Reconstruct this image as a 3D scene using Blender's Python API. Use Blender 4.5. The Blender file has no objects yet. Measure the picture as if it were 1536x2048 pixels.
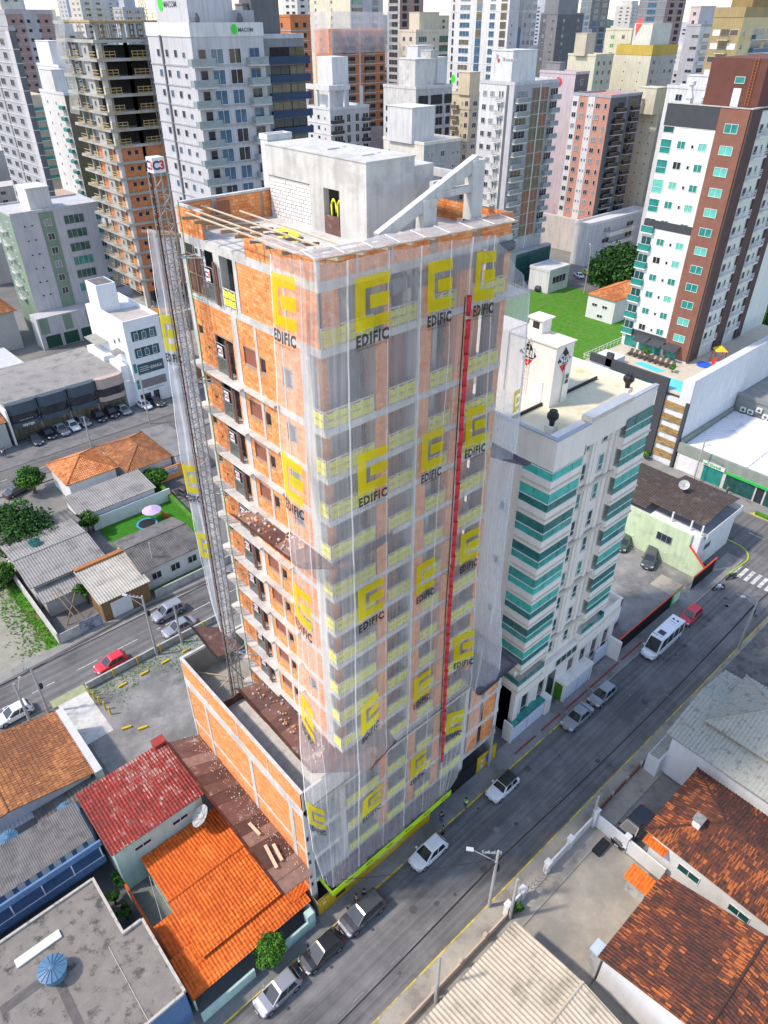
import bpy, math, random
import numpy as np
from mathutils import Vector, Matrix
random.seed(7); np.random.seed(7)
S = bpy.context.scene
R = math.radians
# ---------------------------------------------------------------- camera
HC = 64.0; FP = 1415.0; PIT = R(34.9); AZ = R(48.2)
_h = Vector((math.cos(AZ), math.sin(AZ), 0)); _r = Vector((math.sin(AZ), -math.cos(AZ), 0)); _k = Vector((0, 0, 1))
_f = math.cos(PIT)*_h - math.sin(PIT)*_k; _u = math.sin(PIT)*_h + math.cos(PIT)*_k
cd = bpy.data.cameras.new('camera'); cam = bpy.data.objects.new('camera', cd); S.collection.objects.link(cam)
cam.location = (0, 0, HC)
cam.rotation_euler = Matrix((_r, _u, -_f)).transposed().to_euler()
cd.sensor_fit = 'VERTICAL'; cd.sensor_height = 24; cd.lens = 24*FP/2048
cd.clip_start = 0.5; cd.clip_end = 9000
S.camera = cam
# ---------------------------------------------------------------- sky, sun, exposure
SUN_EL = R(50); SUN_AZ = R(150)          # sun stands on the -X side, a little towards +Y
w = bpy.data.worlds.new('World'); S.world = w; w.use_nodes = True
nt = w.node_tree; bg = nt.nodes['Background']
sk = nt.nodes.new('ShaderNodeTexSky'); sk.sky_type = 'NISHITA'; sk.sun_disc = False
sk.sun_elevation = SUN_EL; sk.sun_rotation = R(90)-SUN_AZ; sk.air_density = 1.0; sk.dust_density = 0.7; sk.ozone_density = 1.0
nt.links.new(sk.outputs[0], bg.inputs[0]); bg.inputs[1].default_value = 0.15
sl = bpy.data.lights.new('sun', 'SUN'); sl.energy = 1.6; sl.angle = R(3.5); sl.color = (1, .95, .87)
so = bpy.data.objects.new('sun', sl); S.collection.objects.link(so)
sd = Vector((math.cos(SUN_EL)*math.cos(SUN_AZ), math.cos(SUN_EL)*math.sin(SUN_AZ), math.sin(SUN_EL)))
so.rotation_euler = sd.to_track_quat('Z', 'Y').to_euler()
S.view_settings.view_transform = 'Standard'; S.view_settings.look = 'None'
S.view_settings.exposure = 1.3; S.view_settings.gamma = 1
S.view_settings.use_curve_mapping = False
S.view_settings.use_white_balance = True; S.view_settings.white_balance_temperature = 7100; S.view_settings.white_balance_tint = 14
S.cycles.transparent_max_bounces = 24; S.cycles.max_bounces = 6
# ---------------------------------------------------------------- survey helpers: where a sight line meets a plane
def ray(px, py): return FP*_f + (px-768)*_r - (py-1024)*_u
def gz(px, py, z=0.0):
    d = ray(px, py); t = (z-HC)/d.z; return (d.x*t, d.y*t, z)
def onx(px, py, x):
    d = ray(px, py); t = x/d.x; return (x, d.y*t, HC+d.z*t)
def ony(px, py, y):
    d = ray(px, py); t = y/d.y; return (d.x*t, y, HC+d.z*t)
def hz(px, py, x, y):
    d = ray(px, py); t = (x*d.x+y*d.y)/(d.x**2+d.y**2); return HC+d.z*t
def atD(px, py, D):
    d = ray(px, py); t = D/math.hypot(d.x, d.y); return (d.x*t, d.y*t, HC+d.z*t)
# ---------------------------------------------------------------- materials
MT = {}
def mat(n, c=None, r=.8, v=.12, s=1.0, c2=None, f=.5, s2=.35, st=0.0, bump=0.0, bs=20, metal=0.0, spec=.3, coat=0, alpha=1.0, emit=None, lane=0):
    if n in MT: return MT[n]
    m = bpy.data.materials.new(n); m.use_nodes = True; N = m.node_tree.nodes; L = m.node_tree.links.new
    p = N['Principled BSDF']; p.inputs['Roughness'].default_value = r; p.inputs['Metallic'].default_value = metal
    p.inputs['Specular IOR Level'].default_value = spec; p.inputs['Coat Weight'].default_value = coat
    p.inputs['Coat Roughness'].default_value = .08
    p.inputs['Alpha'].default_value = alpha
    c = tuple(c)+(1,)
    tc = N.new('ShaderNodeTexCoord')
    if v > 0:
        no = N.new('ShaderNodeTexNoise'); no.inputs['Scale'].default_value = s; no.inputs['Detail'].default_value = 8; no.inputs['Roughness'].default_value = .65
        L(tc.outputs['Object'], no.inputs['Vector'])
        mr = N.new('ShaderNodeMapRange'); mr.inputs[1].default_value = .3; mr.inputs[2].default_value = .7
        mr.inputs[3].default_value = 1-v; mr.inputs[4].default_value = 1+v; L(no.outputs[0], mr.inputs[0])
        mx = N.new('ShaderNodeVectorMath'); mx.operation = 'SCALE'; mx.inputs[0].default_value = c[:3]
        L(mr.outputs[0], mx.inputs['Scale']); out = mx.outputs[0]
    else:
        rg = N.new('ShaderNodeRGB'); rg.outputs[0].default_value = c; out = rg.outputs[0]
    if c2 is not None:
        n2 = N.new('ShaderNodeTexNoise'); n2.inputs['Scale'].default_value = s2; n2.inputs['Detail'].default_value = 9; n2.inputs['Roughness'].default_value = .7
        L(tc.outputs['Object'], n2.inputs['Vector'])
        m2 = N.new('ShaderNodeMapRange'); m2.inputs[1].default_value = .62-.3*f; m2.inputs[2].default_value = .70-.18*f; L(n2.outputs[0], m2.inputs[0])
        x2 = N.new('ShaderNodeMixRGB'); L(m2.outputs[0], x2.inputs[0]); L(out, x2.inputs[1]); x2.inputs[2].default_value = tuple(c2)+(1,); out = x2.outputs[0]
    if st > 0:
        mp = N.new('ShaderNodeMapping'); mp.inputs['Scale'].default_value = (1.6, 1.6, .12); L(tc.outputs['Object'], mp.inputs['Vector'])
        n3 = N.new('ShaderNodeTexNoise'); n3.inputs['Scale'].default_value = 1.2; n3.inputs['Detail'].default_value = 6; L(mp.outputs[0], n3.inputs['Vector'])
        m3 = N.new('ShaderNodeMapRange'); m3.inputs[1].default_value = .45; m3.inputs[2].default_value = .75; m3.inputs[3].default_value = 1; m3.inputs[4].default_value = 1-st; L(n3.outputs[0], m3.inputs[0])
        x3 = N.new('ShaderNodeVectorMath'); x3.operation = 'SCALE'; L(out, x3.inputs[0]); L(m3.outputs[0], x3.inputs['Scale']); out = x3.outputs[0]
    if lane > 0:      # wear and tyre tracks drawn out along the driving direction (X)
        mp = N.new('ShaderNodeMapping'); mp.inputs['Scale'].default_value = (.035, 1.5, 1); L(tc.outputs['Object'], mp.inputs['Vector'])
        n4 = N.new('ShaderNodeTexNoise'); n4.inputs['Scale'].default_value = 1.3; n4.inputs['Detail'].default_value = 7; L(mp.outputs[0], n4.inputs['Vector'])
        m4 = N.new('ShaderNodeMapRange'); m4.inputs[1].default_value = .35; m4.inputs[2].default_value = .65; m4.inputs[3].default_value = 1-lane; m4.inputs[4].default_value = 1+lane; L(n4.outputs[0], m4.inputs[0])
        x4 = N.new('ShaderNodeVectorMath'); x4.operation = 'SCALE'; L(out, x4.inputs[0]); L(m4.outputs[0], x4.inputs['Scale']); out = x4.outputs[0]
    L(out, p.inputs['Base Color'])
    if bump > 0:
        nb = N.new('ShaderNodeTexNoise'); nb.inputs['Scale'].default_value = bs; nb.inputs['Detail'].default_value = 5; L(tc.outputs['Object'], nb.inputs['Vector'])
        b = N.new('ShaderNodeBump'); b.inputs['Strength'].default_value = bump; b.inputs['Distance'].default_value = .05; L(nb.outputs[0], b.inputs['Height']); L(b.outputs[0], p.inputs['Normal'])
    if emit: p.inputs['Emission Color'].default_value = tuple(emit)+(1,); p.inputs['Emission Strength'].default_value = 1
    MT[n] = m; return m
def sheer(n, c, a, stripe=0.0, trans=.5):
    """thin woven sheet: partly open, partly white thread that scatters light both ways"""
    if n in MT: return MT[n]
    m = bpy.data.materials.new(n); m.use_nodes = True; N = m.node_tree.nodes; L = m.node_tree.links.new
    N.remove(N['Principled BSDF']); o = N['Material Output']
    d = N.new('ShaderNodeBsdfDiffuse'); d.inputs[0].default_value = tuple(c)+(1,)
    t = N.new('ShaderNodeBsdfTranslucent'); t.inputs[0].default_value = tuple(c)+(1,)
    a1 = N.new('ShaderNodeMixShader'); a1.inputs[0].default_value = trans; L(d.outputs[0], a1.inputs[1]); L(t.outputs[0], a1.inputs[2])
    tr = N.new('ShaderNodeBsdfTransparent'); mx = N.new('ShaderNodeMixShader'); L(tr.outputs[0], mx.inputs[1]); L(a1.outputs[0], mx.inputs[2]); L(mx.outputs[0], o.inputs[0])
    if stripe > 0:
        tc = N.new('ShaderNodeTexCoord'); mp = N.new('ShaderNodeMapping'); mp.inputs['Scale'].default_value = (7, 7, .12); L(tc.outputs['Object'], mp.inputs[0])
        n1 = N.new('ShaderNodeTexNoise'); n1.inputs['Scale'].default_value = 1; n1.inputs['Detail'].default_value = 4; L(mp.outputs[0], n1.inputs['Vector'])
        n2 = N.new('ShaderNodeTexNoise'); n2.inputs['Scale'].default_value = .35; n2.inputs['Detail'].default_value = 5; L(tc.outputs['Object'], n2.inputs['Vector'])
        ad = N.new('ShaderNodeMath'); ad.operation = 'ADD'; L(n1.outputs[0], ad.inputs[0]); L(n2.outputs[0], ad.inputs[1])
        mr = N.new('ShaderNodeMapRange'); mr.inputs[1].default_value = .7; mr.inputs[2].default_value = 1.35; mr.inputs[3].default_value = a-stripe; mr.inputs[4].default_value = a+stripe; L(ad.outputs[0], mr.inputs[0]); L(mr.outputs[0], mx.inputs[0])
    else: mx.inputs[0].default_value = a
    MT[n] = m; return m
# ---------------------------------------------------------------- mesh builder
ORG = {}
def link(o, parent=None):
    S.collection.objects.link(o)
    if parent is not None: o.parent = parent
    return o
def root(name, label, cat, loc=(0, 0, 0), group=None):
    o = bpy.data.objects.new(name, None); o.empty_display_size = .3; link(o); o.location = loc; ORG[o.name] = Vector(loc)
    o['label'] = label; o['category'] = cat
    if group: o['group'] = group
    return o
def tag(o, label, cat, group=None):
    o['label'] = label; o['category'] = cat
    if group: o['group'] = group
    return o
class MB:
    def __init__(s): s.v = []; s.f = []; s.m = []
    def poly(s, pts, m=0):
        n = len(s.v); s.v += [tuple(p) for p in pts]; s.f.append(tuple(range(n, n+len(pts)))); s.m.append(m)
    def box(s, x0, y0, z0, x1, y1, z1, m=0):
        if x0 > x1: x0, x1 = x1, x0
        if y0 > y1: y0, y1 = y1, y0
        if z0 > z1: z0, z1 = z1, z0
        n = len(s.v)
        s.v += [(x0, y0, z0), (x1, y0, z0), (x1, y1, z0), (x0, y1, z0), (x0, y0, z1), (x1, y0, z1), (x1, y1, z1), (x0, y1, z1)]
        for q in ((3, 2, 1, 0), (4, 5, 6, 7), (0, 1, 5, 4), (1, 2, 6, 5), (2, 3, 7, 6), (3, 0, 4, 7)):
            s.f.append(tuple(n+i for i in q)); s.m.append(m)
        return s
    def prism(s, pts, z0, z1, m=0, mt=None):
        n = len(s.v); k = len(pts)
        a = sum(pts[i][0]*pts[(i+1) % k][1]-pts[(i+1) % k][0]*pts[i][1] for i in range(k))
        if a < 0: pts = pts[::-1]
        zz = (lambda i, z: z[i] if isinstance(z, (list, tuple)) else z)
        s.v += [(p[0], p[1], zz(i, z0)) for i, p in enumerate(pts)]+[(p[0], p[1], zz(i, z1)) for i, p in enumerate(pts)]
        s.f.append(tuple(range(n+k-1, n-1, -1))); s.m.append(m); s.f.append(tuple(range(n+k, n+2*k))); s.m.append(m if mt is None else mt)
        for i in range(k):
            j = (i+1) % k; s.f.append((n+i, n+j, n+k+j, n+k+i)); s.m.append(m)
        return s
    def tube(s, p, q, r, n=6, m=0, r2=None):
        p = Vector(p); q = Vector(q); d = q-p
        if d.length < 1e-6: return s
        r2 = r if r2 is None else r2
        a = d.orthogonal().normalized(); b = d.normalized().cross(a); k = len(s.v)
        for c, rr in ((p, r), (q, r2)):
            for i in range(n):
                t = 2*math.pi*i/n; s.v.append(tuple(c+a*(math.cos(t)*rr)+b*(math.sin(t)*rr)))
        for i in range(n):
            j = (i+1) % n; s.f.append((k+i, k+j, k+n+j, k+n+i)); s.m.append(m)
        s.f.append(tuple(range(k+n-1, k-1, -1))); s.m.append(m); s.f.append(tuple(range(k+n, k+2*n))); s.m.append(m)
        return s
    def path(s, pts, r, n=5, m=0):
        for a, b in zip(pts, pts[1:]): s.tube(a, b, r, n, m)
        return s
    def bar(s, p, q, w, h, m=0):
        """rectangular bar from p to q, w wide (horizontal), h high"""
        p = Vector(p); q = Vector(q); d = (q-p).normalized(); a = d.cross(Vector((0, 0, 1)))
        if a.length < 1e-4: a = Vector((1, 0, 0))
        a.normalize(); b = a.cross(d).normalized(); k = len(s.v)
        for c in (p, q):
            for i, j in ((-1, -1), (1, -1), (1, 1), (-1, 1)): s.v.append(tuple(c+a*(w/2*i)+b*(h/2*j)))
        for f in ((0, 1, 2, 3), (7, 6, 5, 4), (0, 4, 5, 1), (1, 5, 6, 2), (2, 6, 7, 3), (3, 7, 4, 0)):
            s.f.append(tuple(k+i for i in f)); s.m.append(m)
        return s
    def lathe(s, prof, n=12, m=0, c=(0, 0, 0), cap=True):
        k = len(s.v)
        for r_, z in prof:
            for i in range(n):
                t = 2*math.pi*i/n; s.v.append((c[0]+r_*math.cos(t), c[1]+r_*math.sin(t), c[2]+z))
        for j in range(len(prof)-1):
            for i in range(n):
                a = k+j*n+i; b = k+j*n+(i+1) % n; s.f.append((a, b, b+n, a+n)); s.m.append(m)
        if cap:
            s.f.append(tuple(range(k+n-1, k-1, -1))); s.m.append(m); e = k+(len(prof)-1)*n; s.f.append(tuple(range(e, e+n))); s.m.append(m)
        return s
    def grid(s, pts, m=0):
        """pts[i][j] -> quads"""
        k = len(s.v); a = len(pts); b = len(pts[0])
        for row in pts: s.v += [tuple(p) for p in row]
        for i in range(a-1):
            for j in range(b-1):
                s.f.append((k+i*b+j, k+i*b+j+1, k+(i+1)*b+j+1, k+(i+1)*b+j)); s.m.append(m(i, j) if callable(m) else m)
        return s
    def mesh(s, name, mats, off=None, smooth=False):
        me = bpy.data.meshes.new(name); v = s.v
        if off is not None: v = [(a-off[0], b-off[1], c-off[2]) for a, b, c in v]
        me.from_pydata(v, [], s.f)
        for mm in (mats if isinstance(mats, (list, tuple)) else [mats]): me.materials.append(mm)
        if any(s.m): me.polygons.foreach_set('material_index', s.m)
        if smooth: me.polygons.foreach_set('use_smooth', [True]*len(s.f))
        me.update(); return me
    def build(s, name, mats, parent=None, smooth=False, stuff=False):
        off = ORG.get(parent.name) if parent is not None else None
        o = bpy.data.objects.new(name, s.mesh(name, mats, off, smooth)); link(o, parent)
        if parent is not None: ORG[o.name] = off
        if stuff: o['kind'] = 'stuff'
        return o
def put(name, me, parent, loc, rz=0.0):
    """one more object from shared mesh data; loc in world metres"""
    o = bpy.data.objects.new(name, me); link(o, parent); off = ORG.get(parent.name, Vector((0, 0, 0))) if parent is not None else Vector((0, 0, 0))
    o.location = Vector(loc)-off; o.rotation_euler = (0, 0, rz); return o
def struct(name, mb, mats, smooth=False):
    o = mb.build(name, mats, None, smooth); o['kind'] = 'structure'; return o
def dup(o, parent=None):
    c = o.copy(); link(c); c.parent = parent
    for ch in o.children: dup(ch, c)
    return c
_TX = {}
def text_pts(body, bold=0.0, sp=1.0):
    """outline of a word as flat vertices (height of capitals = 1, centred) and faces"""
    key = (body, bold, sp)
    if key in _TX: return _TX[key]
    cu = bpy.data.curves.new('lettering', 'FONT'); cu.body = body; cu.offset = bold; cu.space_character = sp; cu.resolution_u = 2; cu.align_x = 'CENTER'
    ob = bpy.data.objects.new('lettering', cu); me = ob.to_mesh()
    v = [(p.co.x, p.co.y) for p in me.vertices]; f = [tuple(p.vertices) for p in me.polygons]
    ob.to_mesh_clear(); bpy.data.objects.remove(ob); bpy.data.curves.remove(cu)
    h = max((p[1] for p in v), default=1); lo = min((p[1] for p in v), default=0); hh = .70
    v = [(x/hh, y/hh) for x, y in v]; _TX[key] = (v, f); return v, f
def text_on(mb, body, c, ux, uz, h, m=0, bold=0.0, sp=1.0, width=None):
    """lay a word on the plane through c (centre of the baseline) spanned by ux, uz"""
    v, f = text_pts(body, bold, sp); c = Vector(c); ux = Vector(ux).normalized(); uz = Vector(uz).normalized()
    xs = [p[0] for p in v]; sx = h if width is None else width/(max(xs)-min(xs))
    k = len(mb.v); mb.v += [tuple(c+ux*(x*sx)+uz*(y*h)) for x, y in v]
    for q in f: mb.f.append(tuple(k+i for i in q)); mb.m.append(m)
XR = (1, 0, 0); YL = (0, -1, 0); UP = (0, 0, 1)
# ---------------------------------------------------------------- shared materials
conc = mat('concrete', (.42, .42, .40), .9, .18, .8, c2=(.27, .27, .26), f=.35, s2=.5, st=.25, bump=.2)
conc_l = mat('pale_concrete', (.54, .53, .50), .9, .12, .7, c2=(.42, .41, .39), f=.35, s2=.4, st=.22, bump=.15)
conc_d = mat('raw_dark_concrete', (.24, .24, .24), .9, .2, .8, st=.3)
mort = mat('mortar', (.36, .25, .19), .95, .15, 3)
BR = [mat('clay_block', (.76, .29, .105), .9, .12, 4, bump=.2), mat('pale_clay_block', (.82, .36, .16), .9, .12, 4, bump=.2), mat('dark_clay_block', (.68, .22, .07), .9, .15, 4, bump=.2)]
wood = mat('weathered_board', (.30, .21, .13), .85, .25, 3)
wood_l = mat('pale_board', (.52, .42, .30), .85, .2, 3)
ply = mat('plywood_brown', (.15, .075, .06), .75, .25, 1.2, c2=(.34, .27, .23), f=.2, s2=1.2)
steel = mat('galvanised_steel', (.42, .44, .45), .45, .15, 5, metal=.6)
black = mat('black_plastic', (.02, .02, .022), .5, .1, 4)
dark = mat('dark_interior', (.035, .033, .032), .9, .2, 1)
white = mat('white_paint', (.66, .66, .65), .6, .06, .8, st=.10)
red = mat('red_paint', (.62, .03, .025), .5, .1, 2)
yel = mat('yellow_conduit_plastic', (.72, .68, .05), .5, .08, 3)
yelp = mat('yellow_paint', (.68, .48, .03), .7, .2, 2)
green = mat('green_paint', (.04, .35, .12), .6, .1, 2)
def glass(n, c, r=.06, v=.35, s=.9):
    return mat(n, c, r, v, s, spec=.7)
teal = glass('teal_glass', (.01, .22, .19)); teal_d = glass('dark_teal_glass', (.01, .075, .07)); gdark = glass('dark_glass', (.02, .026, .035)); gblue = glass('blue_glass', (.05, .12, .19)); gbrz = glass('bronze_glass', (.14, .12, .07)); gcur = glass('curtained_glass', (.22, .24, .25), .15)
# ================================================================ ground, roads, lots
gm = mat('city_ground', (.20, .195, .185), .95, .25, .05, c2=(.12, .12, .115), f=.6, s2=.02)
b = MB(); b.poly([(-900, -900, -.06), (6000, -900, -.06), (6000, 6000, -.06), (-900, 6000, -.06)]); struct('ground', b, gm)
asph = mat('worn_asphalt', (.15, .147, .144), .9, .25, .35, c2=(.105, .104, .104), f=.45, s2=.15, bump=.25, bs=12, lane=.22)
asph2 = mat('side_road_asphalt', (.14, .137, .133), .9, .2, .4, c2=(.095, .094, .092), f=.4, s2=.2, bump=.2, bs=12, lane=.2)
pav = mat('pavement_concrete', (.25, .245, .23), .95, .2, .8, c2=(.17, .165, .155), f=.5, s2=.4, bump=.2)
pav2 = mat('pale_pavement', (.36, .33, .28), .95, .2, .8, c2=(.22, .20, .17), f=.5, s2=.4)
grav = mat('gravel_lot', (.235, .232, .222), .97, .25, .5, c2=(.15, .148, .14), f=.55, s2=.18, bump=.5, bs=9)
sand = mat('sandy_gravel', (.33, .30, .25), .97, .2, .6, c2=(.24, .225, .20), f=.6, s2=.14, bump=.4, bs=9)
grs = mat('grass', (.06, .20, .015), .95, .3, .9, c2=(.13, .17, .05), f=.3, s2=.25, bump=.6, bs=14)
def sheet(name, pts, z, m, zb=None):
    b = MB()
    if zb is None: b.poly([(p[0], p[1], z) for p in (pts if sum(pts[i][0]*pts[(i+1) % len(pts)][1]-pts[(i+1) % len(pts)][0]*pts[i][1] for i in range(len(pts))) > 0 else pts[::-1])])
    else: b.prism([(p[0], p[1]) for p in pts], zb, z)
    return struct(name, b, m)
def rect(x0, y0, x1, y1): return [(x0, y0), (x1, y0), (x1, y1), (x0, y1)]
Y0, Y1 = 17.25, 24.8       # kerb lines of the main street
XE = 94.5                  # where the cross street starts
sheet('road', rect(-60, Y0, XE, Y1), 0.0, asph)
sheet('cross_road', rect(XE, -400, XE+8.9, 900), 0.0, asph2)
sheet('road', rect(-200, 64.8, XE, 71.8), 0.0, asph2)
sheet('road', rect(-200, 114.8, 600, 121.4), 0.0, asph2)
sheet('car_park', rect(-200, 121.5, 70, 128), 0.03, mat('car_park_paving', (.17, .17, .17), .95, .2, .5, c2=(.12, .12, .12), f=.4))
sheet('road', rect(XE+8.9, Y0, 600, Y1), 0.0, asph2)
for nm, x0, y0, x1, y1, m in (('pavement', -60, Y1+.12, XE-3, 27.2, pav), ('pavement', -60, 14.0, XE-3, Y0-.12, pav2), ('pavement', -200, 71.95, XE-2, 73.6, pav), ('pavement', -200, 113.0, XE, 114.6, pav), ('pavement', XE+9.0, Y1+.1, XE+12.8, 110, pav)):
    sheet(nm, rect(x0, y0, x1, y1), .13, m, -.05)
yk = mat('yellow_kerb_paint', (.60, .46, .04), .85, .3, 1.2, c2=(.25, .24, .2), f=.45, s2=.9)
kerbm = mat('kerb_stone', (.32, .31, .29), .9, .2, 1)
def kerb(x0, y, x1, w, m, seg=1.0):
    k = MB(); x = x0
    while x < x1-.01:
        e = min(x+seg, x1); j = random.uniform(-.006, .006); k.box(x+.008, y, -.04, e-.008, y+w, .148+j); x = e
    o = struct('kerb', k, m); return o
kerb(-20, Y1, 33.5, .12, yk); kerb(33.5, Y1, 40, .12, yk); kerb(40, Y1, 55.5, .12, yk); kerb(55.5, Y1, XE-3, .12, kerbm)
kerb(-20, Y0-.12, XE-3, .12, yk); kerb(-30, 71.8, XE-2, .14, kerbm); kerb(-30, 114.65, 60, .14, kerbm)
# curved kerb of the corner pavement
b = MB(); cx, cy, rr = XE-3, Y1+2.6, 3.0
pts = [(cx-5, Y1+.0)]+[(cx+rr*math.sin(t), cy-rr*math.cos(t)) for t in np.linspace(0, math.pi/2, 9)]+[(cx+rr, 60), (cx-5, 60)]
sheet('pavement', pts, .126, mat('corner_pavement', (.13, .13, .125), .95, .2, .8), -.05)
k = MB(); k.path([(p[0], p[1], .12) for p in pts[:12]], .1, 6); struct('kerb', k, mat('lime_kerb_paint', (.42, .55, .04), .8, .2, 1))
# painted markings
lp = mat('road_marking_paint', (.55, .55, .52), .8, .25, 1.5, c2=(.2, .2, .2), f=.35, s2=1.3)
lpf = mat('faded_marking_paint', (.19, .19, .185), .85, .3, 1.0, c2=(.12, .12, .12), f=.55, s2=.9)
mk = MB()
def mline(x0, y0, x1, y1, w, z=.004, m=0):
    d = Vector((x1-x0, y1-y0, 0)).normalized(); n = Vector((-d.y, d.x, 0))*(w/2); mk.poly([(x0-n.x, y0-n.y, z), (x1-n.x, y1-n.y, z), (x1+n.x, y1+n.y, z), (x0+n.x, y0+n.y, z)], m)
x = -12
while x < 88: mline(x, 19.35, x+1.1, 19.35, .09, m=1); x += 2.0
for yy in (20.9, 22.3, 23.6): mline(-10, yy, 88, yy, .035, m=1)
for i in range(8):
    y = Y0+.6+i*.95; mline(87.4, y, 90.2, y, .5)
[mline(98.8, y, 98.8, y+2.4, .12) for y in range(0, 110, 5)]
x = -30
while x < 88: mline(x, 68.2, x+2.6, 68.2, .10); x += 5.2
x = -60
while x < 88: mline(x, 118.1, x+3, 118.1, .12); x += 7
o = struct('road_markings', mk, [lp, lpf])
rp = mat('tactile_paving', (.28, .06, .06), .9, .2, 2)
for xa, xb in ((41.5, 45), (46, 49.5), (50.4, 54.6), (55, 61), (61.5, 66)):
    s_ = MB(); x = xa
    while x < xb-.1: s_.box(x, Y1+.72, .12, min(x+.24, xb), Y1+.97, .138); x += .25
    struct('tactile_strip', s_, rp)
# lots
sheet('gravel_lot', rect(8.5, 45.2, 36, 64.3), .01, grav)
sheet('gravel_lot', rect(55.5, 27.3, 83, 47), .02, grav)
sheet('vacant_lot', rect(-20, 73.6, 11.6, 112), .012, mat('vacant_lot', (.27, .26, .21), .97, .22, .5, c2=(.10, .17, .05), f=.3, s2=.12, bump=.4, bs=8))
sheet('gravel_lot', rect(60, 47, 84, 64), .012, grav)
# ================================================================ masonry made of real blocks
def cut(a, b, z0, z1, holes):
    """pieces of the span a..b left over by the holes that cross the band z0..z1"""
    seg = [(a, b)]
    for h in holes:
        if h[2] < z1-.01 and h[3] > z0+.01:
            n = []
            for p, q in seg:
                if h[1] <= p or h[0] >= q: n.append((p, q)); continue
                if h[0] > p: n.append((p, h[0]))
                if h[1] < q: n.append((h[1], q))
            seg = n
    return [s for s in seg if s[1]-s[0] > .015]
def wbox(mb, ax, c, d, u0, u1, z0, z1, m=0):
    """box on a wall plane; ax 'x' faces -X, 'y' faces -Y; the front at c, going d inwards"""
    if ax == 'x': mb.box(c, u0, z0, c+d, u1, z1, m)
    else: mb.box(u0, c, z0, u1, c+d, z1, m)
def wall(mb, ax, c, d, u0, u1, z0, z1, holes=(), m=0):
    zs = sorted(set([z0, z1]+[z for h in holes for z in h[2:4] if z0 < z < z1]))
    for a, b in zip(zs, zs[1:]):
        for p, q in cut(u0, u1, a, b, holes): wbox(mb, ax, c, d, p, q, a, b, m)
BW, BH, J = .39, .19, .017
FULL = {}
def fullblock(ax, bw, bh, mats, J=J):
    k = (ax, bw, bh, mats[0].name)
    if k not in FULL:
        FULL[k] = []
        for mm in mats:
            b = MB(); wbox(b, ax, 0, .03, 0, bw-J, 0, bh-J); FULL[k].append(b.mesh('brick', mm))
    return FULL[k]
def bricks(mb, ax, c, u0, u1, z0, z1, holes=(), par=None, bw=BW, bh=BH, mats=BR, name='brick', budget=None, J=J):
    z = z0; r = 0; n = len(mats)
    while z < z1-.03:
        zt = min(z+bh, z1)
        for p, q in cut(u0, u1, z, zt, holes):
            u = u0+(-bw/2 if r % 2 else 0)
            while u < q:
                a, e = max(u, p), min(u+bw, q)
                if e-a > .03:
                    mi = random.choice((0, 0, 0, 1, 2)) % n; o = random.uniform(-.010, .012)
                    if budget and budget[0] > 0 and e-a > bw-.002 and zt-z > bh-.002:
                        loc = (c-o, a, z) if ax == 'x' else (a, c-o, z)
                        put(name, fullblock(ax, bw, bh, mats, J)[mi], par, loc); budget[0] -= 1
                    else: wbox(mb, ax, c-o, .03, a, e-J, z, zt-J, mi)
                u += bw
        z += bh; r += 1
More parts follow.
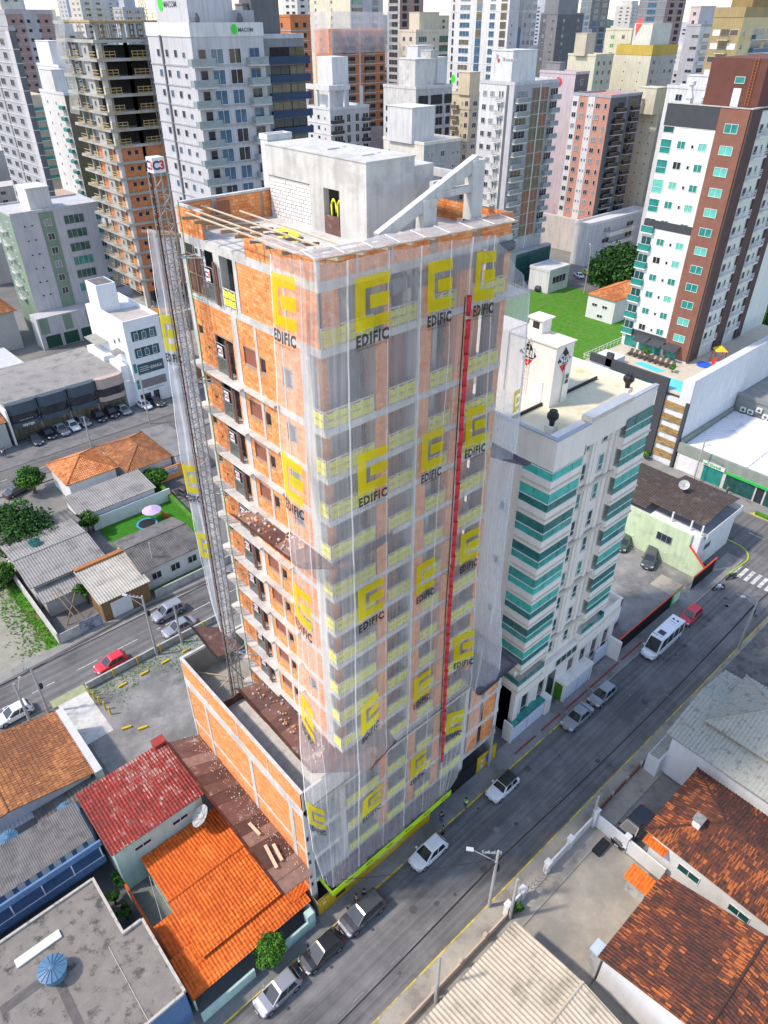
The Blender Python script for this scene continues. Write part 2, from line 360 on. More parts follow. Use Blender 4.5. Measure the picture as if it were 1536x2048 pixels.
# ================================================================ the tower under construction
X0, X1, YF, YB = 20.0, 34.3, 27.1, 40.35
ZS = [15.3, 18.3, 21.3, 24.3, 27.35, 30.4, 33.45, 36.45, 39.45, 42.4, 45.4, 49.95, 53.25]
T = root('apartment_tower', 'tall unfinished apartment tower of orange clay blocks and raw concrete wrapped in white netting', 'building', (20, 27.1, 0))
fr = MB()      # slabs, beams, columns
BST = MB(); BUD = [290]; MR = MB(); IN = MB(); PLY = MB()
for i, z in enumerate(ZS):
    t = .45 if i < 12 else .5
    fr.box(X0, YF, z, X1, YB, z+t)
    if i < 11:    # rough landing ledge for the hoist
        fr.box(X0-.6, 34.6, z+t-.16, X0, YB+.1, z+t); fr.box(X0-.35, 31.4, z+t-.14, X0, 34.6, z+t-.003)
for i in range(len(ZS)-1):
    f, c = ZS[i]+.45, ZS[i+1]; top = i == 11; tall = i == 10; k = 1.5 if tall else 1.1
    # ---- face towards -X
    if not top:
        H_ = [(35.85, 37.9, f, f+2.35), (39.35, 39.85, f+k+.4, f+k+.95), (38.7, 38.95, f+k-.35, f+k-.2)]
        H2 = [(33.42, 34.7, f+k, f+k+1.05)]
        H3 = [(32.45, 32.98, f+k, f+k+.85)]
        if i % 2 == 0 or tall or i in (7, 9): H3.append((29.8, 30.8, f+k-.1, f+k+1.0))
        for (a, e, hs) in ((35.62, 39.95, H_), (33.30, 35.08, H2), (30.62, 33.06, H3), (28.22, 30.55, H3)):
            bricks(BST, 'x', X0+.03, a, e, f, c, hs, T, budget=BUD if i >= 9 else None); wall(MR, 'x', X0+.05, .12, a, e, f, c, hs)
        for a, e in ((39.95, 40.35), (35.08, 35.62), (33.06, 33.30), (30.55, 30.62), (28.08, 28.22)): fr.box(X0-.002, a, f, X0+.5, e, c)
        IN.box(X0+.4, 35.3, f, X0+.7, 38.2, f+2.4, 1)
        for h in H2+H3[:1]: IN.box(X0+.45, h[0]-.3, h[2]-.3, X0+.5, h[1]+.3, h[3]+.3, 1)  # dark sheets behind the openings, room shade put into their colour
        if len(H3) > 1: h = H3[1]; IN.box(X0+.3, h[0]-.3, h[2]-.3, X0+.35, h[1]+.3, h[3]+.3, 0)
        # ---- face towards -Y
        fr.box(X0+.0, 28.05, f, X0+.3, 28.9, c)
        bricks(BST, 'y', 28.08, X0+.3, 21.15, f, c, (), T); wall(MR, 'y', 28.1, .1, X0+.3, 21.15, f, c)
        wall(IN, 'y', 28.9, .1, 20.3, 24, f, c, m=0)
        IN.box(21.15, 28.1, f, 21.25, 28.9, c, 0)
        IN.box(26.62, 27.8, f, 26.8, 29.0, c, 0)
    else:
        bricks(BST, 'x', X0+.03, 27.25, 29.9, f, c, (), T, budget=BUD); bricks(BST, 'x', X0+.03, 30.05, 34.4, f, c, (), T, budget=BUD); wall(MR, 'x', X0+.05, .12, 27.15, 34.4, f, c)
        for a, e in ((34.4, 34.75), (36.15, 36.8), (39.95, 40.35), (29.9, 30.05)): fr.box(X0-.002, a, f, X0+.5, e, c)
        bricks(BST, 'y', YF+.03, X0+.25, 21.3, f, c, (), T, budget=BUD); wall(MR, 'y', YF+.05, .1, X0, 21.3, f, c)
        fr.box(21.3, 27.9, f, 21.8, 28.3, c)
        IN.box(21.8, 28.2, f, 23.6, 28.3, c, 0); fr.box(24.9, 28.3, f, 25.3, 28.7, c); fr.box(26.0, 27.2, f, 26.25, 27.6, c)
    # piers
    for a, e, y in ((23.6, 24.55, YF-.02), (26.98, 27.85, YF-.02), (29.8, 30.95, YF-.12)):
        if top and a == 23.6: a, e = 24.2, 24.7
        bricks(BST, 'y', y, a, e, f, c, (), T, budget=BUD if top else None); MR.box(a, y+.02, f, e, 28.05, c)
        if a > 29: bricks(BST, 'x', a-.01, y+.05, 28.0, f, c, (), T)
    fr.box(26.72, YF-.005, f, 26.95, 28.05, c); fr.box(28.9, 28.05, f, 29.3, 28.5, c)
    if not top: PLY.box(24.55, 28.0, f, 26.72, 28.08, c)
    wall(IN, 'y', 28.75, .1, 27.8, 29.8, f, c, m=0)
    wall(IN, 'y', 28.3, .1, 30.95, 33.2, f, c, [(31.7, 32.5, f, f+2.1)], m=0); bricks(BST, 'y', 28.25, 32.5, 33.2, f, c, (), T)
    bricks(BST, 'y', YF+.03, 33.75, X1, f, c, (), T); MR.box(33.75, YF+.05, f, X1, 28.5, c)
IN.box(21.0, 30.5, 16, 33.9, 39.6, 53.2, 1)  # added dark core closes the view through; interior shade is in its colour
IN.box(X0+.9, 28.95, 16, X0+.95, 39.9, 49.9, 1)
# roof deck, parapets and penthouse
RB = MB()
for a, e in ((27.15, 29.0), (29.12, 31.4), (31.5, 33.4)): bricks(BST, 'x', X0+.03, a, e, 53.75, 54.95, (), T, budget=BUD)
MR.box(X0+.05, 27.1, 53.75, X0+.17, 33.4, 54.95)
bricks(BST, 'x', X0+.03, 37.6, 40.3, 53.75, 55.25, (), T, budget=BUD); MR.box(X0+.05, 37.6, 53.75, X0+.17, 40.3, 55.25)
for a, e in ((20.15, 22.2), (22.5, 25.6), (25.8, 28)): bricks(BST, 'y', YB-.25, a, e, 53.75, 55.3, (), T, budget=BUD)
MR.box(20.05, YB-.22, 53.75, 28, YB-.05, 55.3)
for a, e in ((20.2, 22.4), (22.55, 24.7), (24.85, 27.5), (28.1, 30.9), (31.6, 34.2)): bricks(BST, 'y', YF+.03, a, e, 53.75, 54.95, (), T)
MR.box(20.2, YF+.05, 53.75, 34.2, YF+.2, 54.95)
for x in (20.0, 22.42, 24.72): fr.box(x, YF-.01, 53.75, x+.14 if x > 20 else x+.2, YF+.22, 54.95)
fr.box(20.1, YB-.3, 55.3, 28, YB, 55.42); fr.box(X0-.01, 37.5, 55.25, X0+.2, 40.3, 55.36); fr.box(22.2, YB-.27, 53.75, 22.5, YB-.04, 55.3)
PLY.box(22.3, YB-.6, 53.75, 23.2, YB-.5, 55.2)
fr.box(X0+.05, 27.2, 53.7, X1-.05, 40.3, 53.76)
bricks(BST, 'y', 38.5, 30.2, 34.0, 53.75, 54.9, (), T); MR.box(30.2, 38.52, 53.75, 34.1, 38.65, 54.9)
bricks(BST, 'x', 34.05, 27.2, 38.5, 53.75, 54.9, (), T); MR.box(34.07, 27.2, 53.75, 34.2, 38.5, 54.9)
fr.build('concrete_frame', conc_l, T)
MR.build('mortar_backing', mort, T); IN.build('inner_wall_and_fill', [mat('inner_render', (.30, .30, .31), .9, .15, .7), dark], T)
BST.build('brick_masonry', BR, T, stuff=True)
PLY.build('plywood_screen', mat('red_brown_plywood', (.26, .10, .065), .8, .15, .9), T)
# penthouse
PX, PY0, PY1, PXE, PZ0, PZ1 = 26.2, 30.7, 40.0, 31.6, 53.76, 57.85
ph = MB()
ph.box(PX, PY0, 56.2, PXE-1.9, PY1, PZ1)              # cap beam block
ph.box(PX-.0, PY0, PZ0, PXE-1.9, 33.0, 56.2); ph.box(PX, 34.45, PZ0, PX+.4, 35.7, 56.2); ph.box(PX+.13, 35.7, PZ0, 29.6, PY1, 56.2)
ph.box(PX+1.2, 32.9, PZ0, 29.6, 34.6, 56.2)
ph.box(PXE-1.9, 31.5, PZ0, PXE+.4, PY1, 57.2)
for (a, e) in ((35.2, 36.6), (32.2, 33.3)): ph.box(27.2, a, PZ1, 28.1, a+.5, PZ1+.14); ph.box(28.5, a+.3, PZ1, 28.8, a+1.0, PZ1+.1)
ph.box(PX-.05, PY0-.05, PZ1-.001, 29.75, PY1+.05, PZ1+.06)
ph.box(PXE-1.9, 29.2, 56.3, 33.2, 29.5, 56.75); ph.box(33.0, 29.5, 56.3, 33.2, 36, 56.75)
P = ph.build('rooftop_machine_room', conc_l, T)
wb = [mat('white_block', (.66, .65, .62), .9, .07, 3, bump=.15), mat('white_block_b', (.61, .60, .57), .9, .07, 3, bump=.15)]
q = MB(); bud = [140]; bricks(q, 'x', PX+.08, 35.72, 39.98, PZ0, 56.15, (), P, bw=.42, bh=.21, mats=wb, name='white_block', budget=bud, J=.035)
bricks(q, 'x', PX+1.17, 33.0, 34.4, PZ0, 56.2, (), P, bw=.42, bh=.21, mats=wb, name='white_block', budget=bud, J=.035)
q.build('white_block_edging', wb, P, stuff=True)
q = MB(); q.box(PX+.10, 35.7, PZ0, PX+.128, 39.99, 56.19); q.box(PX+1.19, 32.95, PZ0, PX+1.199, 34.45, 56.19); q.build('mortar_backing', mat('grey_mortar', (.30, .29, .28), .95, .1, 3), P)
q = MB(); q.box(PX-.02, 33.05, PZ0, PX+.03, 34.4, PZ0+1.05); q.build('door_board', ply, P)
q = MB()
for y0 in (33.45, 34.0): q.path([(PX+.25, y0, PZ0+.3), (PX+.2, y0, PZ0+1.6), (PX+.2, y0-.18, PZ0+1.9), (PX+.22, y0-.38, PZ0+1.7), (PX+.22, y0-.42, PZ0+1.2)], .055, 8)
tag(q.build('yellow_conduit', yel, None, True), 'yellow corrugated conduit sticking up behind the board in the rooftop doorway', 'conduit')
# slanted rooftop beam
q = MB(); A_, B_ = Vector((24.6, 28.0, 54.85)), Vector((31.7, 28.0, 57.75)); q.bar(A_, B_, .4, .62)
q.box(27.55, 27.7, 53.76, 28.5, 28.3, 56.3); q.box(31.2, 27.7, 53.76, 32.1, 28.3, 57.8); q.box(24.4, 27.75, 53.76, 25.0, 28.25, 54.7)
q.box(28.5, 27.75, 56.25, 31.2, 28.2, 56.6); q.build('slanted_beam', conc_l, T)
# guard rails with their yellow conduit, one mesh per bay width, copied floor by floor
def guard_mesh(w):
    g = MB()
    for z in (.05, .52, 1.0): g.box(0, -.03, z, w, 0, z+.09)
    n = max(2, int(w/.95)+1)
    for i in range(n+1): x = i*(w-.09)/n; g.box(x, -.07, -.12, x+.09, -.031, 1.12)
    y = MB()
    for z0 in (.20, .66):
        for j in range(4):
            z = z0+j*.095; s = -.03*math.sin(0)
            pts = [(w*t, -.045+.012*math.sin(t*20+j), z-.06*math.sin(math.pi*((t*n) % 1.0))) for t in np.linspace(.01, .99, 4*n+1)]
            y.path(pts, .042, 5)
    return g.mesh('guard_rail', mat('guard_board', (.50, .47, .42), .85, .2, 3)), y.mesh('yellow_conduit', yel)
GM = {}
def guard(w, loc, rz=0):
    if w not in GM: GM[w] = guard_mesh(w)
    o = put('guard_rail', GM[w][0], T, loc, rz); ORG[o.name] = Vector(loc)
    c = bpy.data.objects.new('yellow_conduit', GM[w][1]); link(c, o)
for i in range(len(ZS)-1):
    f = ZS[i]+.45
    guard(3.45, (20.05, YF+.06, f)); guard(2.12, (24.6, YF+.06, f)); guard(1.9, (27.88, YF+.06, f)); guard(2.9, (31.0, YF-.02, f))
    if i < 11: guard(.85, (X0+.04, 28.0, f), -math.pi/2)
guard(1.3, (X0+.04, 36.1, ZS[11]+.45), -math.pi/2)
for i in (11,): guard(1.9, (22.0, 29.5, ZS[11]+.45)); guard(2.12, (21.6, 32.5, ZS[11]+.5), -math.pi/2)
# bundles of conduit seen inside the top floor
# lift cages on every landing
cm = MB(); cm.path([(0, 0, 0), (0, 0, 1.95), (0, 1.15, 1.95), (0, 1.15, 0), (0, 0, 0)], .025, 5); cm.tube((0, 0, 1.05), (0, 1.15, 1.05), .02, 5)
cage_m = cm.mesh('landing_gate', steel)
sg = MB(); sg.box(-.03, .32, 1.15, -.015, .84, 1.8, 0); text_on(sg, 'C3', (-.034, .58, 1.35), (0, -1, 0), UP, .28, 1, .03); 
def two_tone(mb, c, ux, h, m1, m2, bold=.04):
    ux = Vector(ux); c = Vector(c); text_on(mb, 'C', c-ux*h*.42, ux, UP, h, m1, bold); text_on(mb, '3', c+ux*h*.42, ux, UP, h, m2, bold)
navy = mat('navy_ink', (.03, .05, .16), .5, 0)
sg = MB(); sg.box(-.03, .30, 1.15, -.015, .86, 1.82, 0); two_tone(sg, (-.034, .58, 1.33), (0, -1, 0), .34, 1, 2)
sign_m = sg.mesh('gate_sign', [white, navy, red])
mm = MB(); mm.box(-.005, .02, .02, .0, 1.13, 1.0); mesh_m = mm.mesh('gate_mesh', sheer('wire_mesh', (.3, .32, .3), .45))
bo = MB(); bo.box(-.1, -.42, -.05, -.03, -.22, 2.4); bo.box(-.12, -.65, -.05, -.05, -.52, 2.3); bo.box(-.09, -.2, .9, -.04, -.72, 1.0); board_m = bo.mesh('gate_board', ply)
for i in range(len(ZS)-1):
    f = ZS[i]+.45; y = 36.7
    if i == 11: y = 36.95
    o = put('landing_gate', cage_m, T, (X0-.06, y, f)); ORG[o.name] = Vector((X0-.06, y, f))
    for nm, me in (('gate_sign', sign_m), ('gate_mesh', mesh_m), ('gate_board', board_m)): link(bpy.data.objects.new(nm, me), o)
q = MB()
for j in range(2):
    for kk in range(2): q.box(X0+.02, 38.15+j*.9, 50.5+kk*1.1, X0+.06, 38.98+j*.9, 51.5+kk*1.1)
q.build('plywood_screen', ply, T)
q = MB()
for y in (38.08, 38.98, 39.88): q.box(X0-.03, y-.05, 50.3, X0+.04, y+.05, 53.2)
for z in (50.4, 51.55, 52.65): q.box(X0-.05, 38.0, z, X0-.031, 40.0, z+.1)
q.build('timber_frame', wood, T)
for i in range(1, 11, 1):     # props and stray boards leaning in the window openings
    f = ZS[i]+.45; k = 1.5 if i == 10 else 1.1
    q = MB(); q.box(X0+.12, 33.42, f+k, X0+.15, 34.7, f+k+1.05); q.build('window_board', mat('red_brown_plywood'), T)
gtr = mat('grey_board', (.12, .10, .11), .8, .2, 1.2)
# trays of brown boards that catch debris
def tray(pts_in, pts_out, z0, z1, thick=.08, label=None, up=.5, m_=None):
    t = MB(); n = len(pts_in)
    for i in range(n-1):
        a, b_, c, d = pts_in[i], pts_in[i+1], pts_out[i+1], pts_out[i]
        k = max(1, int((Vector(b_)-Vector(a)).length/1.2))
        for j in range(k):
            s0, s1 = j/k, (j+1)/k-.0012
            P_ = [Vector(a).lerp(Vector(b_), s0), Vector(a).lerp(Vector(b_), s1), Vector(d).lerp(Vector(c), s1), Vector(d).lerp(Vector(c), s0)]
            zz = random.uniform(0, .03)
            lo = [(p.x, p.y, (z0 if m < 2 else z1)+zz) for m, p in enumerate(P_)]
            hi = [(x, y, z+thick) for x, y, z in lo]
            t.poly(hi[::-1]); t.poly(lo)
            bm = random.choice((0, 0, 1, 2)); t.m[-1] = t.m[-2] = bm
            for m in range(4): w_ = (m+1) % 4; t.poly([lo[m], hi[m], hi[w_], lo[w_]])
            e0, e1 = Vector(hi[3]), Vector(hi[2]); out = (Vector(hi[3])-Vector(hi[0])); out.z = 0; out.normalize()
            t.poly([e0, e1, e1+out*.35+Vector((0, 0, up)), e0+out*.35+Vector((0, 0, up))]); t.poly([e0+Vector((0, 0, -.05)), e0+out*.37+Vector((0, 0, up)), e1+out*.37+Vector((0, 0, up)), e1+Vector((0, 0, -.05))])
    o = t.build('debris_tray', [m_ or ply, m_ or mat('plywood_dusty', (.24, .15, .12), .85, .25, 1.5), m_ or mat('plywood_dark', (.10, .05, .042), .8, .25, 1.5)], None); tag(o, label, 'debris tray'); return o
tray([(20, 34.9), (20, 28.4), (21, 27.1), (25, 27.1)], [(18.4, 35.6), (18.5, 28), (20.4, 26.3), (24.6, 26.7)], 36.7, 36.6, up=.25, label='brown board debris tray around the tower corner half way up the netting')
tray([(20, 37.4), (20, 28.2), (21.2, 27.1), (24.4, 27.1)], [(17.9, 38.2), (17.7, 27.6), (20.8, 25.1), (24.2, 25.8)], 17.9, 17.5, up=.3, label='brown board debris tray around the tower corner just above the podium roof')
tray([(34.3, 27.2), (34.3, 34)], [(36.6, 25.6), (37.0, 34)], 38.6, 37.6, up=.2, m_=gtr, label='grey debris tray high on the far side of the tower under the net')
tray([(33.2, 27.1), (36.2, 27.6), (36.4, 36)], [(33.4, 25.2), (38.6, 25.4), (38.8, 36)], 17.2, 16.0, up=.25, m_=gtr, label='large dark debris tray low on the street corner nearest the cream building')
tray([(15.98, 45.0), (15.98, 26.6)], [(13.2, 45.6), (13.2, 26.4)], 6.6, 7.3, label='long brown debris tray fixed above the neighbouring orange roof')
tray([(19.9, 44.0), (19.9, 40.6)], [(17.6, 44.8), (17.3, 40.2)], 19.2, 20.2, label='short brown debris tray behind the hoist mast')
db = MB()
for i in range(260):
    x, y = 15.9-abs(random.gauss(0, .9)), random.uniform(26.6, 45.4); s = random.uniform(.025, .06); z = 6.72+(15.9-x)*.26
    if x < 13.3: continue
    db.box(x, y, z, x+s, y+s*random.uniform(.5, 2.5), z+.05, random.choice((0, 0, 0, 1)))
for i in range(70):
    x, y = random.uniform(18.1, 19.9), random.uniform(28.0, 37.0); s = random.uniform(.04, .12); db.box(x, y, 17.9, x+s, y+s, 18.04, random.choice((0, 1)))
for i in range(60):
    x, y = random.uniform(18.4, 19.9), random.uniform(29.0, 35.2); s = random.uniform(.04, .14); db.box(x, y, 36.72, x+s, y+s*1.5, 36.84, random.choice((0, 1)))
o = db.build('rubble', [mat('rubble_grey', (.5, .48, .45), .9, .2, 3), BR[1]], None); o['kind'] = 'stuff'
for (a, e) in (((14.3, 30.9, 7.35), (13.9, 28.6, 7.45)), ((14.9, 30.6, 7.2), (14.6, 28.9, 7.3)), ((14.4, 33.5, 7.3), (14.5, 32.0, 7.3))):
    q = MB(); q.bar(a, e, .28, .05)
    tag(q.build('plank', wood_l), {30.9: 'pale loose plank on the long debris tray, nearest the outer edge', 30.6: 'pale loose plank on the long debris tray, nearest the brick wall', 33.5: 'loose plank farthest from the street on the long debris tray'}[a[1]], 'plank', 'planks lying on the tray')
# podium
PD = root('podium', 'four storey orange block podium with pale concrete columns and a flat deck beside the tower', 'building', (16, 27.1, 0))
q = MB(); s_ = MB(); mr = MB()
px = 16.0
cols = ((45.0, 45.3), (41.65, 42.05), (34.35, 34.85), (28.6, 29.1), (27.1, 27.3))
fr2 = MB()
for a, e in cols: fr2.box(px-.02, a, 0, px+.25, e, 13.7)
fr2.box(px-.025, 27.1, 13.7, px+.3, 45.3, 14.75); fr2.box(px-.01, 27.1, 8.75, px+.2, 45.3, 9.05); fr2.box(px-.01, 27.1, 5.2, px+.2, 45.3, 5.5)
fr2.box(px-.03, 27.1, 16.98, px+.22, 45.35, 17.1); fr2.box(16.22, 45.1, 16.98, 39.5, 45.35, 17.1)
prev = 45.0
spans = [(42.05, 45.0), (34.85, 41.65), (29.1, 34.35), (27.3, 28.6)]
for a, e in spans:
    for z0, z1 in ((5.5, 8.75), (9.05, 13.7)):
        md = (a+e)/2; bricks(s_, 'x', px+.03, a, e, z0, z1)
    bricks(s_, 'x', px+.03, a, e, 2.0, 5.2)
for a, e in ((27.3, 31.6), (31.72, 36.0), (36.12, 41.0), (41.12, 45.2)): bricks(s_, 'x', px+.03, a, e, 14.75, 16.98); fr2.box(px-.005, e, 14.75, px+.2, e+.12, 16.98)
mr.box(px+.05, 27.15, 0, px+.2, 45.25, 16.98)
s_.build('brick_masonry', BR, PD, stuff=True); mr.build('mortar_backing', mort, PD)
dk = MB(); dk.box(16.2, 27.1, 13.9, X0+.1, 45.2, 14.3); dk.box(X0, YB, 13.9, 39.5, 45.2, 14.3); dk.box(16.2, 45.0, 14.3, 39.5, 45.2, 17.0); dk.box(16.2, 27.1, 14.3, 16.25, 45, 17.0)
dk.box(38.3, 27.1, 13.9, 39.5, 45.2, 14.3); dk.box(X0, 27.1, 14.5, 39.5, 28.6, 15.3)
dk.build('roof_deck', mat('wet_concrete_deck', (.33, .31, .27), .75, .2, .5, c2=(.13, .13, .115), f=.45, s2=.22), PD)
# street side of the podium: slabs, columns, dark floors, guards behind the net
fz = [0, 4.2, 7.6, 11.0, 14.5]
for z in fz[1:]: fr2.box(16.05, YF, z-.3, 39.5, YB-.5, z+.25)
fr2.box(16.05, YF, 14.5, 20, YF+.2, 16.98)
for x in (16.1, 19.6, 23.6, 27.0, 30.2, 34.2, 38.9):
    fr2.box(x, YF+.03, 0, x+.5, 27.9, 14.2)
for x, w_ in ((23.75, .9), (26.98, .85), (30.0, 1.0)):
    for z0, z1 in ((4.45, 7.3), (7.85, 10.7), (11.25, 14.2)): bricks(s2 := MB(), 'y', YF-.02, x, x+w_, z0, z1); s2.build('brick_pier', BR, PD, stuff=True)
dd = MB(); dd.box(16.4, 28.9, 0, 39.2, 44.9, 13.8); dd.build('inner_wall_and_fill', conc_d, PD)
s2 = MB()
for z0, z1 in ((4.45, 7.3), (7.85, 10.7), (11.25, 14.2)):
    for a, e in ((35.0, 36.6), (37.1, 38.8)): bricks(s2, 'y', YF+.05, a, e, z0, z1)
    for a, e in ((28, 31.5),): bricks(s2, 'x', 39.4, a, e, z0, z1)
s2.build('brick_infill', BR, PD, stuff=True)
fr2.build('concrete_frame', conc_l, PD)
for z in fz[1:4]:
    for w_, x in ((3.45, 20.1), (2.12, 24.5), (1.9, 27.95), (2.9, 31.2)):
        if w_ not in GM: GM[w_] = guard_mesh(w_)
        o = put('guard_rail', GM[w_][0], PD, (x, YF-.03, z+.25)); ORG[o.name] = Vector((x, YF-.03, z+.25)); link(bpy.data.objects.new('yellow_conduit', GM[w_][1]), o)
q = MB(); q.box(16.4, 39.5, 14.3, 19.8, 39.6, 15.6, 0); q.box(18.6, 36, 14.3, 18.7, 39.5, 15.4, 0); q.build('plywood_screen', ply, PD)
q = MB()
for y in (44.2, 43.2, 42.0): q.box(16.9, y, 14.3, 17.0, y+.1, 15.7); 
q.bar((16.9, 44.3, 15.4), (19.5, 41, 15.4), .06, .12); q.bar((17.2, 42, 14.4), (18.6, 41.4, 15.9), .1, .06); q.build('timber_frame', wood_l, PD)
# ================================================================ hoist mast
HM = root('hoist_mast', 'tall steel lattice mast of the construction lift standing on the podium beside the tower', 'mast', (18.6, 39.9, 14.3))
mast = MB(); bx, by = 18.4, 40.0; z = 12.5; w_ = .38; tz = 57.2
def mp(i, j, z): t = (z-12.5)/45; return (bx+i*w_+t*.35, by+j*w_-t*.65, z)
for i in (-1, 1):
    for j in (-1, 1): mast.tube(mp(i, j, z), mp(i, j, tz), .05, 5)
sec = MB(); k = 0
while z < tz-.5:
    z2 = min(z+.75, tz)
    C_ = [(-1, -1), (1, -1), (1, 1), (-1, 1)]
    for a in range(4):
        p, q_ = C_[a], C_[(a+1) % 4]; sec.tube(mp(*p, z), mp(*q_, z), .022, 4)
        sec.tube(mp(*(p if k % 2 else q_), z), mp(*(q_ if k % 2 else p), z2), .02, 4)
    z = z2; k += 1
mast.build('mast_rail', mat('mast_paint', (.30, .30, .29), .5, .2, 2, metal=.4), HM); sec.build('mast_lacing', mat('mast_paint'), HM)
cb = MB(); cb.tube((bx-.5, by-.2, 14), (bx-.15, by-.85, tz), .05, 6); cb.build('rack_rail', mat('rust_dark', (.08, .03, .02), .7, .3, 3), HM)
sgn = MB(); c = mp(0, 0, tz); sgn.box(c[0]-.36, c[1]-.36, tz, c[0]+.36, c[1]+.36, tz+.75, 0)
two_tone(sgn, (c[0]-.37, c[1], tz+.17), (0, -1, 0), .42, 1, 2); two_tone(sgn, (c[0], c[1]-.37, tz+.17), (1, 0, 0), .42, 1, 2)
sgn.build('sign_box', [white, navy, red], HM)
tie = MB()
for zz in (20, 29, 36.2, 44.8, 52.6):
    m0 = mp(1, 0, zz)
    for dy in (-.5, .1, .6): tie.tube(m0, (20.0, m0[1]-.8+dy*1.6, zz+.15), .045, 5)
tie.build('wall_tie', steel, HM)
sc = MB()
for z in np.arange(14.3, 55, 1.6): sc.tube((19.1, 38.2+math.sin(z)*.05, z), (19.1, 38.2+math.sin(z+1.6)*.05, z+1.6), .03, 5)
for z in (50.7, 45, 39.9, 34, 27): sc.tube((19.1, 38.2, z), (19.1, 37.0, z), .02, 4)
tag(sc.build('hanging_pipe', mat('green_pipe', (.03, .28, .10), .5, .2, 2)), 'thin green pipe running down the orange wall beside the lift landings', 'pipe')
# ================================================================ roof-edge timber outriggers
ro = root('net_outrigger_frame', 'pale timber poles and brackets sticking out round the tower roof to carry the net', 'frame', (20, 27, 53.8))
q = MB()
for x, y0, y1 in ((19.2, 26.9, 37.6), (19.8, 27.0, 37.9), (20.7, 27.2, 38.6), (21.6, 27.4, 36.0)): q.tube((x, y1, 55.35), (x, y0, 55.2), .05, 5)
for y, x0, x1 in ((25.95, 19.2, 33.2), (26.6, 19.4, 33.4), (27.3, 19.8, 33.6)): q.tube((x0, y, 55.2), (x1, y, 54.8), .045, 5)
q.build('pole', wood_l, ro)
for i in range(8):
    y = 28.4+i*1.35
    q = MB(); q.bar((19.0, y, 55.05), (22.2, y, 54.7), .1, .16); q.build('cross_beam', wood, ro)
    if i < 7:
        q = MB()
        for d in (-.25, .15): q.prism([(22.4+d, y+.3), (22.46+d, y+.3), (22.46+d, y+.9), (22.4+d, y+.9)], 53.76, [54.5, 54.5, 54.0, 54.0])
        q.build('bracket', mat('bright_plywood', (.40, .15, .08), .8, .2, 2), ro)
for i in range(9):
    x = 20.4+i*1.55
    q = MB(); q.bar((x, 25.9, 55.05-.03*i), (x, 28.7, 54.7), .1, .16); q.build('cross_beam', wood_l, ro)
    q = MB(); q.prism([(x+.2, 28.0), (x+.7, 28.0), (x+.7, 28.6), (x+.2, 28.6)], 53.76, [54.3, 54.3, 54.65, 54.65]); q.build('bracket', mat('bright_plywood'), ro)
yc = MB()
for i in range(9):
    pts = [(23.3+.35*math.cos(t)+i*.12, 34.3+.3*i*.5+1.1*math.sin(t), 53.85+.05*(i % 3)) for t in np.linspace(0, 2*math.pi, 14)]; yc.path(pts, .035, 5)
tag(yc.build('conduit_coil', yel), 'loose coil of yellow conduit lying on the tower roof deck', 'conduit')
# ================================================================ rubbish chute
CH = root('rubbish_chute', 'long red segmented rubbish chute hanging down the street face of the tower', 'chute', (31.3, 26.5, 3))
CP = [ony(px, py, 25.62) for px, py in ((940, 592), (937, 640), (930, 740), (917, 940), (908, 1090), (899, 1210), (890, 1390), (884, 1520))]
sg = MB(); sg.lathe([(.145, 0), (.142, -.5), (.132, -1.1), (.0, -1.1)], 12, cap=False); sg.lathe([(.152, -.05), (.152, .0)], 12, cap=False); seg_m = sg.mesh('chute_segment', mat('chute_red_plastic', (.60, .03, .045), .45, .12, 1.2, c2=(.7, .25, .25), f=.12, s2=2), smooth=True)
for (a, e) in zip(CP, CP[1:]):
    n_ = max(1, round((a[2]-e[2])/1.0))
    for i in range(n_): t = i/n_; put('chute_segment', seg_m, CH, (a[0]+(e[0]-a[0])*t, 25.62+.03*math.sin(i*2.0+a[2]), a[2]+(e[2]-a[2])*t))
q = MB(); q.path([(p[0]-.3, 25.7, p[2]) for p in CP], .035, 5); q.build('chute_rope', black, CH)
# dark sheet roll drawn along the upper face
q = MB(); g_ = []
for t in np.linspace(0, 1, 28):
    x = 24.3+9.6*t; z = 52.65+.5*t+.08*math.sin(t*15); g_.append([(x, 26.75+.3*math.cos(a)+.04*math.sin(t*40), z+.36*math.sin(a)+.05*math.sin(t*23+a)) for a in np.linspace(0, 2*math.pi, 9)])
q.grid(g_); tag(q.build('grey_tarpaulin', mat('grey_tarp', (.10, .105, .115), .6, .3, 2, bump=.4, bs=3), smooth=True), 'rolled grey tarpaulin drooping across the top storey behind the net', 'tarpaulin')
# ================================================================ white safety nets
netm = sheer('white_net', (.86, .86, .88), .31, .075, .45); seamm = sheer('net_seam', (.92, .92, .93), .85, 0, .4)
logom = sheer('net_print_yellow', (.80, .66, .0), .80, 0, .45); inkm = sheer('net_print_dark', (.035, .03, .035), .85, 0, .3)
def pjv(p):
    v = Vector(p)-Vector((0, 0, HC)); a = v.dot(_f); return 768+FP*v.dot(_r)/a, 1024-FP*v.dot(_u)/a
def seam3(pts):
    o = []
    for px, py, ax, c in pts: o.append({'x': onx, 'y': ony, 'D': atD}[ax](px, py, c))
    return sorted(o, key=lambda p: -p[2])
def along(sm, z):
    if z >= sm[0][2]: return sm[0][:2]
    for a, b_ in zip(sm, sm[1:]):
        if z >= b_[2]:
            t = (a[2]-z)/(a[2]-b_[2]); return a[0]+(b_[0]-a[0])*t, a[1]+(b_[1]-a[1])*t
    return sm[-1][:2]
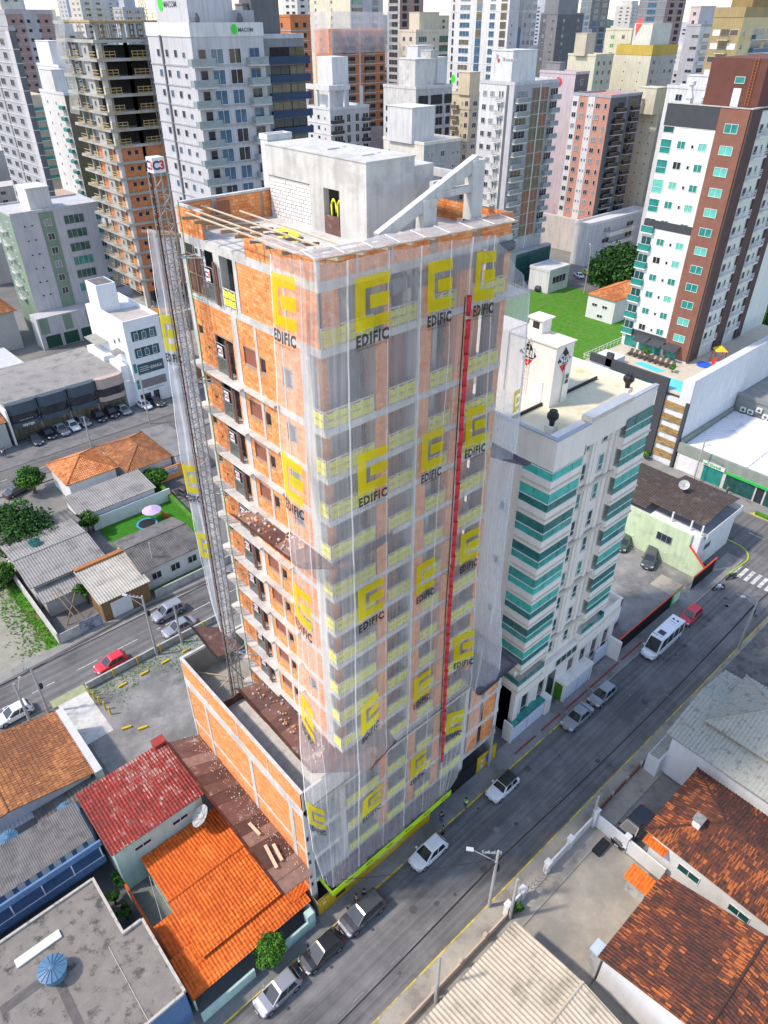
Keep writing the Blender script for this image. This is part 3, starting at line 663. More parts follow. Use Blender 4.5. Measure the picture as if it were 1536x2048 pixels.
class Panel:
    def __init__(s, A, B, nrm, amp=.06, seed=0, sag=0.0): s.A, s.B, s.n, s.amp, s.k, s.sag = A, B, Vector(nrm).normalized(), amp, seed, sag
    def P(s, u, t, off=0.0, rip=1.0):
        za = s.A[0][2]*(1-t)+s.A[-1][2]*t; zb = s.B[0][2]*(1-t)+s.B[-1][2]*t
        a = along(s.A, za); b_ = along(s.B, zb); z = za*(1-u)+zb*u; e = math.sin(math.pi*u)
        w_ = s.amp*(math.sin(u*17+s.k+1.5*math.sin(t*5+s.k))+.6*math.sin(u*31+s.k*2+t*9)+.8*math.sin(t*22+u*5+s.k))*min(1, e*2.5)*rip+s.sag*e
        v = Vector((a[0]*(1-u)+b_[0]*u, a[1]*(1-u)+b_[1]*u, z))
        return v+s.n*(w_+off)
    def sheet(s, name, par, m, nu=16, nt_=70):
        q = MB(); q.grid([[s.P(i/nu, j/nt_) for j in range(nt_+1)] for i in range(nu+1)]); return q.build(name, m, par, smooth=True)
    def find(s, px, py):
        best = (1e9, 0, 0)
        for i in range(21):
            for j in range(121):
                x, y = pjv(s.P(i/20, j/120)); d = (x-px)**2+(y-py)**2
                if d < best[0]: best = (d, i/20, j/120)
        return best[1], best[2]
    def size(s, t):
        return (s.P(1, t)-s.P(0, t)).length, s.A[0][2]-s.A[-1][2]
    def logo(s, par, px, py, w_=2.2, h=2.6, text=True, flip=False):
        u0, t0 = s.find(px, py); W, Hh = s.size(t0); w_ = min(w_, W*.86); u0 = min(max(u0, w_/W/2+.04), 1-w_/W/2-.04)
        f = lambda a, b_, o=.15: s.P(u0+(a-.5)*w_/W, t0+(.5-b_)*h/Hh, o, .12)
        q = MB()
        for x0, y0, x1, y1 in ((0, 0, .30, 1), (.30, .77, 1, 1), (.30, 0, 1, .23), (.43, .37, 1, .63)):
            n = 6; q.grid([[f(x0+(x1-x0)*i/n, y0+(y1-y0)*j/n) for j in range(n+1)] for i in range(n+1)])
        q.build('net_emblem', logom, par, smooth=True)
        if text:
            q = MB()
            for body, yb, hh, wd in (('EDIFIC', -.30, .22, .98), ('EMPREENDIMENTOS', -.39, .05, .9)):
                v, fc = text_pts(body, .05 if hh > .1 else 0, 1.16); xs = [p[0] for p in v]; k = wd/(max(xs)-min(xs)); mx = (max(xs)+min(xs))/2
                n0 = len(q.v); q.v += [tuple(f(.5+(x-mx)*k, yb+y*hh, .17)) for x, y in v]
                for g_ in fc: q.f.append(tuple(n0+i for i in g_)); q.m.append(0)
            q.build('net_lettering', inkm, par)
def ribbon(par, sm, w_, dirv, name='net_seam'):
    q = MB(); n = 60; z0, z1 = sm[0][2], sm[-1][2]; g_ = []; d = Vector(dirv).normalized()
    for j in range(n+1):
        z = z0+(z1-z0)*j/n; x, y = along(sm, z); x += .02*math.sin(z*2.1); nn = Vector((d.y, -d.x, 0))*-.06
        g_.append([Vector((x, y, z))-d*w_/2+nn, Vector((x, y, z))+d*w_/2+nn])
    q.grid(g_); q.build(name, seamm, par)
F_ = 25.9
s0 = seam3([(542, 507, 'x', 18.9), (547, 600, 'x', 18.9), (560, 860, 'x', 18.9), (580, 1060, 'x', 18.2), (597, 1300, 'x', 18.0), (601, 1480, 'x', 17.3), (612, 1600, 'y', 26.4), (628, 1700, 'y', 26.2), (648, 1760, 'y', 26.0)])
s1 = seam3([(600, 520, 'x', 18.9), (605, 700, 'x', 18.9), (615, 1000, 'x', 18.6), (628, 1230, 'x', 18.2), (642, 1481, 'y', 25.3), (651, 1563, 'y', 25.0), (660, 1696, 'y', 25.5), (667, 1775, 'y', 25.6)])
sc_ = seam3([(632, 527, 'y', F_), (637, 720, 'y', F_), (650, 1000, 'y', F_), (664, 1250, 'y', 25.6), (678, 1480, 'y', 24.6), (686, 1600, 'y', 25.0), (690, 1770, 'y', 25.6)])
s2 = seam3([(696, 521, 'y', F_), (699, 784, 'y', F_), (703, 950, 'y', F_), (711, 1210, 'y', F_), (713, 1440, 'y', 25.0), (720, 1563, 'y', 24.7), (718, 1645, 'y', 25.3), (719, 1750, 'y', 25.6)])
s3 = seam3([(780, 500, 'y', F_), (777, 680, 'y', F_), (774, 950, 'y', F_), (774, 1120, 'y', F_), (772, 1390, 'y', F_), (774, 1501, 'y', 25.3), (768, 1625, 'y', 25.5), (767, 1712, 'y', 25.6)])
s4 = seam3([(845, 492, 'y', F_), (840, 710, 'y', F_), (832, 950, 'y', F_), (820, 1390, 'y', F_), (818, 1437, 'y', F_), (809, 1609, 'y', 25.6), (808, 1670, 'y', 25.6)])
s5 = seam3([(905, 481, 'y', F_), (899, 710, 'y', F_), (887, 860, 'y', F_), (881, 940, 'y', F_), (869, 1120, 'y', F_), (859, 1385, 'y', F_), (844, 1637, 'y', 25.6)])
s6 = seam3([(948, 474, 'y', F_), (938, 600, 'y', F_), (918, 860, 'y', F_), (905, 1060, 'y', F_), (892, 1390, 'y', F_), (880, 1605, 'y', 25.6)])
s7 = seam3([(992, 470, 'y', F_), (985, 600, 'y', F_), (975, 800, 'y', F_), (971, 940, 'y', F_), (955, 1120, 'y', F_), (944, 1360, 'y', 25.0), (915, 1500, 'y', 25.6), (890, 1598, 'y', 25.6)])
s8 = seam3([(1061, 582, 'y', 27.6), (1052, 700, 'y', 27.6), (1033, 900, 'y', 27.4), (1014, 1060, 'y', 27.0), (1001, 1180, 'y', 26.5), (1004, 1290, 'y', 25.4), (1000, 1340, 'y', 25.2)])
SN = root('safety_net', 'huge white safety net wrapped round the street corner of the tower with yellow emblems', 'net', (20, 26, 4))
NP = []
for k, (a, b_, nr) in enumerate(((s0, s1, (-1, 0, 0)), (s1, sc_, (-1, -.6, 0)), (sc_, s2, (0, -1, 0)), (s2, s3, (0, -1, 0)), (s3, s4, (0, -1, 0)), (s4, s5, (0, -1, 0)), (s5, s6, (0, -1, 0)), (s6, s7, (.1, -1, 0)))):
    p = Panel(a, b_, nr, .065 if k < 7 else .10, k*1.7, .12 if k in (0, 2, 4, 6) else -.05); NP.append(p); p.sheet('net_panel', SN, netm)
for sm, d, w_ in ((s0, (0, 1, 0), .10), (s1, (1, -1, 0), .05), (s2, (1, 0, 0), .11), (s3, (1, 0, 0), .06), (s4, (1, 0, 0), .10), (s5, (1, 0, 0), .07), (s6, (1, 0, 0), .12), (s7, (1, 0, 0), .08)): ribbon(SN, sm, w_, d)
for px, py in ((572, 610), (588, 955), (607, 1210), (617, 1435), (634, 1635)): NP[0].logo(SN, px, py, 1.9, 2.6)
for px, py in ((742, 595), (742, 940), (740, 1198), (741, 1427), (744, 1600)): NP[3].logo(SN, px, py)
for px, py in ((878, 573), (862, 895), (851, 1147), (843, 1365), (835, 1520)): NP[5].logo(SN, px, py, 1.8, 2.6)
for px, py in ((972, 545), (948, 850), (935, 1092), (922, 1290), (908, 1440)): NP[7].logo(SN, px, py, 1.9, 2.7)
# flat strips of net stretched over the outriggers
q = MB(); q.grid([[Vector((19.0+x, 25.9+1.5*j/4, 55.26-.03*x+.03*math.sin(x*3+j)+.02*j)) for j in range(5)] for x in np.linspace(0, 14.0, 60)]); q.build('net_panel', sheer('doubled_net', (.86, .86, .88), .5, .1, .4), SN, smooth=True)
q = MB(); q.grid([[Vector((18.9+1.3*j/4, 27.3+x, 55.24+.04*math.sin(x*3+j))) for j in range(5)] for x in np.linspace(0, 3.6, 24)]); q.build('net_panel', sheer('doubled_net'), SN, smooth=True) if False else q.build('net_panel', MT['doubled_net'], SN, smooth=True)
for t in np.linspace(0, 1, 9): x = 19+13.8*t; q = MB(); q.tube((x, 25.85, 55.32-.42*t), (x+.3, 27.3, 55.36-.42*t), .03, 4); q.build('net_rope', white, SN)
EN = root('end_net', 'loose white net hanging off the far end of the tower towards the cream building', 'net', (35, 26, 16))
pe = Panel(s7, s8, (.3, -1, 0), .10, 3.1, .1); pe.sheet('net_panel', EN, netm); ribbon(EN, s8, .16, (.5, 1, 0)); pe.logo(EN, 1030, 800, 1.2, 2.2, False)
q = MB(); c0, c1 = Vector(ony(985, 606, 26.2)), Vector(ony(1061, 582, 27.6)); c2, c3 = c1+Vector((0, 4.5, .4)), c0+Vector((0, 4.5, .4))
q.grid([[(c0.lerp(c1, i/8)).lerp(c3.lerp(c2, i/8), j/8)+Vector((0, 0, -.15*math.sin(i*.9)*math.sin(j*.8))) for j in range(9)] for i in range(9)]); q.build('net_panel', MT['doubled_net'], EN, smooth=True)
q = MB(); n8 = [Vector((c[0], c[1]+4.5, c[2])) for c in s8]; q.grid([[Vector(a).lerp(b_, j/6)+Vector((.08*math.sin(j*2+i), 0, 0)) for j in range(7)] for i, (a, b_) in enumerate(zip(s8, n8))]); q.build('net_panel', netm, EN, smooth=True)
for a, e in ((c0, c1), (c3, c2), (c0, c3), (c1, c2)):
    q = MB(); q.tube(a, e, .05, 5); q.build('net_pole', wood_l, EN)
l0 = seam3([(297, 457, 'D', 46), (310, 560, 'D', 46), (340, 740, 'D', 46), (360, 900, 'D', 46), (382, 1010, 'D', 46), (397, 1090, 'D', 46), (423, 1200, 'D', 46), (442, 1262, 'D', 46)])
l1 = seam3([(347, 462, 'D', 45.6), (372, 640, 'D', 45.5), (402, 800, 'D', 45.4), (424, 960, 'D', 45.3), (442, 1080, 'D', 45.2), (456, 1180, 'D', 45.2), (465, 1275, 'D', 45.2)])
LN = root('hoist_side_net', 'narrow white net hanging down the back corner of the tower behind the hoist mast', 'net', (19, 42, 18))
pl = Panel(l0, l1, (-1, .3, 0), .09, .4, .15); pl.sheet('net_panel', LN, sheer('folded_net', (.86, .86, .88), .5, .10, .45), 14, 80)
ribbon(LN, l0, .09, (0, 1, 0))
for px, py in ((338, 665), (373, 955), (410, 1090)): pl.logo(LN, px, py, 1.1, 2.4, py < 1000)
for a, e in (((18.7, 42.6, 53.6), (20, 40.3, 53.6)), ((18.8, 41.0, 53.6), (20, 40.3, 53.5))):
    q = MB(); q.bar(a, e, .1, .14); q.build('net_pole', wood, LN)
# site hoarding on the street: yellow corrugated fence, lime board band, dark gate
def ribbed(mb, x0, x1, y, z0, z1, p=.2, d=.035, m=0):
    g_ = []; x = x0; k = 0
    while x < x1+1e-6: g_.append([(x, y-(d if k % 4 in (1, 2) else 0), z0), (x, y-(d if k % 4 in (1, 2) else 0), z1)]); x += p/4; k += 1
    mb.grid(g_, m)
HO = root('site_hoarding', 'yellow corrugated construction hoarding along the pavement at the foot of the tower', 'hoarding', (16, 26.3, 0))
q = MB(); ribbed(q, 16.0, 29.5, 26.35, .1, 2.4); q.build('corrugated_sheet', mat('hoarding_yellow', (.66, .42, .02), .5, .12, 1), HO)
q = MB(); q.box(16.0, 26.4, .1, 29.6, 26.45, 2.42); q.box(15.95, 26.3, .1, 16.03, 29.5, 2.3); q.build('hoarding_frame', wood, HO)
q = MB(); q.box(16.5, 26.28, 1.5, 16.75, 26.3, 1.85, 0); q.box(17.9, 26.29, .7, 18.9, 26.31, 1.1, 1); q.build('notice', [white, dark], HO)
LB = root('lime_canopy', 'lime green board band round the canopy at the foot of the netting', 'canopy', (17, 25.5, 3.6))
q = MB(); q.bar((16.95, 25.4, 3.95), (31.2, 25.4, 3.95), .05, .75); q.bar((16.95, 25.42, 3.95), (16.95, 27.4, 3.95), .05, .75)
for i in range(6): text_on(q, 'EDIFIC', (18.8+i*2.3, 25.36, 3.86), XR, UP, .2, 1, .03)
q.build('fascia_board', [mat('lime_paint', (.42, .68, .02), .5, .08, 1), inkm], LB)
q = MB(); q.prism([(16.9, 25.4), (31.2, 25.4), (31.2, 27.1), (16.9, 27.1)], 3.6, 3.68); q.build('canopy_deck', mat('violet_board', (.10, .06, .10), .7, .2, 1), LB)
FN = root('site_gate', 'black and yellow site entrance fence between the tower and the cream building', 'gate', (31, 26.8, 0))
q = MB(); ribbed(q, 31.3, 36.6, 26.8, .1, 2.5); q.box(31.3, 26.83, .1, 36.6, 26.86, 2.55); q.build('gate_panel', black, FN)
q = MB(); ribbed(q, 36.7, 39.6, 26.8, .1, 2.5); q.box(36.7, 26.83, .1, 39.6, 26.86, 2.52); q.build('gate_panel', MT['hoarding_yellow'], FN)
for x, z, w2, h2, mm_ in ((37.2, 1.5, .35, .35, white), (37.9, 1.6, .4, .4, mat('blue_sign', (.03, .12, .55), .5, 0)), (38.0, .9, .45, .55, MT['blue_sign']), (37.2, .5, .35, .5, white)):
    q = MB(); q.box(x, 26.72, z, x+w2, 26.74, z+h2); q.build('notice', mm_, FN)
# ================================================================ windows, balconies, generic towers
WM = {}
def win_mesh(w, h, frame, panes, mull=1, sill=None, d=.07, t=.06, cross=0):
    key = (round(w, 2), round(h, 2), frame.name, tuple(p.name for p in panes), mull, sill.name if sill else None, cross)
    if key in WM: return WM[key]
    out = []
    for pm in panes:
        b = MB(); b.box(0, -d, 0, t, 0, h, 0); b.box(w-t, -d, 0, w, 0, h, 0); b.box(t, -d, 0, w-t, 0, t, 0); b.box(t, -d, h-t, w-t, 0, h, 0)
        for i in range(1, mull+1): x = w*i/(mull+1); b.box(x-t/2, -d+.01, t, x+t/2, 0, h-t, 0)
        if cross: z = h*cross; b.box(t, -d+.006, z-t/2, w-t, 0, z+t/2, 0)
        b.poly([(t, -.015, t), (w-t, -.015, t), (w-t, -.015, h-t), (t, -.015, h-t)], 1)
        if sill: b.box(-.05, -d-.05, -.08, w+.05, 0, -.001, 2)
        out.append(b.mesh('window', [frame, pm]+([sill] if sill else [])))
    WM[key] = out; return out
def window(par, face, c, u, z, w, h, frame=None, panes=None, mull=1, sill=None, name='window', cross=0):
    ms = win_mesh(w, h, frame or white, panes or [gdark], mull, sill, cross=cross); me = random.choice(ms)
    if face == 'y': return put(name, me, par, (u, c, z))
    return put(name, me, par, (c, u+w, z), -math.pi/2)
BM = {}
def balcony(par, face, c, u, z, w, dep=1.1, slab=None, rail=None, glassm=None, h=1.05, kind='glass'):
    slab = slab or white; rail = rail or white; glassm = glassm or gdark
    key = (round(w, 2), dep, slab.name, rail.name, glassm.name, h, kind)
    if key not in BM:
        b = MB(); b.box(0, -dep, -.22, w, 0, 0, 0)
        if kind == 'glass':
            b.box(0, -dep, 0, w, -dep+.03, h, 2); b.box(0, -dep+.03, 0, .03, 0, h, 2); b.box(w-.03, -dep+.03, 0, w, 0, h, 2)
            b.box(-.02, -dep-.02, h, w+.02, -dep+.05, h+.06, 1)
        elif kind == 'bars':
            for zz in (0.08, .45, .8, 1.05): b.box(0, -dep, zz, w, -dep+.05, zz+.06, 1)
            n = max(2, int(w/.5))
            for i in range(n+1): b.box(i*(w-.05)/n, -dep+.006, 0, i*(w-.05)/n+.05, -dep+.044, 1.05, 1)
            for x in (0, w-.05): b.box(x, -dep+.05, .8, x+.05, 0, .86, 1); b.box(x, -dep+.05, .45, x+.05, 0, .5, 1)
        else: b.box(0, -dep, 0, w, -dep+.12, h, 0); b.box(0, -dep+.12, 0, .1, 0, h, 0); b.box(w-.1, -dep+.12, 0, w, 0, h, 0)
        BM[key] = b.mesh('balcony', [slab, rail, glassm])
    if face == 'y': return put('balcony', BM[key], par, (u, c, z))
    return put('balcony', BM[key], par, (c, u+w, z), -math.pi/2)
def tower(name, label, c, D, l, r, colx, coly, rows, fh=3.0, X=(), Y=(), bx=(), by=(), cap=None, capm=None, box=None, top=.6, first=1.0, bands=None, bandm=None, stripsX=(), stripsY=(), zmin=0, group=None, sink=0):
    """block seen from its near corner edge: c top pixel of that edge at ground distance D, l / r top pixels of the far ends of the two seen faces.
    X / Y: window columns (fraction along the face, width, height, sill, frame, panes, mullions); rows: how many storeys get windows"""
    cx, cy, zt = atD(c[0], c[1], D); yl = onx(l[0], l[1], cx)[1]; xr = ony(r[0], r[1], cy)[0]
    B = root(name, label, 'building', (cx, cy, 0), group)
    q = MB(); q.box(cx, cy, 0, xr, yl, zt, 0); m0 = colx
    # one body, a thin skin on the -Y face when its colour, painted shade included, differs
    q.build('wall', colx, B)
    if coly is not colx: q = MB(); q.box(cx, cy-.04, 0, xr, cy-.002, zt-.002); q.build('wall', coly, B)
    q = MB(); pm = capm or colx; e = .12
    q.box(cx-e, cy-e, zt-.15, xr+e, cy+.25, zt+top); q.box(cx-e, cy+.25, zt-.15, cx+.25, yl+e, zt+top); q.box(xr-.25, cy+.25, zt-.15, xr+e, yl+e, zt+top); q.box(cx+.25, yl-.25, zt-.15, xr-.25, yl+e, zt+top)
    q.build('parapet', pm, B); WX, WY = yl-cy, xr-cx
    for (a, b_, m_) in stripsX: q = MB(); q.box(cx-.07, yl-WX*b_, 0, cx-.003, yl-WX*a, zt-.16); q.build('facade_strip', m_, B)
    for (a, b_, m_) in stripsY: q = MB(); q.box(cx+WY*a, cy-.10, 0, cx+WY*b_, cy-.043, zt-.16); q.build('facade_strip', m_, B)
    for k in range(rows):
        z = zt-first-fh*(k+1)+.9
        if z < zmin: break
        f = z-.9
        for (a, w_, h_, s_, fm, pn, mu) in X: window(B, 'x', cx-.072 if stripsX else cx-.003, yl-WX*a-w_/2, f+s_, w_, h_, fm, pn, mu)
        for (a, w_, h_, s_, fm, pn, mu) in Y: window(B, 'y', cy-.105 if stripsY else cy-.045, cx+WY*a-w_/2, f+s_, w_, h_, fm, pn, mu)
        for (a, w_, dep, sm, rm, gm_, kd) in bx: balcony(B, 'x', cx-.07, yl-WX*a-w_/2, f, w_, dep, sm, rm, gm_, kind=kd)
        for (a, w_, dep, sm, rm, gm_, kd) in by: balcony(B, 'y', cy-.10, cx+WY*a-w_/2, f, w_, dep, sm, rm, gm_, kind=kd)
        if bands and k % bands == 0:
            q = MB(); q.box(cx-.13, cy-.16, f-.12, xr+.02, cy-.003, f+.1); q.box(cx-.13, cy-.003, f-.12, cx-.003, yl, f+.1); q.build('floor_band', bandm or pm, B)
    if box:
        for (fx0, fx1, fy0, fy1, h_, bm_) in box:
            q = MB(); q.box(cx+WY*fx0, cy+WX*fy0, zt-.1, cx+WY*fx1, cy+WX*fy1, zt+h_); q.box(cx+WY*fx0-.15, cy+WX*fy0-.15, zt+h_, cx+WY*fx1+.15, cy+WX*fy1+.15, zt+h_+.2); q.build('roof_room', bm_, B)
    B['_w'] = (cx, cy, xr, yl, zt); return B
# ================================================================ cream apartment building with the diamond sign
cream = mat('cream_render', (.76, .70, .63), .8, .05, .5, st=.10); cream_m = mat('cream_moulding', (.56, .51, .42), .8, .08, .8, st=.1)
sx, sy, sz, sxe, sye = 42.9, 28.1, 36.7, 57.9, 40.5
SB = root('apartment_building', 'cream apartment building with teal glass corner balconies and a diamond sign on its roof room', 'building', (sx, sy, 0))
q = MB(); q.box(sx, sy, 0, sxe, sye, sz-.9); q.box(sx, sye-.2, sz-.9, sxe, sye, sz-.05); q.box(sxe-.2, sy+.3, sz-.9, sxe, sye, sz-.05)
q.box(sx, sy-.0, sz-2.6, sxe, sy+.25, sz); q.box(sx, sy+.25, sz-2.6, sx+.25, sye, sz); q.box(sx-.25, sy-.9, 33.9, sx+4.2, sy, sz); q.box(sx+4.2, sy-.55, 34.2, sxe+.1, sy, sz); q.box(sx-.25, sy, 33.9, sx, sye-5, sz)
q.build('wall', cream, SB)
q = MB(); q.box(sx+.25, sy+.25, sz-.9, sxe-.2, sye-.2, sz-.84); q.build('roof_slab', mat('yellowed_roof_screed', (.62, .58, .42), .85, .1, .6, c2=(.48, .43, .25), f=.3, s2=.3), SB)
q = MB()
for i in range(6):
    for j in range(4): q.box(sx+.4+i*1.45, 33.2+j*1.7, sz-.83, sx+1.8+i*1.45, 34.85+j*1.7, sz-.78)
q.build('roof_tile', mat('pale_paver', (.60, .57, .5), .85, .08, 2), SB, stuff=True)
q = MB(); q.box(sx-.3, sy-.95, sz, sx+4.3, sy-.55, sz+.12); q.box(sx-.3, sy-.55, sz, sx+.1, sye, sz+.12); q.box(sx+4.2, sy-.62, sz, sxe+.15, sy-.2, sz+.12); q.build('coping', mat('grey_coping', (.36, .39, .42), .5, .1, 2), SB)
q = MB(); q.prism([(sx+4.2, sy-.9), (sx+10.5, sy-.9), (sx+10.5, sy+.1), (sx+4.2, sy+.1)], sz+.1, sz+.5); q.build('cornice', [cream_m], SB)
q = MB(); q.box(sx+4.25, sy-.93, sz+.5, sx+10.45, sy+.1, sz+.55); q.build('coping', MT['grey_coping'], SB)
q = MB(); q.box(sx+.8, 33.0, sz-.82, sxe-1.2, 33.15, sz-.55); q.build('roof_gutter', black, SB)
rx, ry, rz = 48.3, 32.3, 41.4
q = MB(); q.box(rx, ry, sz-.85, 50.8, 37.4, rz); q.box(rx-.15, 37.4, sz-.85, 50.8, 41.5, rz+.2); q.build('roof_room', cream, SB)
q = MB(); q.box(rx-.12, ry-.12, rz, 50.95, 37.5, rz+.12); q.build('roof_room_slab', mat('roof_slab_paint', (.66, .60, .54), .85, .1, 1, c2=(.45, .42, .38), f=.25), SB)
q = MB(); q.box(49.6, 35.0, rz+.12, 50.9, 36.4, rz+1.3, 0); q.box(49.4, 34.8, rz+1.3, 51.1, 36.6, rz+1.42, 0); q.box(49.58, 35.3, rz+.5, 49.6, 36.0, rz+1.1, 1); q.build('water_tank_room', [cream, dark], SB)
def diamond(par, c, ux, s, name='roof_sign'):
    c = Vector(c); ux = Vector(ux); u = Vector(UP); n = ux.cross(u)*-1; nn = Vector((-1, 0, 0)) if abs(ux.x) < .5 else Vector((0, -1, 0)); c = c+nn*.03
    q = MB(); q.poly([c-ux*s*.8, c-u*s*.15-ux*s*.62+nn*0, c+ux*s*.62-u*s*.15, c+ux*s*.8, c+u*s], 0); q.poly([c-ux*s*.5-u*s*.37, c-u*s, c+ux*s*.5-u*s*.37], 1)
    q.poly([c-ux*s*.62-u*s*.15, c-ux*s*.5-u*s*.30, c+ux*s*.5-u*s*.30, c+ux*s*.62-u*s*.15], 0)
    text_on(q, 'Sul', c+nn*.02-u*s*.2, ux+u*.12, UP, s*.75, 2, .03); q.build(name, [black, red, white], par)
diamond(SB, (49.55, ry, rz-1.35), XR, 1.15); diamond(SB, (rx, 35.2, rz-1.35), YL, 1.15)
window(SB, 'y', ry-.01, 50.0, 37.6, .6, 1.0, white, [gdark], 0, cross=.5)
q = MB(); q.box(rx-.04, 33.2, sz-.83, rx-.005, 34.1, sz+1.3); q.build('roof_door', white, SB)
q = MB()
for d in (0, .45): q.tube((rx-.15, 35.0+d, sz-.5), (rx-.15, 35.0+d, rz+.3), .03, 4)
for z in np.arange(sz-.2, rz+.2, .35): q.tube((rx-.15, 35.0, z), (rx-.15, 35.45, z), .02, 4)
q.build('ladder', cream_m, SB)
q = MB(); q.tube((49.75, ry-.08, sz-.7), (49.75, ry-.08, rz-1.7), .04, 5); q.build('drain_pipe', steel, SB)
fl = [8.3+3.08*k for k in range(9)]
tp = [glass('mid_teal_glass', (.05, .33, .28), .08, .3, 1.2), glass('bright_teal_curtain', (.05, .46, .38), .12, .25, 1.5), glass('deep_teal_glass', (.03, .17, .155), .07, .3, 1.2)]
for k, f in enumerate(fl):
    low = k == 0
    # left corner balcony: solid band, low glass, rail, tall glass, wrapping on to the -X face
    L0, L1 = sx-.3, sx+4.1; yf = sy-.9
    q = MB(); zb = f-1.2
    q.prism([(L0, yf), (L1, yf), (L1, sy), (sx, sy), (sx, sy+2.3), (L0, sy+2.3)], zb, f)
    q.build('balcony_band', cream, SB)
    q = MB(); q.prism([(L0-.12, yf-.12), (L1-.3, yf-.12), (L1-.3, sy), (sx, sy), (sx, sy+2.0), (L0-.12, sy+2.0)], zb+.42, zb+.58); q.build('balcony_moulding', cream_m, SB)
    A = [(L0+.08, sy+2.2), (L0+.08, yf+.08), (L1-.1, yf+.08)]
    def glazing(z0, z1, m_, nm, A=A):
        g_ = MB()
        for p, e in zip(A, A[1:]):
            L_ = math.dist(p, e); n = max(1, int(L_/1.1))
            for i in range(n):
                a_ = [p[j]+(e[j]-p[j])*(i/n+.006) for j in (0, 1)]; b_ = [p[j]+(e[j]-p[j])*((i+1)/n-.006) for j in (0, 1)]
                w1 = random.uniform(-.015, .015); g_.poly([(a_[0], a_[1]+w1, z0), (b_[0], b_[1]+w1, z0), (b_[0], b_[1]+w1, z1), (a_[0], a_[1]+w1, z1)])
        g_.build(nm, m_, SB)
    mt_ = random.choice((0, 1, 2)); mt_ = [1, 1, 2, 1, 0, 2, 2, 1, 0][k]
    glazing(f, f+.74, tp[(mt_+1) % 3], 'balcony_glass')
    if not low:
        q = MB(); q.path([(a[0], a[1], f+.80) for a in A], .055, 6); q.build('balcony_rail', white, SB)
        glazing(f+.86, f+1.86, tp[mt_], 'balcony_glass')
    q = MB(); q.box(L1-.12, yf, f, L1, sy, f+1.88); q.build('balcony_jamb', cream, SB); q = MB(); q.box(L0, sy+2.18, f, sx, sy+2.3, f+1.88); q.build('balcony_jamb', cream, SB)
    # right balcony
    R0, R1 = sx+10.6, sxe+.05; yr = sy-.75; zb2 = f-1.2
    q = MB(); q.box(R0, yr, zb2, R1, sy, f); q.build('balcony_band', cream, SB)
    q = MB(); q.box(R0-.15, yr-.12, zb2+.42, R1+.12, yr, zb2+.58); q.build('balcony_moulding', cream_m, SB)
    A2 = [(R0+.05, yr+.06), (R1-.05, yr+.06), (R1-.05, sy+1.5)]
    glazing(f, f+.74, teal, 'balcony_glass', A2)
    if not low:
        q = MB(); q.path([(a[0], a[1], f+.80) for a in A2], .055, 6); q.build('balcony_rail', white, SB)
        glazing(f+.86, f+1.86, tp[(k*2+1) % 3], 'balcony_glass', A2)
    # middle: two columns of narrow windows between pilasters
    for u, dz in ((sx+5.35, 0), (sx+8.1, 0)):
        o = window(SB, 'y', sy-.02, u, f+.3, .78, 1.75, white, [teal, teal_d, gdark], 0, cream_m, cross=.36)
    if k % 2 == 0 and k < 8:
        q = MB(); q.box(L1, sy-.42, f+2.35+.1, R0, sy-.2, f+2.75); q.build('floor_moulding', cream_m, SB)
q = MB()
for x in (sx+4.25, sx+6.4, sx+7.25, sx+9.3, sx+10.2): q.box(x, sy-.2, 8, x+.45, sy-.001, 34.2)
q.box(sx+6.85, sy-.28, 8, sx+7.25, sy-.001, 34.2); q.build('pilaster', cream, SB)
for k, f in enumerate(fl[1:]):
    window(SB, 'x', sx-.02, sy+6.2, f+.9, .6, 1.0, white, [teal_d, gdark], 0, cream_m)
    window(SB, 'x', sx-.02, sy+3.6, f+.9, .6, 1.0, white, [teal_d, gdark], 0, cream_m) if k % 2 else None
for (x, y) in ((sx+2.0, sy+1.4), (sxe-2.0, sy+1.3)):      # black roof cowls
    q = MB(); q.box(x-.4, y-.4, sz-.8, x+.4, y+.4, sz-.2, 1); q.lathe([(.2, -.2), (.25, .2), (.5, .55), (.5, .8), (.32, 1.05), (.35, 1.15)], 10, 0, (x, y, sz)); q.build('roof_cowl', [black, cream], SB)
# podium of the cream building
PB = root('podium', 'two storey cream podium with tall dark windows under the cream apartment building', 'building', (sx, 28, 0))
pe_ = 62.0
q = MB(); q.box(sx+.0, sy-.3, 0, pe_, 44, 7.4); q.box(sx-.05, sy-.6, 5.6, pe_+.05, sy-.3, 7.5); q.box(pe_-.3, sy-.6, 7.4, pe_, 44, 8.7); q.box(sxe+.2, sy-.6, 7.4, pe_, sy-.3, 8.6)
q.box(sx-.1, sy-.62, 0, sx+.7, sy-.3, 5.6); q.build('wall', cream, PB)
for u in (44.4, 47.2, 52.6, 54.9, 57.2, 59.5):
    window(PB, 'y', sy-.31, u, 1.6 if u > 50 else 1.9, 1.05, 3.2, cream_m, [gdark], 0, cream_m, cross=.35)
    q = MB(); q.box(u-.35, sy-.45, 1.0, u-.15, sy-.3, 5.6); q.box(u+1.2, sy-.45, 1.0, u+1.4, sy-.3, 5.6); q.build('pilaster', cream, PB)
window(PB, 'y', sy-.61, sx+6.6, 6.0, 3.9, 1.1, cream_m, [teal_d], 3)
q = MB(); q.box(49.0, sy-.32, 0, 50.4, sy-.301, 5.4); q.build('entrance_void', gdark, PB)
AN = root('garage_annex', 'low white sheet garage gates with a teal glass canopy on the pavement', 'garage', (42, 26.9, 0))
q = MB(); q.box(42.1, 26.85, .1, 42.3, 28, 2.9); q.box(47.9, 26.7, .1, 48.8, 27.9, 2.6); q.box(42.3, 27.6, 0, 47.9, 27.79, 2.4); q.build('wall', cream, AN)
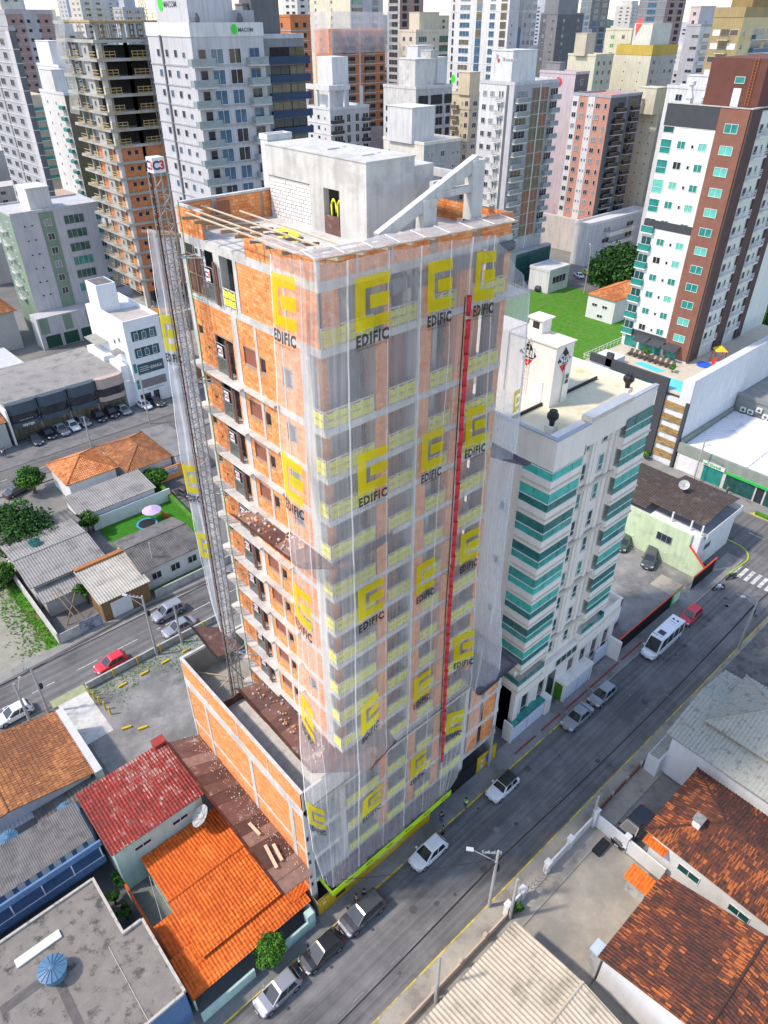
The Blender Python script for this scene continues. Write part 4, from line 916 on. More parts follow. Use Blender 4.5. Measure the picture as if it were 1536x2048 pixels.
for x0, x1 in ((42.35, 45.0), (45.05, 47.85)): q = MB(); ribbed(q, x0, x1, 26.95, .13, 2.3, .3, .02); q.build('gate_leaf', mat('pale_blue_white_paint', (.62, .66, .74), .6, .06, 1), AN)
for i in range(5): q = MB(); q.box(42.35+i*1.12, 26.9, 2.55, 43.4+i*1.12, 27.75, 2.6); q.build('glass_canopy', teal, AN)
AN2 = root('entrance_porch', 'cream roofed entrance porch with a green climbing wall and white gates', 'porch', (51, 26.6, 0))
q = MB(); q.box(50.9, 26.4, 2.55, 56.2, 28.0, 2.95); q.box(50.9, 26.45, .13, 51.15, 26.8, 2.55); q.box(55.95, 26.45, .13, 56.15, 27.8, 2.55); q.build('wall', cream, AN2)
for x0, x1 in ((51.2, 53.5), (53.55, 55.9)): q = MB(); ribbed(q, x0, x1, 26.55, .13, 2.5, .3, .02); q.build('gate_leaf', MT['pale_blue_white_paint'], AN2)
q = MB(); q.box(58.2, 27.4, .13, 61.6, 27.6, 2.4); q.build('gate_leaf', MT['pale_blue_white_paint'], AN2)
q = MB(); q.box(50.85, 26.85, .13, 50.95, 27.8, 2.5); q.build('green_wall', grs, AN2)
# ================================================================ gravel lot fence, red trim
rf = root('lot_fence', 'black corrugated fence with a bright red top edge in front of the gravel lot', 'fence', (61.5, 26.7, 0))
q = MB(); ribbed(q, 61.4, 76.9, 26.7, .1, 2.35, .25, .04); q.build('corrugated_sheet', black, rf)
q = MB(); q.box(61.3, 26.62, 2.35, 77, 26.76, 2.5); q.build('top_trim', mat('orange_red_trim', (.68, .07, .03), .5, .1, 1), rf)
q = MB(); q.box(74.2, 26.55, .3, 76.6, 26.6, 2.5, 0); q.box(74.6, 26.52, .6, 76.3, 26.54, 2.2, 1); q.build('advert_panel', [mat('sign_green', (.02, .45, .08), .5, .05, 1), white], rf)
q = MB(); q.box(60.9, 25.9, 0, 61.2, 27.6, 3.2); tag(q.build('wall_pillar', cream), 'cream wall end between the podium gates and the black red-topped fence', 'wall')
rf2 = root('lot_fence', 'short black fence with orange top edge beside the light green building', 'fence', (79.7, 26.7, 0))
q = MB(); ribbed(q, 79.7, 86.0, 26.6, .1, 2.4, .25, .04); q.build('corrugated_sheet', black, rf2); q = MB(); q.box(79.6, 26.5, 2.4, 86, 26.66, 2.55); q.build('top_trim', MT['orange_red_trim'], rf2)
sheet('driveway', rect(76.9, 26.5, 80, 31.0), .05, pav2)
# ================================================================ light green building with brown roof and terrace
lg = mat('light_green_render', (.50, .60, .40), .85, .1, .6, c2=(.40, .48, .33), f=.25, s2=.4, st=.15)
GB = root('green_walled_house', 'light green walled building with brown corrugated roof and white rooftop terrace', 'house', (82.7, 27, 0))
q = MB(); q.box(82.7, 29.5, 0, 83.0, 44.5, 6.2); q.prism([(82.7, 26.8), (83.0, 26.8), (83.0, 29.5), (82.7, 29.5)], 0, [2.2, 2.2, 4.4, 4.4]); q.build('boundary_wall', lg, GB)
q = MB(); q.bar((82.83, 26.8, 2.28), (82.83, 29.5, 4.5), .34, .1); q.build('wall_coping', MT['orange_red_trim'], GB)
q = MB(); q.box(83.0, 28.4, 0, 93.5, 44.5, 5.6); q.box(83.0, 28.4, 5.6, 84.0, 36, 6.4); q.build('wall', white, GB)
q = MB(); q.box(84.0, 28.2, 5.6, 94.3, 44.5, 5.68); q.build('terrace_floor', mat('blue_grey_paint', (.30, .33, .38), .6, .1, 1), GB)
q = MB(); q.box(94.2, 28, 5.7, 94.3, 36, 6.7); q.box(84, 28.0, 5.7, 94.3, 28.1, 6.7); q.build('terrace_rail', white, GB)
for y in (28.6, 30.2, 33.0): q = MB(); q.box(83.3, y, 5.6, 83.5, y+.2, 8.0); q.build('post', white, GB)
window(GB, 'x', 82.69, 32.0, 3.2, 2.3, 1.3, steel, [gdark], 2); window(GB, 'y', 28.38, 85, 3.2, 1.7, .9, steel, [gdark], 3)
for y, z in ((40, 1.8), (37.5, 1.7), (35, 1.6), (32.3, 1.5)):
    q = MB(); q.box(82.6, y, z, 82.69, y+.22, z+.2); q.build('wall_lamp', white, GB)
# ================================================================ roofs with real corrugation and tiles
def tiles(name, c, cd, cl, n=None):
    return [mat(name, c, .85, .22, 3), mat(name+'_dark', cd, .9, .25, 3), mat(name+'_light', cl, .85, .2, 3)]
T_OR = tiles('orange_tile', (.62, .13, .02), (.50, .10, .018), (.68, .17, .03))
T_RU = tiles('rust_tile', (.13, .042, .025), (.065, .032, .026), (.38, .11, .033))
T_RE = tiles('red_weathered_tile', (.30, .045, .035), (.20, .04, .035), (.34, .19, .16))
T_BR = tiles('brown_tile', (.36, .15, .06), (.24, .10, .05), (.50, .22, .09))
T_OM = tiles('mid_orange_tile', (.55, .20, .07), (.38, .13, .05), (.66, .28, .12))
C_GR = [mat('fibre_cement_grey', (.27, .26, .245), .95, .2, 1.0, c2=(.17, .165, .155), f=.4, s2=.5, st=0)]
C_DG = [mat('fibre_cement_dark', (.15, .145, .14), .95, .25, 1.0, c2=(.09, .088, .085), f=.45, s2=.6)]
C_BG = [mat('fibre_cement_beige', (.50, .43, .33), .95, .2, 1.0, c2=(.30, .265, .20), f=.4, s2=.5)]
C_MO = [mat('mossy_fibre_cement', (.36, .36, .31), .95, .18, 1.6, c2=(.22, .22, .19), f=.4, s2=1.6)]
C_WH = [mat('white_metal_sheet', (.66, .68, .70), .45, .06, .6, c2=(.5, .52, .54), f=.2, s2=.3)]
C_BN = [mat('dark_brown_sheet', (.075, .055, .048), .9, .25, 1.5, c2=(.12, .10, .09), f=.3, s2=.8)]
C_SV = [mat('silver_sheet', (.45, .47, .49), .5, .15, 1)]
from mathutils import noise as _ns
def pick(p, nm):
    # old and newer tiles lie in drifts, not scattered evenly
    if nm == 1: return 0
    a = _ns.noise(p*.2)*.7+.6*_ns.noise(p*1.3)+random.uniform(-.42, .42)
    return 1 if a < -.12 else (2 if a > .38 else 0)
def roof(par, pts, mats, pitch=.28, L=.42, amp=.035, lap=.022, name='roof_covering', wave=True, wts=(0, 0, 0, 1, 2)):
    P_ = [Vector(p) for p in pts]; n = (P_[1]-P_[0]).cross(P_[2]-P_[0]).normalized()
    if n.z < 0: n = -n
    s = Vector((0, 0, -1)); s = (s-n*s.dot(n)).normalized(); u = n.cross(s); o = P_[0]
    uv = [((p-o).dot(u), (p-o).dot(s)) for p in P_]; u0 = min(a for a, _ in uv); u1 = max(a for a, _ in uv); v0 = min(b for _, b in uv)
    q = MB(); ns = 4 if wave else 2; k = 0; du = pitch/ns; nm = len(mats)
    prof = (0, 1, .15, -.6) if wave else (0, 1)
    def span(a):
        c = []
        for (x0, y0), (x1, y1) in zip(uv, uv[1:]+uv[:1]):
            if (x0 <= a < x1) or (x1 <= a < x0): c.append(y0+(y1-y0)*(a-x0)/(x1-x0))
        return (min(c), max(c)) if len(c) >= 2 else None
    a = u0
    while a < u1-1e-4:
        b_ = min(a+du, u1); sp = span((a+b_)/2)
        if sp:
            h0, h1 = prof[k % ns]*amp, prof[(k+1) % ns]*amp; v = sp[0]; r = int((v-v0)/L); col = k//ns
            while v < sp[1]-1e-4:
                e = min(v0+(r+1)*L, sp[1])
                if e > v+1e-4:
                    l0 = lap*((v-v0)/L-r); l1 = lap*((e-v0)/L-r)
                    q.poly([o+u*a+s*v+n*(h0+l0), o+u*a+s*e+n*(h0+l1), o+u*b_+s*e+n*(h1+l1), o+u*b_+s*v+n*(h1+l0)], pick(o+u*a+s*v, nm))
                v = e; r += 1
        a = b_; k += 1
    ob = q.build(name, mats, par); ob['kind'] = 'stuff'; return ob
def rplan(par, x0, y0, x1, y1, z, rh, typ, mats, ov=.4, ridge=True, rm=None, **kw):
    """roof over a rectangle: hip, gx (ridge along X), gy (ridge along Y), s-x s+x s-y s+y (shed falling that way)"""
    x0 -= ov; y0 -= ov; x1 += ov; y1 += ov; cx, cy = (x0+x1)/2, (y0+y1)/2; Z = z+rh; R_ = []
    if typ == 'hip':
        if x1-x0 > y1-y0: d = (y1-y0)/2; A, B_ = (x0+d, cy, Z), (x1-d, cy, Z)
        else: d = (x1-x0)/2; A, B_ = (cx, y0+d, Z), (cx, y1-d, Z)
        c = [(x0, y0, z), (x1, y0, z), (x1, y1, z), (x0, y1, z)]
        if x1-x0 > y1-y0: F = [[c[0], c[1], B_, A], [c[2], c[3], A, B_], [c[3], c[0], A], [c[1], c[2], B_]]; R_ = [(A, B_), (A, c[0]), (A, c[3]), (B_, c[1]), (B_, c[2])]
        else: F = [[c[1], c[2], B_, A], [c[3], c[0], A, B_], [c[0], c[1], A], [c[2], c[3], B_]]; R_ = [(A, B_), (A, c[0]), (A, c[1]), (B_, c[2]), (B_, c[3])]
    elif typ == 'gx': A, B_ = (x0, cy, Z), (x1, cy, Z); F = [[(x0, y0, z), (x1, y0, z), B_, A], [(x1, y1, z), (x0, y1, z), A, B_]]; R_ = [(A, B_)]
    elif typ == 'gy': A, B_ = (cx, y0, Z), (cx, y1, Z); F = [[(x1, y0, z), (x1, y1, z), B_, A], [(x0, y1, z), (x0, y0, z), A, B_]]; R_ = [(A, B_)]
    elif typ == 's-y': F = [[(x0, y0, z), (x1, y0, z), (x1, y1, Z), (x0, y1, Z)]]
    elif typ == 's+y': F = [[(x0, y0, Z), (x1, y0, Z), (x1, y1, z), (x0, y1, z)]]
    elif typ == 's-x': F = [[(x0, y0, z), (x1, y0, Z), (x1, y1, Z), (x0, y1, z)]]
    else: F = [[(x0, y0, Z), (x1, y0, z), (x1, y1, z), (x0, y1, Z)]]
    for f in F: roof(par, f, mats, **kw)
    if ridge and R_:
        q = MB()
        for a, b_ in R_:
            n = max(1, int((Vector(b_)-Vector(a)).length/.4)); A_, B2 = Vector(a)+Vector((0, 0, .03)), Vector(b_)+Vector((0, 0, .03))
            for i in range(n): q.tube(A_.lerp(B2, i/n), A_.lerp(B2, (i+.95)/n), .10, 6, 0, .12)
        q.build('roof_ridge', rm or mats[min(1, len(mats)-1)], par)
    # underside, closing the roof to the walls
    q = MB()
    for f in F: q.poly([(p[0], p[1], p[2]-.07) for p in f])
    q.build('roof_underside', wood, par)
def gable(mb, x0, y0, x1, y1, z, rh, typ, m=0):
    cx, cy = (x0+x1)/2, (y0+y1)/2
    if typ == 'gx':
        for x in (x0, x1-.15): mb.v += [(x, y0, z), (x, y1, z), (x, cy, z+rh), (x+.15, y0, z), (x+.15, y1, z), (x+.15, cy, z+rh)]; k = len(mb.v)-6; mb.f += [(k, k+2, k+1), (k+3, k+4, k+5), (k, k+3, k+5, k+2), (k+1, k+2, k+5, k+4)]; mb.m += [m]*4
    elif typ == 'gy':
        for y in (y0, y1-.15): mb.v += [(x0, y, z), (x1, y, z), (cx, y, z+rh), (x0, y+.15, z), (x1, y+.15, z), (cx, y+.15, z+rh)]; k = len(mb.v)-6; mb.f += [(k, k+1, k+2), (k+3, k+5, k+4), (k, k+2, k+5, k+3), (k+1, k+4, k+5, k+2)]; mb.m += [m]*4
def house(label, x0, y0, x1, y1, z, rh, typ, mats, wm=None, ov=.4, name='house', wins=(), zb=0, **kw):
    H = root(name, label, 'house', (x0, y0, zb)); q = MB(); q.box(x0, y0, zb, x1, y1, z-.08); gable(q, x0, y0, x1, y1, z-.08, rh*(1-.0), typ) if typ in ('gx', 'gy') else None
    if typ[0] == 's':
        a = [(x0, y0), (x1, y0), (x1, y1), (x0, y1)]; tz = {'s-y': (z, z, z+rh, z+rh), 's+y': (z+rh, z+rh, z, z), 's-x': (z, z+rh, z+rh, z), 's+x': (z+rh, z, z, z+rh)}[typ]; q.prism(a, z-.08, [t-.1 for t in tz])
    q.build('wall', wm or white, H); rplan(H, x0, y0, x1, y1, z, rh, typ, mats, ov, **kw)
    for (f, c, u, zz, w_, h_, pn) in wins: window(H, f, c, u, zz, w_, h_, white, pn, 1, None)
    return H
TIL = dict(pitch=.30, L=.42, amp=.045, lap=.04); COR = dict(pitch=.36, L=2.2, amp=.05, lap=.02); FIN = dict(pitch=.18, L=2.4, amp=.02, lap=.015)
# green building roof and bank
roof(GB, [(83.4, 29.6, 7.3), (93.8, 29.0, 7.3), (94.2, 33.4, 8.2), (83.4, 33.2, 8.2)], C_BN, **COR) if False else None
rplan(GB, 84.2, 29.0, 94.0, 37.0, 7.6, .8, 'gy', C_BN, .2, **COR); rplan(GB, 83.4, 37.2, 93.6, 44.0, 6.8, .7, 'gy', C_BN, .2, **COR)
BK = root('bank_shop', 'low bank shop with white metal roof, grey green fascia and bright green sign band', 'shop', (107.2, 28.5, 0))
gfa = mat('grey_green_fascia', (.24, .27, .23), .8, .15, .8)
q = MB(); q.box(107.4, 8, 0, 126, 44.8, 4.2); q.build('wall', mat('shop_wall', (.55, .53, .47), .8, .1, 1), BK)
q = MB(); q.box(107.2, 8, 3.4, 107.6, 44.9, 5.2); q.box(107.6, 44.6, 4.2, 126, 44.95, 5.6); q.build('fascia', gfa, BK)
roof(BK, [(107.6, 8, 4.4), (126, 8, 4.9), (126, 33.5, 5.4), (107.6, 33.5, 4.9)], C_WH, pitch=.9, L=9, amp=.05, lap=0, wave=True); roof(BK, [(107.6, 33.6, 4.9), (126, 33.6, 5.4), (126, 44.5, 4.9), (107.6, 44.5, 4.4)], C_WH, pitch=.9, L=9, amp=.05, lap=0)
sgreen = mat('sign_green', (.02, .45, .08), .5, .05, 1)
for a, e, m_ in ((40.6, 44.3, white), (36.6, 39.9, teal), (31.2, 36.0, teal_d), (29.7, 30.9, gdark), (27.0, 29.4, teal_d)): q = MB(); q.box(107.33, a, .2, 107.39, e, 3.0); q.build('shop_window' if m_ is not white else 'roller_shutter', m_, BK)
q = MB(); q.box(107.1, 36.4, 3.1, 107.19, 40.2, 3.9); text_on(q, 'Sicredi', (107.06, 38.0, 3.28), YL, UP, .5, 1, .03); q.lathe([(.3, 0), (.3, .05)], 10, 1, (107.08, 39.75, 3.5)); q.build('sign', [white, sgreen], BK)
q = MB(); q.box(107.05, 24, 3.0, 107.32, 36.2, 3.4); q.build('green_band', sgreen, BK)
q = MB(); text_on(q, 'SORVETES', (107.28, 33.6, 1.9), YL, UP, .3, 0, .03); text_on(q, 'artesanais', (107.28, 33.6, 1.5), YL, UP, .2, 1, .0); q.build('window_lettering', [white, white], BK) if False else None
BG = root('warehouse', 'grey walled warehouse with a row of air conditioners behind the bank roof', 'warehouse', (126.5, 20, 0))
q = MB(); q.box(126.5, 8, 0, 150, 44.8, 7.6); q.box(126.3, 8, 7.6, 126.8, 44.8, 8.4); q.build('wall', mat('grey_render', (.22, .24, .23), .85, .12, .6, st=.1), BG)
q = MB(); q.box(126.8, 8, 7.6, 150, 44.8, 7.75); q.build('roof_deck', C_GR[0], BG)
acb = MB(); acb.box(0, 0, 0, .35, .9, .75, 0); acb.lathe([(.28, 0), (.28, .02)], 10, 1); ac0 = None
def ac_mesh():
    b = MB(); b.box(0, 0, 0, .4, .9, .75, 0); g_ = [(-.012, .4+.27*math.cos(t), .37+.27*math.sin(t)) for t in np.linspace(0, 2*math.pi, 13)[:-1]]; b.poly(g_[::-1], 1)
    for zz in (.2, .37, .54): b.box(-.03, .15, zz, -.013, .65, zz+.02, 0)
    return b.mesh('air_conditioner', [white, gdark])
ACM = ac_mesh()
for i in range(9):
    o = put('air_conditioner', ACM, None, (125.95, 42.6-i*1.35, 5.3+(.8 if i % 3 == 2 else 0))); o.scale = (1.1, 1.1, 1.1); tag(o, 'white air conditioner unit in the row on the grey warehouse wall above the bank roof', 'air conditioner', 'air conditioners above the bank roof')
# ================================================================ brown and white apartment tower with its pool podium
D = 131; bx, by, bz = 119.8, 52.9, 53.0; bye = 66.2
bwn = mat('brown_render', (.23, .105, .075), .85, .12, .8, st=.12); bdk = mat('dark_brown_render', (.095, .06, .055), .85, .12, .8, st=.1); bch = mat('charcoal_band', (.055, .058, .065), .7, .1, 1); bwh = mat('tower_white', (.68, .70, .64), .8, .05, .6, st=.12)
TB = root('apartment_tower', 'tall white and brown apartment tower with teal windows standing on a pool podium', 'building', (bx, by, 0))
q = MB(); q.box(bx, by, 12, 150, bye, bz-.5); q.build('wall', bwh, TB)
q = MB(); q.box(bx-.06, by-.06, 13.5, bx+.0-.003, 57.5, bz); q.box(bx-.06, by-.06, 13.5, bx+3.4, by-.003, bz); q.build('brown_panel', bwn, TB)
q = MB()
for a, e in ((0, 3.3), (9.0, 12.2), (17.5, 20)): q.box(bx+a, by-.35, 13.5, bx+e, by-.07, bz)
q.build('dark_pier', bdk, TB)
for z0, z1 in ((bz-3.1, bz+.1), (bz-18.6, bz-17.3), (15.4, 16.6)): q = MB(); q.box(bx-.08, 57.5, z0, bx-.003, bye+.1, z1); q.build('charcoal_band', bch, TB)
q = MB(); q.box(bx-.15, by-.4, bz-.0, 150, by+.1, bz+.15); q.box(bx-.15, by+.1, bz, bx+.15, bye+.1, bz+.15); q.box(bx+.15, by+.1, bz-.5, 150, bye, bz-.4); q.build('roof_edge', mat('dirty_white', (.45, .44, .41), .9, .2, 1), TB)
q = MB(); q.box(bx+2.2, by+.2, bz-.4, 150, bye-4.5, bz+6.2); q.build('roof_room', bdk if False else mat('deep_brown_render', (.13, .05, .04), .85, .12, .8), TB)
q = MB(); q.box(bx+2.16, by+3.2, bz, bx+2.19, by+4.4, bz+2.4); q.build('roof_door', white, TB); window(TB, 'x', bx+2.17, by+3.0, bz+3.0, 1.5, .9, white, [teal], 0)
q = MB()
for d in (0, .5): q.tube((bx+2.0, by+1.6+d, bz+.2), (bx+2.0, by+1.6+d, bz+6.5), .04, 4)
for z in np.arange(bz+.5, bz+6.4, .4): q.tube((bx+2.0, by+1.6, z), (bx+2.0, by+2.1, z), .025, 4); 
q.build('ladder', mat('orange_rust', (.40, .14, .03), .8, .2, 2), TB)
for x, y in ((bx+2, bye-2.2), (bx+5, bye-3.4)):
    q = MB(); q.box(x-.5, y-.5, bz-.4, x+.5, y+.5, bz+.7); q.lathe([(.75, .7), (.3, 1.7), (.3, 2.4), (.55, 2.5), (.55, 3.0), (.2, 3.1)], 12, 0, (x, y, bz)); q.build('roof_cowl', white, TB)
tw = [teal, glass('mint_glass', (.10, .48, .40), .12, .2, 1.5), gdark, MT['mint_glass']]
for k in range(12):
    f = bz-3.9-3.0*k-.5
    window(TB, 'x', bx-.065, 54.1, f+1.05, 2.1, 1.3, white, [tw[1], tw[0], tw[1]], 1)
    window(TB, 'x', bx-.005, 58.3, f+1.2, 1.4, 1.15, bwh, [gdark, teal, tw[1]], 1); window(TB, 'x', bx-.005, 60.4, f+1.4, .5, .6, bwh, [gdark], 0)
    window(TB, 'x', bx-.005, 61.9, f+1.2, 1.4, 1.15, bwh, [gdark, teal, tw[1]], 1)
    if k < 5: window(TB, 'x', bx-.005, 64.3, f+.3, 1.9, 2.1, white, [teal, tw[1], teal_d], 0, None, cross=.45)
    else: balcony(TB, 'x', bx-.01, 64.2, f, 2.2, .5, bwh, white, teal); window(TB, 'x', bx-.005, 64.3, f+.3, 1.9, 2.0, white, [teal_d], 1)
    for u in (3.7, 12.6): 
        balcony(TB, 'y', by-.02, bx+u-.3, f+.6, 4.3, .9, white, white, gdark, kind='bars'); window(TB, 'y', by-.02, bx+u+.7, f+.9, 1.2, 1.3, bwh, [gdark], 0); window(TB, 'y', by-.02, bx+u+3.0, f+.9, .6, 1.3, bwh, [gdark], 0)
        q = None
        o = put('air_conditioner', ACM, TB, (bx+u+3.2, by-.75, f+.7), math.pi/2) if (k+int(u)) % 3 == 0 else None
PO = root('pool_podium', 'pool podium with charcoal frame and stone striped facade under the brown and white tower', 'building', (107.2, 45.1, 0))
q = MB(); q.box(107.5, 45.2, 0, 150, 47.0, 15.6); q.box(107.6, 45.4, 0, 112, 60.5, 12.2); q.box(112, 45.4, 0, 150, 66, 12.8); q.box(107.4, 60.5, 0, 112, 64.5, 14.6); q.build('wall', mat('podium_white', (.62, .64, .66), .85, .08, .5, st=.18), PO)
q = MB(); q.box(107.45, 45.05, 0, 150, 45.195, 16.2); q.build('side_wall', MT['podium_white'], PO)
q = MB(); q.box(107.1, 49.3, .5, 107.7, 50.8, 15.2); q.box(107.1, 45.0, 0, 107.7, 45.5, 12.2); q.box(107.1, 50.8, 13.8, 107.7, 64.6, 15.2); q.box(107.1, 60.2, 13.8, 107.7, 61.4, 16.2); q.build('charcoal_frame', bch, PO)
st_ = [mat('split_stone', (.34, .22, .09), .9, .2, 3), mat('split_stone_dark', (.16, .11, .06), .9, .2, 3), mat('split_stone_pale', (.46, .31, .13), .9, .2, 3)]
for k in range(5):
    q = MB(); z0 = 1.2+k*2.25
    bricks(q, 'x', 107.4, 45.6, 49.2, z0, z0+1.25, (), None, bw=.8, bh=.1, mats=st_); q.box(107.42, 45.5, z0, 107.59, 49.3, z0+1.25, 0); q.build('stone_cladding', st_, PO, stuff=True)
q = MB(); q.box(107.9, 51.2, 12.2, 111.2, 60.0, 13.6, 0); q.build('pool_edge', teal, PO)
pw = mat('pool_water', (.10, .62, .72), .05, .08, .6, spec=.8)
q = MB(); q.prism([(108.2, 46.4), (112.2, 46.4), (112.2, 52.5), (108.2, 52.5)], 12.9, 13.25); q.build('swimming_pool', pw, PO)
q = MB(); q.prism([(108.1, 52.6), (110.6, 52.6), (110.6, 60.0), (108.1, 60.0)], 12.9, 13.25); q.build('swimming_pool', pw, PO)
q = MB(); q.prism([(112.6, 54.2), (114.2, 53.6), (114.8, 58.5), (113.2, 59.2)], 12.9, 13.24); q.build('swimming_pool', pw, PO)
q = MB(); q.box(107.7, 45.5, 12.8, 150, 66, 13.2); q.build('pool_deck', mat('deck_stone', (.52, .46, .36), .9, .12, 1), PO)
q = MB()
for x in np.arange(108, 120, 1.2): q.tube((x, 66.3, 13.2), (x, 66.3, 14.3), .04, 4)
for a, e in (((107.6, 66.3), (120, 66.3)), ((107.6, 64.6), (107.6, 66.3))): q.tube((*a, 14.3), (*e, 14.3), .05, 4); q.tube((*a, 13.8), (*e, 13.8), .03, 4)
q.build('railing', white, PO)
for i, y in enumerate((54.4, 57.4, 60.4)): q = MB(); q.prism([(117.6, y), (119.7, y), (119.7, y+2.6), (117.6, y+2.6)], [15.3, 15.9, 15.9, 15.3], [15.42, 16.02, 16.02, 15.42]); q.build('awning', bch, PO)
for a, e in ((55, 57), (58, 62.5), (63, 65.5)): q = MB(); q.box(bx-.1, a, 13.2, bx-.02, e, 15.3); q.build('glass_door', teal, PO)
lg_ = MB(); lg_.box(0, 0, .28, 1.3, .6, .36); lg_.bar((1.3, .3, .33), (1.85, .3, .85), .6, .06); [lg_.box(a, b_, 0, a+.05, b_+.05, .28) for a in (.05, 1.2) for b_ in (.02, .53)]
LGM = lg_.mesh('sun_lounger', mat('dark_rattan', (.08, .05, .04), .7, .2, 4))
for i in range(9):
    o = put('sun_lounger', LGM, None, (115.4, 53.2+i*1.05, 13.2), .1); tag(o, 'dark brown sun lounger in the row beside the pool under the brown and white tower', 'sun lounger', 'sun loungers beside the pool')
PG = root('playground_toy', 'small colourful playground frame with yellow roof at the foot of the brown tower', 'playground', (124, 49.5, 13.2))
q = MB(); q.lathe([(1.5, 0), (0, .9)], 4, 0, (125, 49.6, 15.4), cap=False); q.build('toy_roof', yelp, PG)
q = MB(); [q.tube((125+a, 49.6+b_, 13.2), (125+a*.8, 49.6+b_*.8, 15.5), .08, 5) for a in (-1, 1) for b_ in (-1, 1)]; q.bar((123.9, 49.6, 14.3), (122.2, 49.2, 13.3), .5, .08); q.build('toy_post', red, PG)
q = MB(); q.lathe([(1.3, 0), (1.3, .25), (1.1, .25), (1.1, .1)], 12, 0, (121.6, 50.3, 13.2)); q.build('toy_basin', MT['blue_sign'], PG)
# ================================================================ vacant grass plot and the buildings round it
sheet('grass_plot', [(120, 76), (150, 76), (178, 96), (178, 122), (120, 122)], .03, grs)
house('small white house with a weathered orange roof at the edge of the grass plot', 160, 92, 176, 100, 6.0, 1.8, 'hip', T_OM, white, wins=[('x', 159.98, 94, 3.3, 1.5, .8, [gdark]), ('x', 159.98, 97, 3.3, 1.5, .8, [gdark]), ('x', 159.98, 95, .8, 1.6, .8, [gdark])], **TIL)
# ================================================================ houses across the street, lower right
house('beige corrugated roof bungalow at the bottom edge of the picture', 10, 1.5, 26.6, 13.6, 3.0, .9, 'gx', C_BG, white, .5, **COR)
hb = house('large dark rust tiled roof house at the bottom right', 29.6, -8, 38.6, 7.4, 4.3, 2.2, 'gx', T_RU, white, .4, **TIL)
hr = house('white house with rust tiled hip roof and a small chimney vent', 41.6, -4.5, 49.6, 10.3, 4.9, 1.7, 'hip', T_RU, white, .7, wins=[('x', 41.58, 5.6, 2.2, 2.0, 1.0, [teal_d]), ('x', 41.58, 1.2, 2.2, 1.8, 1.0, [teal_d])], **TIL)
q = MB(); q.box(43.6, 7.6, 5.6, 44.3, 8.3, 6.8, 0); q.box(43.5, 7.5, 6.8, 44.4, 8.4, 7.0, 1); q.build('chimney', [white, conc_d], hr)
rplan(hr, 41.0, 8.9, 42.4, 10.6, 3.4, .5, 's-x', T_OR, .2, **TIL)
hw = house('white two storey house with mossy grey corrugated roof across the street', 51.3, 3.5, 62.5, 14.3, 6.0, 1.6, 'gy', C_MO, mat('house_white', (.64, .65, .66), .8, .06, .6, st=.1), .6, wins=[('x', 51.28, 4.2, 2.6, 1.6, 1.2, [teal])], **COR)
rplan(hw, 54.0, 5.0, 62.5, 12.6, 7.2, 2.0, 'hip', C_MO, .2, **COR)
q = MB(); q.box(50.0, 14.3, 0, 56.0, 15.6, 2.7); q.build('wall', MT['house_white'], hw); q = MB(); q.box(50.1, 14.5, 2.7, 55.8, 15.5, 2.75); q.build('terrace_floor', C_MO[0], hw)
house('long dark grey corrugated shed beyond the white house', 64.5, 0, 80, 15.0, 4.6, 1.4, 'gx', C_DG, white, .5, **COR)
house('dark grey sheet roofed shed at the right edge beyond the white house', 64, -16, 84, -1.2, 4.4, 1.2, 'gx', C_DG, white, .3, **COR)
house('grey roofed house behind the white house at the right edge', 53, -12, 63.5, 2.6, 5.5, 1.8, 'hip', C_MO, white, .4, **COR)
house('low tiled outbuilding at the far bottom right', 10, -16, 28.5, 0.8, 3.2, 1.6, 'gx', T_RU, white, .3, **TIL)
sheet('yard', rect(28.2, 7.6, 40.8, 15.6), .03, sand); sheet('yard', rect(41.0, 10.6, 51.0, 15.6), .03, grav); sheet('yard', rect(8, 13.0, 28.0, 15.6), .02, sand); sheet('yard', rect(28.6, -9, 52, 7.5), .012, pav)
YW = root('yard_wall', 'white painted yard wall with pillars round the sandy yard across the street', 'wall', (29.5, 15.6, 0))
q = MB(); q.box(40.9, 8.2, 0, 41.1, 15.4, 1.9); q.box(34, 15.5, 0, 41, 15.65, 1.5); q.box(28.4, 15.5, 0, 30.2, 15.65, 1.5); q.build('wall', white, YW)
for x, y, h in ((40.8, 15.3, 2.6), (37.2, 15.5, 1.7), (33.8, 15.5, 1.7), (30.2, 15.5, 1.7), (28.2, 15.5, 1.8), (41, 12, 2.1)): q = MB(); q.box(x-.2, y-.1, 0, x+.3, y+.35, h); q.box(x-.26, y-.16, h, x+.36, y+.41, h+.1); q.build('pillar', white, YW)
q = MB(); [q.box(30.6+i*.45, 15.55, .15, 30.64+i*.45, 15.6, 1.5) for i in range(7)]; q.box(30.5, 15.54, .8, 33.8, 15.58, .9); q.build('gate', steel, YW)
q = MB(); [q.box(19+i*3.0, 15.3, 0, 19.35+i*3.0, 15.6, 1.3) for i in range(3)]; q.box(10, 15.35, 0, 28, 15.5, .9); tag(q.build('front_wall', mat('pinkish_wall', (.50, .40, .32), .85, .12, 1)), 'low beige wall with posts in front of the beige roofed bungalow', 'wall')
bw2 = root('garden_wall', 'low brown brick wall with concrete posts in front of the gravel yard across the street', 'wall', (41.3, 15.9, 0))
q = MB(); q.box(41.5, 15.85, 0, 50.5, 15.98, .75); q.build('wall', mat('old_brick', (.22, .09, .055), .9, .2, 3), bw2)
for x in (42.0, 44.6, 47.2, 49.8): q = MB(); q.box(x, 15.78, 0, x+.22, 16.0, 1.15); q.build('post', conc, bw2)
oh = root('well_shelter', 'small orange tiled shelter against the yard wall', 'shelter', (37.6, 8.2, 0))
